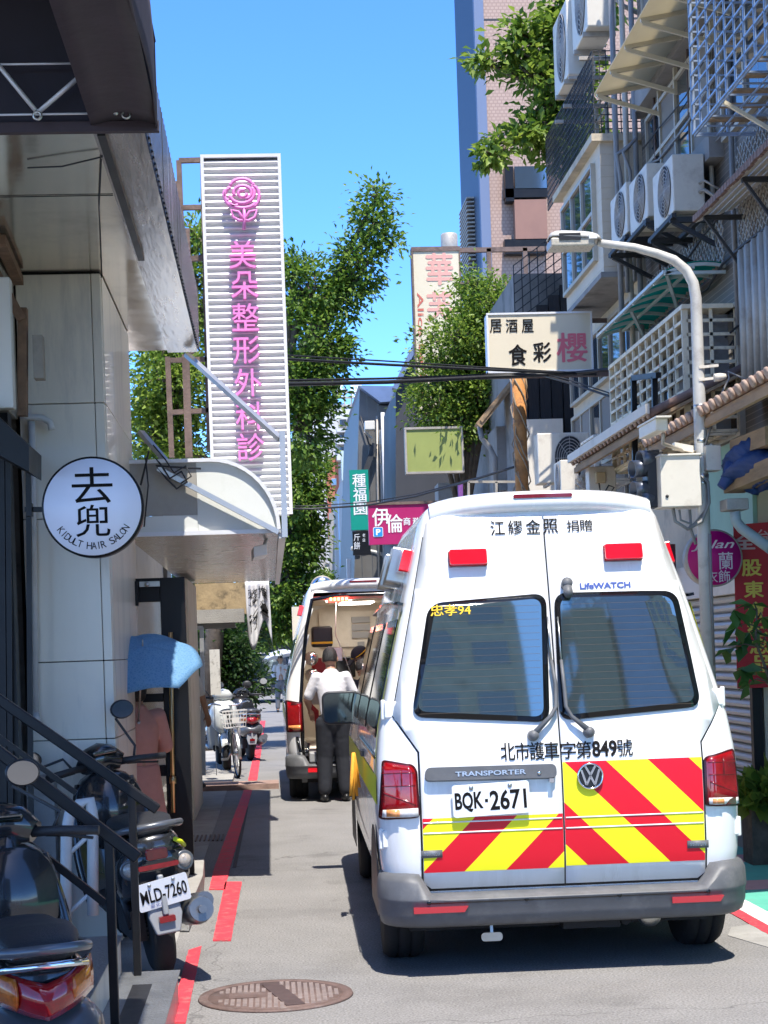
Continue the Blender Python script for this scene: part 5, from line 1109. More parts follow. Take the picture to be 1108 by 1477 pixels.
px_text([('櫻', 825, 501, 44, 42)], M['sign_rose'], Yk, f, ik, .012)
sr = MB(); sr.bar((xa - .1, Yk + .08, za - .03), (4.2, Yk + .08, za - .03), .05); sr.bar((xb, Yk + .08, zb - .1), (4.2, Yk + .08, zb - .1), .05); sr.build('support_arm', M['rusty_frame'], ik)
rp_ = thing('rusty_pole', 'rusty orange steel pole wound with dry vines under the cream sign', 'pole', PY(752, 720, 20.9))
a, c = PY(748, 540, 20.9), PY(754, 735, 20.9); MB().tube([a, c, Vector((c.x + .03, c.y, 0))], .082, 14).build('post', mat('rust_orange', (.42, .19, .06), .85, .1, var=.4, vscale=4, stain=(.12, .06, .045), sscale=5, samt=.9, bump=.3, bscale=40), rp_)
vn = MB()
for q in range(5):
    pts = []
    for i in range(14): t_ = i / 13; aa = q * 1.3 + t_ * (5 + q); p = a.lerp(c, t_ * .9 + .03); pts.append(p + Vector((cos(aa) * (.09 + .03 * sin(i * 2.1 + q)), sin(aa) * .09, 0)))
    vn.tube(pts, .009, 5)
vn.build('dry_vine', mat('vine', (.30, .24, .17), .9, var=.3, vscale=20), rp_)
Ya_ = 30.0; al = thing('bridal_sign', 'tall cream vertical shop sign with faded pink characters behind the tree', 'sign', PY(628, 600, Ya_))
A, B, C_ = PY(594, 359, Ya_), PY(659, 356, Ya_), PY(664, 590, Ya_); xa, xb, za, zb = A.x + .02, B.x + .03, C_.z, A.z
MB().box((xa, Ya_, za), (xb, Ya_ + .22, zb)).build('panel', M['sign_cream'], al); f_ = MB(); f_.box((xa - .03, Ya_ - .02, zb - .05), (xb + .03, Ya_ + .24, zb + .03)); f_.box((xa - .03, Ya_ - .018, za), (xa, Ya_ + .24, zb - .05)); f_.box((xb, Ya_ - .018, za), (xb + .03, Ya_ + .24, zb - .05)); f_.build('frame', M['rusty_frame'], al)
f = sheet((0, Ya_ - .006, 0), (1, 0, 0), (0, 0, 1), (0, -1, 0)); px_text([('華', 634, 388, 38, 46), ('芙', 634, 442, 36, 42)], mat('faded_pink', (.68, .36, .30), .6), Ya_, f, al, .015)
t = MB(); p = PY(606, 422, Ya_); L_ = PY(608, 575, Ya_).z - p.z
put_text(t, 'Alice Barbie', lambda x, y, l: Vector((p.x + y, Ya_ - .006 - l, p.z - x)), (0, -.055, -L_, .055), .012); t.build('small_lettering', mat('sign_red', (.55, .14, .10), .6), al)
fr = MB(); fr.bar((xb, Ya_ + .1, zb - .02), (xb + 3, Ya_ + .1, zb - .02), .08); fr.bar((xb, Ya_ + .1, zb - 1.8), (xb + 3, Ya_ + .1, zb - 1.8), .08)
for x in (.55, 1.2): fr.bar((xb + x, Ya_ + .1, zb - 1.8), (xb + x, Ya_ + .1, zb), .08)
fr.build('support_frame', M['rusty_frame'], al)
Yg = 27.0; gs = thing('lime_sign', 'blank lime green sign board dappled by the tree above', 'sign', PY(627, 686, Yg)); A, C_ = PY(586, 619, Yg), PY(667, 680, Yg)
MB().box((A.x, Yg, C_.z), (C_.x, Yg + .12, A.z)).build('panel', mat('lime', (.30, .34, .10), .5, var=.08, vscale=2), gs); f_ = MB()
for z in (C_.z - .02, A.z - .01): f_.box((A.x - .03, Yg - .02, z), (C_.x + .03, Yg + .14, z + .035))
for x in (A.x - .03, C_.x): f_.box((x, Yg - .018, C_.z), (x + .03, Yg + .138, A.z))
f_.build('frame', M['galv'], gs)
Ym = 25.0; ms_ = thing('parking_sign', 'magenta projecting hotel sign with white characters and a blue parking P', 'sign', PY(600, 780, Ym)); A, C_ = PY(531, 729, Ym), PY(660, 782, Ym)
MB().box((A.x, Ym, C_.z), (C_.x, Ym + .14, A.z)).build('panel', mat('sign_magenta', (.40, .012, .12), .5, var=.04, vscale=3), ms_); MB().box((A.x - .02, Ym - .02, A.z), (C_.x + .02, Ym + .16, A.z + .04)).build('top_rail', M['rusty_frame'], ms_)
f = sheet((0, Ym - .006, 0), (1, 0, 0), (0, 0, 1), (0, -1, 0)); px_text([('伊', 549, 746, 24, 26), ('倫', 569, 755, 24, 26), ('商', 587, 752, 10, 11), ('務', 601, 752, 11, 11), ('旅', 615, 751, 11, 11), ('館', 629, 751, 11, 11)], M['plate_white'], Ym, f, ms_, .01)
p = PY(545.5, 767.5, Ym); q = 7.2 * Ym / FPX; pb = MB(); pb.prism([(p.x + x * q, Ym - .004, p.z + z * q) for x, z in rrect(-1, -1, 1, 1, .3)], (0, -.004, 0)); o = pb.build('parking_plate', M['plate_white'], ms_)
pb = MB(); pb.prism([(p.x + x * q, Ym - .009, p.z + z * q) for x, z in rrect(-.88, -.88, .88, .88, .25)], (0, -.003, 0)); o2 = pb.build('blue_field', mat('parking_blue', (.02, .25, .62), .5), o)
t = MB(); f = sheet((0, Ym - .0135, 0), (1, 0, 0), (0, 0, 1), (0, -1, 0)); put_text(t, 'P', f, (p.x - q * .45, p.z - q * .62, p.x + q * .5, p.z + q * .62), .04); t.build('letter', M['plate_white'], o)
Yz = 35.0; gz_ = thing('teashop_banner', 'tall green vertical shop sign with white characters above a black panel', 'sign', PY(520, 830, Yz)); A, C_ = PY(504, 678, Yz), PY(534, 764, Yz)
MB().box((A.x, Yz, C_.z), (C_.x, Yz + .15, A.z)).build('green_panel', mat('teal', (.0, .26, .19), .5, var=.05, vscale=3), gz_); f = sheet((0, Yz - .006, 0), (1, 0, 0), (0, 0, 1), (0, -1, 0)); px_text([('種', 518, 693, 19, 19), ('福', 519, 713, 19, 19), ('園', 520, 733, 19, 19)], M['plate_white'], Yz, f, gz_, .008)
B_ = PY(535, 800, Yz); MB().box((A.x + .02, Yz, B_.z), (C_.x, Yz + .14, C_.z - .02)).build('black_panel', M['black_metal'], gz_); px_text([('斤', 515, 775, 9, 10), ('餅', 515, 787, 9, 11), ('老', 525, 772, 4, 5), ('店', 525, 779, 4, 5)], M['plate_white'], Yz, f, gz_, .0, 'small_lettering')
# overhead cables, slung from the clinic frame across to the right-hand houses
for nm, lab, pts, r in (('overhead_cable', 'upper pair of black overhead cables slung across the lane', ((300, 515, 17), (418, 518, 18), (560, 526, 19), (700, 533, 19.6), (860, 540, 20)), .016), ('overhead_cable', 'lower thick black overhead cable slung across the lane', ((300, 555, 17), (420, 554, 18), (560, 551, 19), (700, 544, 19.6), (830, 538, 20), (905, 530, 18.4)), .024),
                     ('overhead_cable', 'thin low overhead cable dipping past the magenta sign', ((380, 733, 24), (450, 734, 24), (530, 729, 24), (600, 716, 23), (690, 690, 22), (760, 668, 21)), .014), ('overhead_cable', 'black cable running down right from the cream sign to the window cage', ((778, 540, 20), (820, 552, 19.5), (880, 572, 18.6), (930, 590, 18)), .014)):
    c_ = MB(); P = [PY(*p) for p in pts]; c_.tube(P, r, 7); c_.tube([p + Vector((0, .05, .03 + .02 * sin(i))) for i, p in enumerate(P)], r * .6, 6)
    tag(c_.build(nm, M['black_plastic'], None), lab, 'cable')
# ================================================================== TREES AND PLANTS
def leaf_mat(name, c1, c2, tr=.48):
    m = bpy.data.materials.new(name); m.use_nodes = True; MATS[name] = m; N, L = m.node_tree.nodes, m.node_tree.links; b = N['Principled BSDF']
    g = N.new('ShaderNodeNewGeometry'); r = N.new('ShaderNodeValToRGB'); r.color_ramp.elements[0].color = (*c1, 1); r.color_ramp.elements[1].color = (*c2, 1)
    e = r.color_ramp.elements.new(.55); e.color = tuple((a + b_) / 2 for a, b_ in zip(c1, c2)) + (1,); L.new(g.outputs['Random Per Island'], r.inputs[0])
    L.new(r.outputs[0], b.inputs['Base Color']); b.inputs['Roughness'].default_value = .5
    t = N.new('ShaderNodeBsdfTranslucent'); L.new(r.outputs[0], t.inputs[0]); x = N.new('ShaderNodeMixShader'); x.inputs[0].default_value = tr
    L.new(b.outputs[0], x.inputs[1]); L.new(t.outputs[0], x.inputs[2]); L.new(x.outputs[0], N['Material Output'].inputs[0]); return m
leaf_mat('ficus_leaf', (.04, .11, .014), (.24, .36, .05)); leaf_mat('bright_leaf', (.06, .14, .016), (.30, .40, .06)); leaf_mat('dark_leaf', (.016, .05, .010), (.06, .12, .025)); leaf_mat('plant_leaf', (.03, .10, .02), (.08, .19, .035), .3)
mat('bark', (.12, .095, .07), .9, var=.3, vscale=8, bump=.5, bscale=25)
def leaves(name, pts, dirs, size, m, par, rng, droop=.0):
    n = len(pts); pts = np.asarray(pts); d = np.asarray(dirs) + rng.normal(0, .55, (n, 3)); d[:, 2] -= droop
    d /= np.linalg.norm(d, axis=1)[:, None] + 1e-9
    up = rng.normal(0, .6, (n, 3)); up[:, 2] += 1; s = np.cross(d, up); s /= np.linalg.norm(s, axis=1)[:, None] + 1e-9; nn = np.cross(s, d)
    L = size * rng.uniform(.65, 1.3, (n, 1)); W = L * .27
    V = np.stack([pts, pts + d * L * .5 + s * W + nn * L * .08, pts + d * L - nn * L * .10, pts + d * L * .5 - s * W + nn * L * .08], 1).reshape(-1, 3)
    off = np.array(par.location); me = bpy.data.meshes.new(name); me.vertices.add(4 * n); me.vertices.foreach_set('co', (V - off).ravel())
    i = np.arange(n) * 4; F = np.stack([i, i + 1, i + 2, i, i + 2, i + 3], 1).ravel()
    me.loops.add(6 * n); me.loops.foreach_set('vertex_index', F.astype(np.int32)); me.polygons.add(2 * n)
    me.polygons.foreach_set('loop_start', (np.arange(2 * n) * 3).astype(np.int32)); me.polygons.foreach_set('loop_total', np.full(2 * n, 3, np.int32)); me.update(); me.validate()
    me.materials.append(m); o = bpy.data.objects.new(name, me); COL.objects.link(o); o.parent = par; return o
def tree(name, label, base, blobs, n, size, m, seed, trunk_r=.12, limbs=True, trunk_top=None, droop=.2, clump=.22, cat='tree', path=None):
    """blobs: (centre, radius[3]) volumes of the crown, filled with leaf clumps on twigs"""
    rng = np.random.default_rng(seed); base = Vector(base); r = thing(name, label, cat, base); P, D = [], []
    vol = [b[1][0] * b[1][1] * b[1][2] for b in blobs]; tot = sum(v ** .75 for v in vol); tw = MB()
    top = Vector(trunk_top) if trunk_top else Vector(blobs[0][0])
    for (c, rad), v in zip(blobs, vol):
        c = np.array(c); k = max(6, int(n * v ** .75 / tot / 34))
        for q in range(k):
            d = rng.normal(0, 1, 3); d /= np.linalg.norm(d); rr = rng.uniform(.35, 1.05) ** .6 * rng.uniform(.8, 1.08)
            cc = c + d * np.array(rad) * rr; cl = clump * rng.uniform(.6, 1.4)
            for _ in range(int(34 * rng.uniform(.5, 1.5))):
                o = rng.normal(0, 1, 3) * cl * np.array([.6, .6, .42]); P.append(cc + o); D.append(o / cl * .8 + d * .6 + np.array([0, 0, .15]))
            if limbs and q % 3 == 0:
                a = Vector(c); b = Vector(cc); mid = a.lerp(b, .5) + Vector(rng.normal(0, .1, 3)); tw.tube([a, mid, b], [.03, .02, .006], 5)
    for (c, rad) in blobs:
        if limbs:
            a = base.lerp(top, .55) if not path else Vector(path[-1]); c_ = Vector(c); md_ = a.lerp(c_, .5) + Vector((0, 0, .15)); tw.tube([a, md_, c_], [trunk_r * .55, trunk_r * .4, .03], 6)
    leaves('crown', P, D, size, m, r, rng, droop)
    pts = [Vector(p) for p in path] if path else [base, base.lerp(top, .3) + Vector((.05, .02, 0)), base.lerp(top, .6), top]
    tw.tube(pts, [trunk_r * (1 - .6 * i / (len(pts) - 1)) for i in range(len(pts))], 9); tw.build('trunk', M['bark'], r); return r
def bl(px, py, Y, rx, ry, dy=None):
    """crown blob from photo position; radii in photo pixels"""
    c = PY(px, py, Y); k = Y / FPX; return (tuple(c), (rx * k, dy or max(rx, ry) * k, ry * k))
# left side trees behind the clinic sign
tree('street_tree', 'leafy tree nearest behind the rusty sign frame on the left', (-1.7, 22.5, 0), [bl(250, 560, 22, 60, 60, .8), bl(225, 620, 22, 40, 50, .6), bl(272, 430, 22.5, 40, 75, .6), bl(285, 345, 22.5, 22, 35, .4), bl(265, 650, 22, 40, 35, .6), bl(240, 505, 22, 30, 30, .5)], 11000, .085, M['bright_leaf'], 1, .13)
tree('street_tree', 'tall tree leaning over the lane just right of the clinic sign', (-1.2, 29.5, 0), [bl(440, 420, 29, 45, 50), bl(465, 500, 29, 40, 60), bl(430, 560, 29, 50, 60), bl(490, 430, 29, 32, 34), bl(520, 375, 29, 34, 36), bl(540, 320, 29, 26, 34), bl(545, 280, 29, 16, 24), bl(553, 345, 29, 18, 16), bl(425, 385, 29, 22, 26), bl(440, 620, 29, 38, 46), bl(474, 585, 29, 18, 18), bl(490, 500, 29, 14, 18), bl(512, 410, 29, 28, 24)], 14500, .105, M['ficus_leaf'], 2, .2, path=[(-1.2, 29.5, 0), (-.9, 29.5, 2.5), (-.2, 29.3, 4.5), (.35, 29, 6)])
tree('street_tree', 'lower dark leafy tree hanging over the far part of the lane on the left', (-1.6, 36, 0), [bl(430, 690, 36, 50, 60), bl(444, 700, 36, 28, 42), bl(420, 770, 36, 45, 60), bl(440, 780, 36, 30, 38), bl(405, 850, 36, 32, 55), bl(432, 850, 36, 28, 34), bl(390, 905, 36, 30, 35), bl(440, 730, 35.5, 28, 28), bl(418, 905, 36, 20, 22)], 15000, .12, M['ficus_leaf'], 3, .18, path=[(-1.6, 36, 0), (-1.3, 36, 1.8), (-.5, 36, 3.2), (.4, 36, 4.6)])
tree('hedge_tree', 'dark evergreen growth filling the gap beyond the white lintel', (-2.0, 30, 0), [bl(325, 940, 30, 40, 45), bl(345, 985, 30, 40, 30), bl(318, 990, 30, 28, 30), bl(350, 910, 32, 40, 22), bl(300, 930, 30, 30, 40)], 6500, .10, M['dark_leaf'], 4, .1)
# right side trees
tree('street_tree', 'round bushy tree between the cream vertical sign and the lime sign', (3.1, 27.6, 0), [bl(669, 500, 27.5, 61, 55), bl(639, 560, 27.5, 50, 48), bl(704, 450, 27.5, 47, 40), bl(686, 410, 27.5, 25, 30), bl(694, 560, 27.5, 58, 40), bl(664, 610, 27.5, 47, 34), bl(734, 440, 27.5, 23, 25), bl(619, 590, 27.5, 29, 26), bl(714, 520, 27.5, 42, 40)], 19000, .085, M['bright_leaf'], 5, .1)
tree('terrace_tree', 'bright green tree growing from the roof terrace at the upper right', (4.6, 22.6, 7.2), [bl(810, 60, 22.5, 45, 45), bl(836, 10, 22.5, 49, 40), bl(770, 112, 22.3, 30, 19), bl(753, 45, 22.3, 12, 9), bl(828, 120, 22.5, 36, 49), bl(778, 190, 22.3, 40, 23), bl(733, 205, 22.2, 25, 19), bl(813, 215, 22.4, 40, 40), bl(788, 150, 22.4, 30, 18), bl(748, 75, 22.3, 25, 22), bl(700, 90, 22.2, 8, 7), bl(843, 190, 22.5, 27, 36), bl(858, -40, 22.5, 54, 45), bl(708, 222, 22.2, 10, 12)], 7600, .135, M['bright_leaf'], 6, .09, droop=.45, clump=.17)
# potted shrub in front of the banner
q0 = PG(1168, 1290); pl = thing('potted_shrub', 'large-leaved green shrub in front of the red banner and shutter', 'shrub', (q0.x, q0.y, 0)); rng_ = np.random.default_rng(7)
st_ = MB(); sp_ = [q0, PY(1150, 1120, 11.6), PY(1112, 985, 11.6), PY(1090, 925, 11.6), PY(1092, 880, 11.6)]; st_.tube(sp_, [.022, .018, .013, .009, .006], 7); lp, ldv = [], []
for (x, y, k_) in ((1058, 880, 4), (1085, 872, 5), (1100, 890, 4), (1062, 905, 4), (1082, 912, 5), (1055, 935, 4), (1075, 930, 3), (1105, 925, 4), (1068, 965, 5), (1090, 968, 6), (1080, 985, 4), (1104, 985, 4)):
    e = PY(x, y, 11.6 + rng_.uniform(-.2, .2)); a_ = sp_[2].lerp(sp_[4], min(1, max(0, (985 - y) / 105))); st_.tube([a_, a_.lerp(e, .6) + Vector((0, 0, .03)), e], [.007, .005, .003], 5)
    for q in range(k_): lp.append(tuple(e)); aa = rng_.uniform(0, 6.28); ldv.append((1.3 * cos(aa), 1.3 * sin(aa), rng_.uniform(-1.1, .3)))
leaves('leaf_sprays', lp, ldv, .155, M['plant_leaf'], pl, rng_, .1); st_.build('stem', M['bark'], pl)
MB().lathe([(.14, 0), (.18, .32), (.19, .34), (.16, .34), (.15, .28), (0, .28)], q0, n=24).build('pot', M['brown_wall'], pl)
pt = PG(1104, 1245); pg = tree('potted_plant', 'grassy light green plant in a dark pot at the shop corner', (pt.x, pt.y, 0), [((pt.x, pt.y, .55), (.12, .12, .13))], 60, .18, M['bright_leaf'], 8, .01, limbs=False, droop=-.1, clump=.06, cat='plant')
MB().box((pt.x - .13, pt.y - .13, 0), (pt.x + .13, pt.y + .13, .42)).build('planter', mat('mossy', (.09, .085, .07), .9, var=.4, vscale=9, bump=.3, bscale=30), pg)
tree('far_shrub', 'small bright shrub beside the far white square sign', (2.9, 44, 0), [bl(560, 838, 44, 16, 22), bl(556, 815, 44, 10, 12)], 900, .13, M['bright_leaf'], 9, .05, cat='shrub')
tree('far_shrub', 'small green shrub low at the far left verge', (1.2, 60, 0), [bl(462, 842, 58, 20, 10), bl(470, 830, 58, 10, 9)], 700, .15, M['bright_leaf'], 10, .05, cat='shrub')
# ================================================================== FAR BUILDINGS
mat('brick_far', (.42, .13, .08), .8, var=.1, vscale=2); mat('white_far', (.55, .55, .54), .8, var=.06, vscale=1.5, stain=(.4, .4, .4), sscale=1); mat('grey_far', (.47, .46, .44), .8, var=.1, vscale=1)
mat('dark_cladding', (.16, .155, .145), .55, .3, var=.12, vscale=2); stripes(M['dark_cladding'], 'X', 4.2, None, None, .8, .8)
mat('sheet_cladding', (.47, .45, .41), .5, .4, var=.15, vscale=2, stain=(.2, .2, .2), sscale=1.5); stripes(M['sheet_cladding'], 'X', 6, None, None, .5, .8)
mat('blue_roof', (.20, .27, .42), .4, .4, var=.1, vscale=2)
mat('navy_wall', (.05, .052, .058), .6, var=.15, vscale=1)
ap = thing('apartment_block', 'far white and brick apartment block with balconies at the end of the lane', 'building', (5, 90, 0)); Yp = 88.
def fbox(par, nm, m, x0, y0, x1, y1, Y, d=1.):
    a, c = PY(x0, y0, Y), PY(x1, y1, Y); return MB().box((a.x, Y, c.z), (c.x, Y + d, a.z)).build(nm, M[m] if isinstance(m, str) else m, par)
a, c = PY(425, 585, Yp), PY(640, 960, Yp); MB().box((a.x, Yp, 0), (c.x, Yp + 12, a.z)).build('wall', M['white_far'], ap)
fbox(ap, 'brick_panel', 'brick_far', 470, 660, 494, 850, Yp - .25, .2); fbox(ap, 'brick_panel', 'brick_far', 506, 657, 519, 664, Yp - .25, .2); fbox(ap, 'brick_panel', 'brick_far', 500, 700, 512, 708, Yp - .25, .2)
for (x0, y0, x1, y1) in ((486, 632, 504, 640), (486, 655, 505, 663), (486, 618, 519, 622), (500, 712, 512, 714)): fbox(ap, 'balcony', 'white_far', x0, y0, x1, y1, Yp - 1.0, .9)
for (x0, y0, x1, y1) in ((489, 604, 501, 616), (505, 604, 516, 616), (489, 624, 501, 632), (489, 644, 501, 655), (505, 644, 516, 655), (500, 716, 510, 730), (478, 690, 486, 700), (478, 720, 486, 732)): w_ = fbox(ap, 'window', 'win_frame', x0, y0, x1, y1, Yp - .3, .25); fbox(w_, 'pane', 'win_glass', x0 + 1, y0 + 1, x1 - 1, y1 - 1, Yp - .33, .02)
rl = MB(); 
for y in (566, 574, 586): rl.bar(PY(478, y, Yp), PY(640, y - 3, Yp), .10)
for x in (486, 497, 507, 518, 560): rl.bar(PY(x, 560, Yp), PY(x, 590, Yp), .09)
rl.build('roof_sign_frame', M['galv'], ap)
t = MB(); f = sheet((0, Yp - .2, 0), (1, 0, 0), (0, 0, 1), (0, -1, 0))
for ch_, px, py in (('漢', 487, 564), ('普', 514, 563)): p = PY(px, py, Yp - .2); put_text(t, ch_, f, (p.x - .32, p.z - .36, p.x + .32, p.z + .36), .012)
t.build('roof_lettering', mat('white_sign', (.8, .82, .84), .5), ap)
fh = thing('blue_house', 'narrow blue-grey house with stacked balconies behind the green banner', 'building', (2.5, 55, 0)); Yh = 54
a, c = PY(494, 690, Yh), PY(640, 960, Yh); MB().box((a.x, Yh, 0), (c.x, Yh + 10, a.z)).build('wall', M['grey_far'], fh); a_, c_ = PY(494, 672, Yh - .5), PY(523, 690, Yh - .5)
fbox(fh, 'pale_panel', mat('pale_green', (.50, .60, .56), .6), 492, 650, 522, 692, Yh - .4, .3); fbox(fh, 'blue_post', mat('blue_paint', (.14, .30, .55), .5), 488, 712, 493, 880, Yh - .6, .3)
for y in (712, 745, 775): fbox(fh, 'balcony', 'white_far', 494, y, 516, y + 3, Yh - .8, .7)
for y in (716, 748): w_ = fbox(fh, 'window', 'win_frame', 496, y, 512, y + 22, Yh - .15, .1); fbox(w_, 'pane', 'win_glass', 497, y + 1, 511, y + 21, Yh - .18, .02)
fbox(fh, 'roller_door', M['shutter'], 496, 755, 508, 790, Yh - .22, .1)
vr = thing('verge_shops', 'cluster of pale shop fronts and boxes at the far left end of the lane', 'shop', (1.5, 64, 0)); Yv = 64
for x0, y0, x1, y1, m in ((440, 780, 500, 950, 'grey_far'),): fbox(vr, 'wall', m, x0, y0, x1, y1, Yv, 4)
for x0, y0, x1, y1, m in ((452, 805, 466, 835, 'white_far'), (470, 790, 482, 812, 'white_far'), (468, 818, 478, 836, 'ac_white'), (484, 796, 492, 822, 'white_far'), (476, 838, 492, 846, 'white_far')): fbox(vr, 'signboard', m, x0, y0, x1, y1, Yv - .4 - random.random() * .2, .2)
up = MB(); up.bar(PY(478, 740, 60), PY(480, 900, 60), .18); up.bar(PY(470, 760, 60), PY(490, 757, 60), .12); tag(up.build('utility_pole', M['concrete'], None), 'thin far utility pole beside the tree foliage', 'pole')
# metal-clad house
ch = thing('metal_clad_house', 'tall grey corrugated metal-clad house with a blue roof slope', 'house', (2.4, 38, 0)); Yc = 38
q = [PY(515, 700, Yc), PY(548, 700, Yc), PY(549, 578, Yc), PY(520, 558, Yc)]; cb = MB(); q2 = [PY(509, 900, Yc), PY(640, 900, Yc), PY(640, 585, Yc), PY(549, 585, Yc), PY(519, 560, Yc)]; 
MB().prism(q2, (0, 8, 0)).build('wall', M['dark_cladding'], ch)
MB().prism([PY(517, 556, Yc - .3), PY(549, 580, Yc - .3), PY(575, 578, Yc - .3), PY(574, 557, Yc - .3)], (0, 6, .0)).build('roof', M['blue_roof'], ch)
a, c = PY(547, 620, Yc - .3), PY(575, 900, Yc - .3); MB().box((a.x, Yc - .3, 0), (c.x, Yc - .03, a.z)).build('sheet_panel', M['sheet_cladding'], ch)
MB().tube([PY(552, 595, Yc - .5), PY(556, 720, Yc - .5), PY(560, 900, Yc - .5)], .045, 8).build('pipe', M['pipe_white'], ch); MB().bar(PY(524, 690, Yc - .2), PY(541, 640, Yc - .2), .09, .12).build('brace', M['mesh_dark'], ch)
for (x0, y0, x1, y1) in ((523, 720, 533, 745), (548, 640, 553, 668), (562, 640, 570, 668), (562, 700, 570, 726)): w_ = fbox(ch, 'window', 'win_frame', x0, y0, x1, y1, Yc - .36, .07); fbox(w_, 'pane', 'win_glass', x0 + .8, y0 + .8, x1 - .8, y1 - .8, Yc - .38, .02)
MB().tube([PY(544, 600, Yc - .1), PY(545, 700, Yc - .1), PY(548, 900, Yc - .1)], .03, 6).build('pipe', M['galv'], ch); MB().tube([PY(520, 600, Yc - .1), PY(532, 640, Yc - .1), PY(546, 650, Yc - .1)], .02, 5).build('wire', M['black_plastic'], ch)
ab = thing('roof_box_unit', 'small cream air-conditioning box on the wall of the metal-clad house', 'air conditioner', PY(534, 622, Yc - .5)); MB().box(PY(526, 607, Yc - .5), PY(540, 622, Yc - .2)).build('casing', M['ac_white'], ab, bevel=.02); MB().bar(PY(526, 623, Yc - .45), PY(536, 632, Yc - .3), .04).build('bracket', M['galv'], ab)
nv = thing('navy_house', 'dark navy house with a steep roof edge behind the lime sign', 'house', (2.9, 33, 0)); Yn = 33
MB().prism([PY(571, 900, Yn), PY(760, 900, Yn), PY(760, 430, Yn), PY(620, 470, Yn), PY(596, 505, Yn), PY(571, 565, Yn)], (0, 3.5, 0)).build('wall', M['navy_wall'], nv); MB().bar(PY(569, 562, Yn - .1), PY(598, 500, Yn - .1), .3, .1).build('roof_edge', M['blue_roof'], nv)
# pink tiled tower
mat('tower_tile', (.50, .33, .29), .6, var=.06, vscale=2)
N, L, b = nodes_of(MATS['tower_tile']); tc = N.new('ShaderNodeTexCoord'); mp = N.new('ShaderNodeMapping'); mp.inputs['Rotation'].default_value = (radians(90), 0, 0); br = N.new('ShaderNodeTexBrick'); L.new(tc.outputs['Object'], mp.inputs[0]); L.new(mp.outputs[0], br.inputs[0])
br.inputs['Scale'].default_value = 3.2; br.inputs['Color1'].default_value = (.44, .305, .235, 1); br.inputs['Color2'].default_value = (.41, .28, .215, 1); br.inputs['Mortar'].default_value = (.33, .22, .17, 1); br.inputs['Mortar Size'].default_value = .05; br.inputs['Brick Width'].default_value = .35; br.inputs['Row Height'].default_value = .28; L.new(br.outputs['Color'], b.inputs['Base Color'])
mat('tower_brown', (.27, .14, .10), .6, var=.08, vscale=2)
tw = thing('pink_tower', 'tall pink tiled tower block with a blue glass edge behind the trees', 'building', (7, 46, 0)); Yt = 44
a = PY(690, 0, Yt); MB().box((a.x, Yt, 0), (a.x + 9, Yt + 4.25, 24)).build('wall', M['tower_tile'], tw)
g_ = MB().box((a.x - .12, Yt + .02, 0), (a.x - .002, Yt + 4.2, 24)); g_.build('glass_edge', mat('tower_glass', (.05, .075, .12), .5, spec=.25), tw)
MB().box((a.x - .13, Yt - .05, 0), (a.x + .12, Yt + .2, 24)).build('corner_strip', mat('corner_blue', (.16, .20, .29), .6, spec=.2), tw)
lv = MB(); 
for i in range(30): lv.box((a.x - .34, Yt + 1.2, 10.5 + i * .11), (a.x - .13, Yt + 3.0, 10.54 + i * .11))
lv.build('louvre_screen', M['galv'], tw)
for (x0, y0, x1, y1, m) in ((728, 240, 742, 290, 'black_metal'), (742, 288, 790, 345, 'tower_brown'), (728, 272, 790, 284, 'black_metal'), (742, 240, 790, 272, 'win_glass'), (728, 345, 790, 365, 'black_metal')): fbox(tw, 'balcony_panel', m, x0, y0, x1, y1, Yt - .35, .3)
jo = MB(); 
for z in range(3, 24, 3): jo.box((a.x + .13, Yt - .006, z), (a.x + 8.9, Yt + .01, z + .05))
jo.build('floor_joint', M['mesh_dark'], tw)
st_ = thing('water_tank', 'steel roof water tank seen left of the pink tower', 'tank', PY(648, 352, 40)); MB().lathe([(.18, 0), (.2, .02), (.2, .6), (.18, .63), (0, .66)], PY(649, 376, 40), n=20).build('drum', M['galv'], st_)
# small far street things
sq = thing('square_sign', 'far white square shop sign with a thin circle emblem', 'sign', PY(519, 840, 40)); a, c = PY(500, 806, 40), PY(537, 840, 40); MB().box((a.x, 40, c.z), (c.x, 40.2, a.z)).build('panel', mat('white_box', (.75, .74, .72), .5), sq)
t = MB(); cx = (a.x + c.x) / 2; cz = (a.z + c.z) / 2 + .02; t.tube([(cx + .2 * cos(u), 39.99, cz + .2 * sin(u)) for u in [2 * pi * k / 24 for k in range(24)]], .006, 4, closed=True); t.bar((cx - .2, 39.99, cz), (cx + .2, 39.99, cz), .008); t.build('emblem_ring', M['pipe_grey'], sq)
t = MB(); f = sheet((0, 39.985, 0), (1, 0, 0), (0, 0, 1), (0, -1, 0)); put_text(t, 'T', f, (cx - .05, cz + .03, cx + .05, cz + .14)); put_text(t, 'H', f, (cx - .05, cz - .14, cx + .05, cz - .03)); t.build('lettering', M['pipe_grey'], sq)
MB().box((a.x, 39.98, c.z - .05), (c.x, 40.2, c.z - .003)).build('base_strip', M['cream'], sq); MB().bar(PY(523, 842, 40.1), PY(524, 900, 40.1), .12).build('post', M['galv'], sq)
sl2 = thing('street_lamp', 'distant small grey street lamp arm above the far ambulance', 'street lamp', PY(560, 960, 38)); MB().tube([PY(557, 960, 38), PY(557, 810, 38), PY(553, 800, 38), PY(540, 796, 38), PY(520, 792, 38)], [.06, .05, .045, .04, .03], 8).build('post', M['lamp_grey'], sl2); MB().box(PY(506, 788, 37.9), PY(520, 794, 38.1)).build('lamp_head', M['lamp_grey'], sl2, bevel=.03)
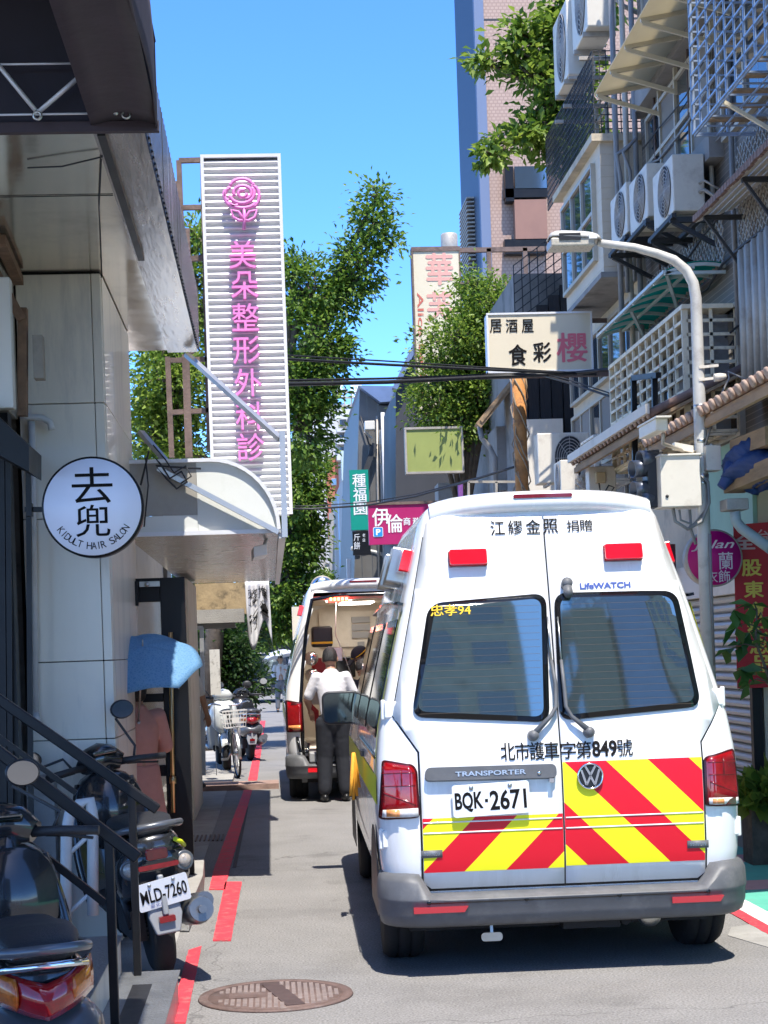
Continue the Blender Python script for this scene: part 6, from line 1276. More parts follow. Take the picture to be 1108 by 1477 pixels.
cm_ = thing('convex_mirror', 'round convex street mirror above the far ambulance roof', 'mirror', PY(464, 850, 24)); p = PY(465, 848, 24); MB().lathe([(.16, -.02), (.165, .0), (.155, .02), (.11, .045), (.06, .06), (0, .065)], p, (0, -1, 0), 32).build('mirror_face', M['chrome'], cm_); MB().lathe([(.17, -.02), (.175, 0), (.165, .015)], p, (0, -1, 0), 32).build('rim', M['galv'], cm_); MB().tube([p + Vector((0, .05, 0)), Vector((p.x, 24.05, 0))], .03, 8).build('post', M['galv'], cm_)
# parked dark truck across the end of the lane
tk = thing('dark_van', 'dark navy van parked in the shade at the far end of the lane', 'van', (-.6, 58, 0)); Yk2 = 58
a, c = PY(338, 940, Yk2), PY(404, 1003, Yk2); x0, x1 = a.x - .3, c.x + .4
MB().prism([(x0, Yk2, .35), (x1, Yk2, .35), (x1, Yk2, 1.0), (x1 - .15, Yk2, 1.75), (x0 + .15, Yk2, 1.75), (x0, Yk2, 1.0)], (0, 4, 0)).build('body', mat('navy_paint', (.012, .02, .04), .25, coat=.5), tk, bevel=.08)
MB().prism([(x0 + .2, Yk2 - .01, 1.05), (x1 - .2, Yk2 - .01, 1.05), (x1 - .3, Yk2 - .01, 1.62), (x0 + .3, Yk2 - .01, 1.62)], (0, .02, 0)).build('windscreen', M['dark_glass'], tk); MB().box((x0 - .02, Yk2 - .08, .3), (x1 + .02, Yk2, .52)).build('bumper', M['black_plastic'], tk, bevel=.03)
for x in (x0 + .15, x1 - .15): MB().lathe([(.2, -.1), (.31, -.1), (.31, .1), (.2, .1)], (x, Yk2 + .6, .31), (1, 0, 0), 24).build('wheel', M['tyre'], tk)
for x in (x0 + .12, x1 - .36): MB().box((x, Yk2 - .02, .7), (x + .24, Yk2 + .01, .85)).build('headlight', M['clear_lens'], tk)
MB().box((x0 + .7, Yk2 - .1, .38), (x0 + 1.05, Yk2 - .085, .48)).build('licence_plate', M['plate_white'], tk)
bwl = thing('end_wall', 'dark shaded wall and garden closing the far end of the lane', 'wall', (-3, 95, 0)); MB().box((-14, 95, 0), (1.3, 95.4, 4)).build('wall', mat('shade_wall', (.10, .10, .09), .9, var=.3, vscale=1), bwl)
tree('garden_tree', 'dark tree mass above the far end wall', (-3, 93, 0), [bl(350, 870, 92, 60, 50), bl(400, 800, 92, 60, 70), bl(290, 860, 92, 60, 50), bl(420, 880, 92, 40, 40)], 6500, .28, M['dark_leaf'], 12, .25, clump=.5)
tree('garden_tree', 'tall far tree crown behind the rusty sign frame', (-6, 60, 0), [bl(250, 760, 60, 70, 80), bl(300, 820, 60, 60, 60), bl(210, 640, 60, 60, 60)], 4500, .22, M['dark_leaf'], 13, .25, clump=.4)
# ------------------------------------------------------------------ the street behind the viewer (seen in windows and steel)
for nm, lab, x0, x1, y0, y1, h, m in (('office_tower', 'dark concrete office tower far down the street behind the viewer', 3.5, 7.7, -44, -36, 58, 'wall_grey'), ('office_tower', 'slim dark tower right of the sky gap behind the viewer', 9.7, 11.0, -44, -36, 31, 'tile_dark'),
    ('office_tower', 'blue glass office tower behind the viewer', 11.2, 12.9, -44, -36, 58, 'blue_roof'), ('office_tower', 'wide beige tower block farthest right behind the viewer', 13.1, 21, -44, -36, 38, 'wall_grey')):
    bk_ = thing(nm, lab, 'building', (x0, y0, 0)); MB().box((x0, y0, 0), (x1, y1, h)).build('wall', M[m], bk_); wn = MB()
    for i in range(int((y1 - y0) / 2)):
        for z in range(3, int(h) - 1, 3):
            xx = x1 if x1 < 0 else x0; wn.box((xx - .03, y0 + i * 2 + .4, z), (xx + .03, y0 + i * 2 + 1.7, z + 1.7))
    for i in range(int((x1 - x0) / 2)):
        for z in range(3, int(h) - 1, 3): wn.box((x0 + i * 2 + .4, y1 - .03, z), (x0 + i * 2 + 1.7, y1 + .03, z + 1.7))
    wn.build('window', M['win_glass'], bk_)
# ================================================================== FAR AMBULANCE, open at the back
BX, BY = 1.10, 19.3
am2 = thing('ambulance', 'farther white ambulance with open rear doors and red flashing lights', 'ambulance', (0, 0, 0))
van_body(MB(), (.50, 2.33, (.76, .78, .60))).build('body', M['white_paint'], am2); sweep_bumper(MB()).build('bumper', M['bumper_plastic'], am2)
for (x, y) in ((-.82, .66), (.82, .66), (-.82, 3.95), (.82, 3.95)): wheel(am2, x, y)
ub = MB().box((-.80, .25, .20), (.80, 4.9, .40)); ub.build('underbody', M['underbody'], am2)
mat('cabin_beige', (.66, .60, .50), .55, var=.05, vscale=3); mat('cabin_grey', (.30, .30, .30), .5)
cb = MB(); cb.box((-.74, .30, .50), (.74, 3.2, .58)); cb.box((-.80, 3.1, .5), (.80, 3.16, 2.3)); 
for s in (-1, 1): cb.add([(s * .80, .3, .5), (s * .80, 3.2, .5), (s * .80, 3.2, 1.2), (s * .62, 3.2, 2.30), (s * .62, .5, 2.30), (s * .80, .3, 1.2)], [(0, 1, 2, 3, 4, 5)])
cb.box((-.62, .5, 2.30), (.62, 3.2, 2.34)); cb.build('cabin_lining', M['cabin_beige'], am2)
MB().box((-.42, .75, 2.285), (-.12, .95, 2.299)).build('ceiling_lamp', mat('lamp_white', (.9, .88, .85), .4, emit=(1., .93, .85), es=2.2), am2); MB().box((-.2, 1.6, 2.285), (.2, 2.6, 2.299)).build('ceiling_lamp', M['lamp_white'], am2)
fp = MB(); fp.prism([(x, 3.08, z) for x, z in rrect(-.45, 1.75, .5, 2.22, .05)], (0, -.02, 0)); fp.build('bulkhead_panel', M['cream'], am2)
pn = MB(); 
for k in range(3): pn.box((-.02, 3.03, 1.86 + k * .1), (.22, 3.055, 1.94 + k * .1))
pn.box((.05, 3.03, 1.74), (.14, 3.055, 1.81)); pn.box((.3, 3.03, 2.08), (.55, 3.055, 2.1)); pn.box((.3, 3.03, 2.15), (.5, 3.055, 2.17)); pn.build('control_panel', M['cabin_grey'], am2)
for z in (1.62, 1.42): q = MB(); q.ball((-.62, .75, z), .085, 14); q.build('chrome_lamp', M['chrome'], am2)
bg_ = MB().box((-.60, 1.0, 1.75), (-.35, 1.4, 2.0)); bg_.build('equipment_bag', M['black_plastic'], am2, bevel=.03); MB().box((-.602, .995, 1.79), (-.348, 1.405, 1.815)).build('bag_stripe', M['yellow_ink'], am2); MB().box((-.36, .8, 1.58), (-.25, .95, 1.74)).build('wall_socket', M['white_paint'], am2, bevel=.01)
mat('led_red', (.8, .02, .02), .3, emit=(1., .03, .02), es=3.); mat('led_hot', (.9, .3, .1), .3, emit=(1., .35, .08), es=6.)
for x0, x1 in ((-.42, -.17), (.40, .64)):
    l_ = MB().box((x0, .372, 2.265), (x1, .44, 2.335)).build('flashing_light', M['led_red'], am2, bevel=.01); d_ = MB()
    for k in range(5): x = x0 + .03 + k * .045; d_.box((x, .366, 2.285), (x + .022, .374, 2.315))
    d_.build('led_row', M['led_hot'], l_)
lip = MB(); lip.grid(lipf, 24, 12); lip.build('roof_lip', M['white_paint'], am2); MB().prism([(x, .334, z) for x, z in rrect(-.16, 2.487, .16, 2.507, .009)], (0, .06, 0)).build('high_stop_lamp', M['dark_red_lens'], am2)
for s in (-1, 1):
    a = [(s * .925, 1.16), (s * .76, 1.12), (s * .76, .79), (s * .925, .79)]
    tl = conform(MB(), rpoly(a, .02, 3), S, .03, .03, XS, ZS).build('taillight', M['lamp_rim'], am2); conform(MB(), rpoly([(s * .91, 1.14), (s * .775, 1.10), (s * .775, .80), (s * .91, .80)], .02, 3), S, .034, .004, XS, ZS).build('lens', M['red_lens'], tl)
    conform(MB(), [(s * .90, .865), (s * .785, .865), (s * .785, .815), (s * .90, .815)], S, .037, .004, XS).build('indicator_lens', M['amber_lens'], tl)
    for (a_, b_) in ((.42, 1.62), (1.72, 2.95)): side_patch('side_window', a_, b_, 1.22, 1.86, M['dark_glass'], .006, am2, .08, s)
    conform(MB(), [(.26, 1.16), (.34, 1.16), (.42, 1.90), (.34, 1.90)], lambda a, b, c: SD(a, b, c, s), .0045, 0, (), ZS).build('pillar_tape', M['hivis_yellow'], am2)
    side_patch('side_band', .26, 4.6, .88, 1.03, M['hivis_yellow'], .004, am2, .003, s, 0); side_patch('warning_lamp', .62, .84, 2.12, 2.24, M['red_lamp'], .05, am2, .01, s, .05)
sl_m = MB(); sl_m.tube([(-.77, .03, .52), (-.765, .02, .8), (-.775, .04, 1.15), (-.74, .13, 1.5), (-.68, .24, 1.95), (-.60, .37, 2.30), (-.3, .385, 2.345), (.3, .385, 2.345), (.60, .37, 2.30), (.70, .24, 1.95), (.775, .04, 1.15), (.77, .03, .52)], .022, 8); sl_m.build('door_seal', M['frit'], am2)
MB().tube([(-.83, .0, .74), (-.80, -.03, .58), (-.72, -.03, .56), (-.70, 0, .66)], .018, 8).build('charging_cable', M['frit'], am2)
MB().prism([(-.72, -.118, .34), (-.45, -.118, .34), (-.45, -.118, .385), (-.72, -.118, .385)], (0, .03, 0)).build('reflector', M['led_red'] if False else M['red_lamp'], am2)
MB().box((-.70, -.04, .44), (-.38, .35, .56)).build('step_plate', M['cabin_grey'], am2, bevel=.02)
MB().tube([(-.70, .05, 1.12), (-.60, .1, 1.02), (-.58, .1, .70), (-.5, .08, .6)], .03, 8).build('red_grab_rail', mat('rail_red', (.45, .03, .03), .4), am2)
am2.location = (BX, BY, 0)
# kit hanging in the open cabin
kit = [((-.62, 1.5, 1.05), (-.36, 2.1, 1.35), 'cabin_grey', 'wall_cabinet'), ((-.60, 1.45, 1.40), (-.38, 1.75, 1.62), 'rail_red', 'first_aid_bag'), ((.42, 2.2, 1.1), (.66, 2.9, 1.6), 'cabin_grey', 'wall_cabinet'), ((-.25, 2.85, 1.35), (.0, 3.0, 1.62), 'frit', 'monitor'), ((.12, 2.8, 1.2), (.32, 3.0, 1.5), 'yellow_ink', 'kit_bag')]
for a, c, m, nm in kit: MB().box((a[0] + BX, a[1] + BY, a[2]), (c[0] + BX, c[1] + BY, c[2])).build(nm, M[m], am2, bevel=.015)
MB().tube([(BX - .3, BY + .9, 2.28), (BX - .32, BY + .92, 1.9), (BX - .2, BY + 1.1, 1.6), (BX - .1, BY + 1.2, 1.3)], .006, 5).build('drip_line', M['white_cloth'] if 'white_cloth' in M else M['white_paint'], am2)
# stretcher inside
stc = thing('stretcher', 'stretcher standing inside the open far ambulance', 'stretcher', (BX + .1, BY + 1.4, .58)); s_ = MB(); s_.box((BX - .15, BY + .5, .86), (BX + .4, BY + 2.4, .94)); s_.build('mattress', M['frit'], stc, bevel=.03); f_ = MB()
for x in (-.13, .38):
    f_.tube([(BX + x, BY + .5, .84), (BX + x, BY + 2.4, .84)], .018, 8)
    for y in (.7, 2.2): f_.tube([(BX + x, BY + y, .84), (BX + x, BY + y, .58)], .016, 8)
f_.build('frame', M['alu'], stc)
# ================================================================== PEOPLE
mat('skin_tone', (.42, .235, .16), .5, var=.06, vscale=14); mat('hair_black', (.012, .011, .011), .5, var=.4, vscale=60, bump=.6, bscale=90); mat('hair_grey', (.022, .021, .021), .55, var=.6, vscale=45, bump=.6, bscale=90)
mat('shirt_white', (.70, .69, .72), .75, var=.05, vscale=9, bump=.7, bscale=9); mat('trouser_grey', (.017, .019, .026), .8, var=.12, vscale=9, bump=.5, bscale=9); mat('shoe_black', (.015, .015, .016), .35)
mat('navy_cloth', (.02, .025, .045), .8, var=.15, vscale=9, bump=.3, bscale=12); mat('pink_cloth', (.52, .27, .23), .8, var=.08, vscale=9, bump=.4, bscale=9); mat('white_cloth', (.62, .60, .58), .8, bump=.3, bscale=12); mat('grey_cloth', (.16, .16, .17), .8, bump=.3, bscale=12)
def fuse(mb, name, m, par, vox=.012, sm=6):
    """melt overlapping volumes into one continuous surface"""
    off = Vector((0, 0, 0)); p = par
    while p is not None: off += p.location; p = p.parent
    me = bpy.data.meshes.new(name); me.from_pydata([tuple(Vector(v) - off) for v in mb.v], [], mb.f); o = bpy.data.objects.new(name, me); COL.objects.link(o)
    r = o.modifiers.new('r', 'REMESH'); r.mode = 'VOXEL'; r.voxel_size = vox; s = o.modifiers.new('s', 'SMOOTH'); s.iterations = sm; s.factor = .5
    dg = bpy.context.evaluated_depsgraph_get(); m2 = bpy.data.meshes.new_from_object(o.evaluated_get(dg)); o.modifiers.clear(); o.data = m2; m2.name = name; m2.materials.clear(); m2.materials.append(m)
    m2.polygons.foreach_set('use_smooth', [True] * len(m2.polygons)); m2.polygons.foreach_set('material_index', [0] * len(m2.polygons)); o.parent = par; return o
def limb(mb, pts, rs, n=12):
    """tapering limb with round ends"""
    pts = [Vector(p) for p in pts]; P, R = [], []
    for i in range(len(pts) - 1):
        for k in range(6): t = k / 6; P.append(pts[i].lerp(pts[i + 1], t)); R.append(rs[i] + (rs[i + 1] - rs[i]) * t)
    P.append(pts[-1]); R.append(rs[-1]); mb.tube(P, R, n); mb.ball(pts[0], rs[0], 12); mb.ball(pts[-1], rs[-1], 12)
    for p, r in zip(pts[1:-1], rs[1:-1]): mb.ball(p, r, 12)
    return mb
def hand(mb, w, d, up, s=1., side=1, curl=.5):
    """palm, four unequal bent fingers and a thumb from the wrist w along d"""
    d = Vector(d).normalized(); up = Vector(up); up = (up - d * up.dot(d)).normalized(); x = d.cross(up) * side
    c = Vector(w) + d * .045 * s; mb.obox(c, d * .045 * s, x * .038 * s, up * .014 * s)
    for i, (o, L) in enumerate(((-.030, .066), (-.010, .076), (.010, .072), (.030, .056))):
        a = Vector(w) + d * .088 * s + x * o * s; b = a + (d * (1 - curl * .5) - up * curl * .6).normalized() * L * .5 * s; e = b + (d * (1 - curl) - up * curl).normalized() * L * .5 * s
        mb.tube([a - d * .01 * s, a, b, e], [.0095 * s, .0095 * s, .0085 * s, .006 * s], 8); mb.ball(e, .006 * s, 8)
    a = Vector(w) + d * .03 * s - x * .036 * s; b = a + (d * .6 - x * .7).normalized() * .035 * s; e = b + (d * .9 - x * .2 - up * .2).normalized() * .03 * s
    mb.tube([a + x * .012 * s, a, b, e], [.013 * s, .012 * s, .010 * s, .007 * s], 8); mb.ball(e, .007 * s, 8)
def person(label, loc, rz, H=1.72, lean=.0, arms=None, shirt='shirt_white', trousers='trouser_grey', hair='hair_black', head_pitch=0., head_turn=0., dress=False, cap=False, stance=.11, sleeve=.62, feet=True, hair_long=False, hip=None, baggy=1.):
    """one figure facing local +Y: body (skin), clothes and hair as parts"""
    r = thing('person', label, 'person', (0, 0, 0)); k = H / 1.75
    hz = .93 * k if hip is None else hip; ca, sa = cos(lean), sin(lean)
    def T(x, y, z): return Vector((x * k, (y * ca + z * sa) * k, hz + (z * ca - y * sa) * k))      # torso frame from the hips, leaning forward
    sh = [T(s * .170, -.01, .485) for s in (-1, 1)]; hips = [Vector((s * .085 * k, 0, hz - .02 * k)) for s in (-1, 1)]
    arms = arms or [((-.26, .02, .22), (-.27, .10, -.02)), ((.26, .02, .22), (.27, .10, -.02))]
    el = [T(*a[0]) for a in arms]; wr = [T(*a[1]) for a in arms]
    nk = T(0, .0, .555); hd = T(0, .03, .70)
    Rz = Matrix.Rotation(head_turn, 3, 'Z'); Rx = Matrix.Rotation(-(lean * .6 + head_pitch), 3, 'X'); HM = Rz @ Rx
    def Hd(x, y, z): return hd + HM @ Vector((x * k, y * k, z * k))
    b = MB(); limb(b, [nk - Vector((0, 0, .06 * k)), nk, hd - Vector((0, .0, .06 * k))], [.062 * k, .056 * k, .052 * k])
    def hf(u, v):
        a, t = u * 2 * pi, v * pi; z = cos(t) * .118; x = sin(t) * cos(a) * .076; y = sin(t) * sin(a) * .096
        if z < -.03: x *= 1 - .28 * min(1, (-z - .03) / .08); y *= (1 - .1 * min(1, (-z - .03) / .08))
        return Hd(x, y, z)
    b.grid(hf, 28, 20)
    b.add([Hd(-.016, .088, -.03), Hd(.016, .088, -.03), Hd(0, .118, -.028), Hd(0, .094, .022)], [(0, 1, 2), (0, 2, 3), (1, 3, 2), (0, 3, 1)])      # nose
    b.ball(Hd(0, .082, -.066), (.024 * k, .014 * k, .008 * k), 8)
    for s in (-1, 1): b.ball(Hd(s * .084, -.004, -.012), (.014 * k, .022 * k, .036 * k), 10)
    limb(b, [T(0, 0, .42), T(0, 0, .1), Vector((0, 0, hz))], [.11 * k, .11 * k, .12 * k])
    for i, s in enumerate((-1, 1)):
        limb(b, [sh[i], el[i], wr[i]], [.058 * k, .043 * k, .029 * k]); d = (wr[i] - el[i]).normalized(); hand(b, wr[i] - d * .01, d, Vector((0, .3, 1)) if abs(d.z) < .8 else Vector((0, 1, 0)), k, s)
        if feet: kn = Vector((s * (stance + .005) * k, .03 * k, hz * .53)); an = Vector((s * (stance + .015) * k, 0, .09 * k)); limb(b, [hips[i], kn, an], [.085 * k, .058 * k, .042 * k]); b.ball((s * (stance + .02) * k, .06 * k, .05 * k), (.04 * k, .11 * k, .045 * k), 10)
    bo = fuse(b, 'body', M['skin_tone'], r, .0085 * k, 3)
    for s in (-1, 1): MB().ball(Hd(s * .03, .087, .012), (.013 * k, .007 * k, .008 * k), 8).build('eye', M['ink'], bo)
    h = MB()
    def hr(u, v):
        a, t = u * 2 * pi, v * pi * (.68 if not hair_long else .85); f = sin(a); lo = 1.0
        if f > .2: t = min(t, pi * (.40 + .1 * (1 - f)))          # hairline at the brow
        w_ = 1 + .03 * sin(5 * a + 3 * t) * sin(7 * t) + .02 * sin(11 * a); t = t * (1 - .08 * (abs(cos(a)) ** 6)); return Hd(sin(t) * cos(a) * .081 * w_, sin(t) * sin(a) * .102 * w_ - .006, cos(t) * .125 * w_ + .003)
    h.grid(hr, 32, 16); h.build('hair', M[hair], r, solid=.006)
    if cap:
        c = MB(); c.grid(lambda u, v: Hd(sin(v * pi * .5) * cos(u * 2 * pi) * .092, sin(v * pi * .5) * sin(u * 2 * pi) * .112, .045 + cos(v * pi * .5) * .095), 24, 8); c.obox(Hd(0, .15, .04), HM @ Vector((.07, 0, 0)), HM @ Vector((0, .06, -.015)), HM @ Vector((0, 0, .005))); co = c.build('cap', M['navy_cloth'], r); y_ = MB(); y_.tube([Hd(.094 * cos(t), .114 * sin(t), .052) for t in [2 * pi * q / 20 for q in range(20)]], .006, 5, closed=True); y_.build('cap_band', M['yellow_ink'], co)
    # shirt
    t = MB(); secs = [(-.06, .152, .108), (.05, .140, .100), (.16, .148, .104), (.30, .166, .115), (.42, .172, .110), (.485, .150, .092), (.53, .095, .074), (.57, .066, .064)]
    n = 24; vs = []
    for z, a, c in secs:
        for q in range(n): u = 2 * pi * q / n; vs.append(T(a * cos(u) * (1 - .08 * abs(sin(2 * u))), c * sin(u) - .005, z))
    t.add(vs, [(i * n + q, i * n + (q + 1) % n, (i + 1) * n + (q + 1) % n, (i + 1) * n + q) for i in range(len(secs) - 1) for q in range(n)] + [tuple(range(n))[::-1], tuple(range((len(secs) - 1) * n, len(secs) * n))])
    for i in range(2):
        e = sh[i].lerp(el[i], 1.0 if sleeve > 1 else sleeve + .2); limb(t, [sh[i] - (sh[i] - T(0, 0, .44)) * .25, sh[i], e], [.060 * k, .060 * k, .062 * k])
        if sleeve > 1: limb(t, [el[i], el[i].lerp(wr[i], .92)], [.062 * k, .045 * k])
    fuse(t, 'shirt' if not dress else 'coat_top', M[shirt], r, .011 * k, 5)
    if trousers and not dress:
        t = MB(); limb(t, [T(0, -.01, .05), Vector((0, -.01 * k, hz - .04 * k))], [.128 * k, .135 * k]); t.ball((.05 * k, -.03 * k, hz - .02), (.11 * k, .12 * k, .12 * k), 14); t.ball((-.05 * k, -.03 * k, hz - .02), (.11 * k, .12 * k, .12 * k), 14)
        for s in (-1, 1): limb(t, [(s * .085 * k, -.01 * k, hz - .05 * k), (s * (stance + .003) * k, .02 * k, hz * .54), (s * (stance + .015) * k, -.01 * k, .15 * k)], [.112 * k * (.5 + baggy / 2), .086 * k * baggy, .070 * k * baggy]) if feet else limb(t, [(s * .085 * k, 0, hz), (s * .1 * k, .4 * k, hz + .02), (s * .1 * k, .42 * k, hz - .4)], [.1 * k, .08 * k, .06 * k])
        fuse(t, 'trousers', M[trousers], r, .011 * k, 5)
        bt = MB(); bt.tube([T(.152 * cos(u), .108 * sin(u) - .004, .035) for u in [2 * pi * q / 24 for q in range(24)]], .012 * k, 6, closed=True); bt.build('belt', M['shoe_black'], r)
    if dress:
        t = MB(); n = 28; vs = []; ss = [(.12, .16, .115), (0, .175, .13), (-.2, .20, .16), (-.45, .235, .19), (-.62, .255, .205)]
        for z, a, c in ss:
            for q in range(n): u = 2 * pi * q / n; w_ = 1 + .06 * sin(7 * u) * max(0, -z); vs.append(Vector((a * cos(u) * w_ * k, c * sin(u) * w_ * k, hz + z * k)))
        t.add(vs, [(i * n + q, i * n + (q + 1) % n, (i + 1) * n + (q + 1) % n, (i + 1) * n + q) for i in range(len(ss) - 1) for q in range(n)] + [tuple(range(n)), tuple(range((len(ss) - 1) * n, len(ss) * n))[::-1]]); fuse(t, 'coat_skirt', M[shirt], r, .013 * k, 4)
    if feet:
        for s in (-1, 1):
            f = MB(); x = s * (stance + .02) * k; f.grid(lambda u, v, x=x: Vector((x + .048 * k * cos(u * 2 * pi) * sin(v * pi) ** .6 * (1 - .12 * sin(u * 2 * pi)), .055 * k + .15 * k * sin(u * 2 * pi) * sin(v * pi) ** .6, .003 + .052 * k * (1 + cos(v * pi)) * (.75 + .25 * (sin(u * 2 * pi) < 0)))), 20, 10); f.build('shoe', M['shoe_black'], r)
    r.location = loc; r.rotation_euler = (0, 0, rz); return r
mp = PG(482, 1157)
person('man in a white short-sleeved shirt and dark trousers seen from behind at the ambulance', (mp.x + .02, mp.y + .06, 0), .05, 1.75, .14, [((-.275, .07, .24), (-.22, .29, .12)), ((.275, .07, .24), (.19, .29, .15))], hair='hair_grey', head_pitch=.25, stance=.10, sleeve=.62, head_turn=-.15, baggy=1.12)
person('ambulance worker in a dark cap leaning over inside the open ambulance', (BX + .36, BY + 1.35, .1), pi * .62, 1.76, .55, [((-.2, .22, .3), (-.12, .42, .22)), ((.2, .22, .3), (.12, .42, .22))], 'white_cloth', 'navy_cloth', cap=True, head_pitch=.3, sleeve=1.1)
person('dark-haired helper bending in the open ambulance just right of the man in white', (BX + .28, BY + .55, 0), pi * .55, 1.66, .42, [((-.2, .25, .3), (-.1, .42, .25)), ((.2, .25, .3), (.1, .42, .25))], 'grey_cloth', 'navy_cloth', head_pitch=.35, sleeve=1.1)
person('patient in dark clothes sitting on the stretcher inside the ambulance', (BX + .02, BY + .95, 0), pi, 1.62, .1, None, 'navy_cloth', 'navy_cloth', feet=False, hip=.86, sleeve=1.1)
wp = PY(216, 1060, 11.9)
wom = person('woman in a pink coat under the blue umbrella beside the open door', (PY(197, 1060, 11.75).x, 11.85, 0), pi * .15, 1.60, 0., [((-.25, .05, .26), (-.16, .22, .36)), ((.25, .06, .25), (.22, .24, .20))], 'pink_cloth', None, dress=True, sleeve=1.1, hair_long=True, head_pitch=.1)
pp = PG(407, 1027); person('distant pedestrian in a pale top walking under a white umbrella', (pp.x, pp.y, 0), pi, 1.62, 0, [((-.25, .05, .26), (-.16, .22, .36)), ((.25, .06, .25), (.2, .2, .15))], 'white_cloth', 'grey_cloth', sleeve=1.1, hair_long=True)
person('man in a white shirt standing beyond the cream column, mostly hidden', (PY(281, 980, 20.2).x - .13, 20.25, .12), -.6, 1.66, 0, None, 'white_cloth', 'grey_cloth')
def umbrella(name, label, apex, tilt, az, R, m, grip, ribs=8, m2=None):
    r = thing(name, label, 'umbrella', apex); ax_ = Vector((sin(tilt) * cos(az), sin(tilt) * sin(az), cos(tilt))); u = (Vector((1, 0, 0)) - ax_ * ax_.x).normalized(); v = ax_.cross(u); apex = Vector(apex); n = ribs * 6; H_ = R * (.36 if R < .45 else .42)
    def fn(a, t):
        th = a * 2 * pi; fr = (a * ribs) % 1; sc = 1 - .05 * sin(fr * pi) * t; rr = R * t * sc; drop = H_ * (t ** 1.9) - .035 * sin(fr * pi) * t; return apex + (u * cos(th) + v * sin(th)) * rr - ax_ * drop
    MB().grid(fn, n, 10).build('canopy', m, r, solid=.002); f = MB(); f.tube([apex + ax_ * .05, apex, Vector(grip)], [.004, .006, .006], 8); f.tube([Vector(grip), Vector(grip) - ax_ * .1], .013, 8)
    for q in range(ribs): f.tube([fn(q / ribs, t) - ax_ * .004 for t in (.02, .35, .7, 1.0)], .003, 5)
    f.build('frame', M['steel'], r); return r
m = mat('umbrella_blue', (.13, .33, .60), .7); N, L, b = nodes_of(m); tc = N.new('ShaderNodeTexCoord'); vo = N.new('ShaderNodeTexVoronoi'); vo.inputs['Scale'].default_value = 55; vo.feature = 'DISTANCE_TO_EDGE'; L.new(tc.outputs['Object'], vo.inputs['Vector']); rp2 = N.new('ShaderNodeValToRGB'); rp2.color_ramp.elements[0].color = (.26, .50, .74, 1); rp2.color_ramp.elements[1].color = (.17, .40, .66, 1); rp2.color_ramp.elements[0].position = .05; rp2.color_ramp.elements[1].position = .28; L.new(vo.outputs['Distance'], rp2.inputs[0]); L.new(rp2.outputs[0], b.inputs['Base Color'])
t = N.new('ShaderNodeBsdfTranslucent'); L.new(rp2.outputs[0], t.inputs[0]); x = N.new('ShaderNodeMixShader'); x.inputs[0].default_value = .45; L.new(b.outputs[0], x.inputs[1]); L.new(t.outputs[0], x.inputs[2]); L.new(x.outputs[0], N['Material Output'].inputs[0])
umbrella('umbrella', 'open sky-blue patterned umbrella poking out past the grey pillar', tuple(PY(206, 932, 11.45)), .50, -pi / 2 + .1, .40, m, PY(200, 1040, 11.75), ribs=7)
umbrella('umbrella', 'small white parasol held by the distant pedestrian', tuple(PY(402, 938, pp.y - .1)), .2, 2.6, .52, leafy('parasol_white', (.66, .68, .74), .3), PY(405, 975, pp.y - .15))
# ================================================================== TWO WHEELERS
mat('scoot_black', (.018, .019, .021), .16, coat=.6, var=.15, vscale=6); mat('scoot_grey', (.10, .105, .115), .3, .3, coat=.4); mat('seat_black', (.020, .020, .022), .5, bump=.25, bscale=160, var=.15, vscale=10); mat('scoot_white', (.55, .57, .55), .25, coat=.4, var=.05, vscale=5); mat('muffler', (.20, .205, .21), .35, .8, var=.15, vscale=9); mat('mudguard', (.27, .28, .29), .45); mat('lens_orange', (.46, .11, .01), .12, coat=.5, var=.3, vscale=50); mat('mirror_dark', (.30, .30, .29), .05, 1.)
def oval_loft(mb, secs, n=20, cap=True):
    """sections: (y, zc, half width, half height, squareness)"""
    vs = []
    for y, zc, a, c, e in secs:
        for q in range(n): t = 2 * pi * q / n; vs.append((a * (abs(cos(t)) ** e) * (1 if cos(t) > 0 else -1), y, zc + c * (abs(sin(t)) ** e) * (1 if sin(t) > 0 else -1)))
    f = [(i * n + q, i * n + (q + 1) % n, (i + 1) * n + (q + 1) % n, (i + 1) * n + q) for i in range(len(secs) - 1) for q in range(n)]
    if cap: f += [tuple(range(n))[::-1], tuple(range((len(secs) - 1) * n, len(secs) * n))]
    return mb.add(vs, f, 0, True)
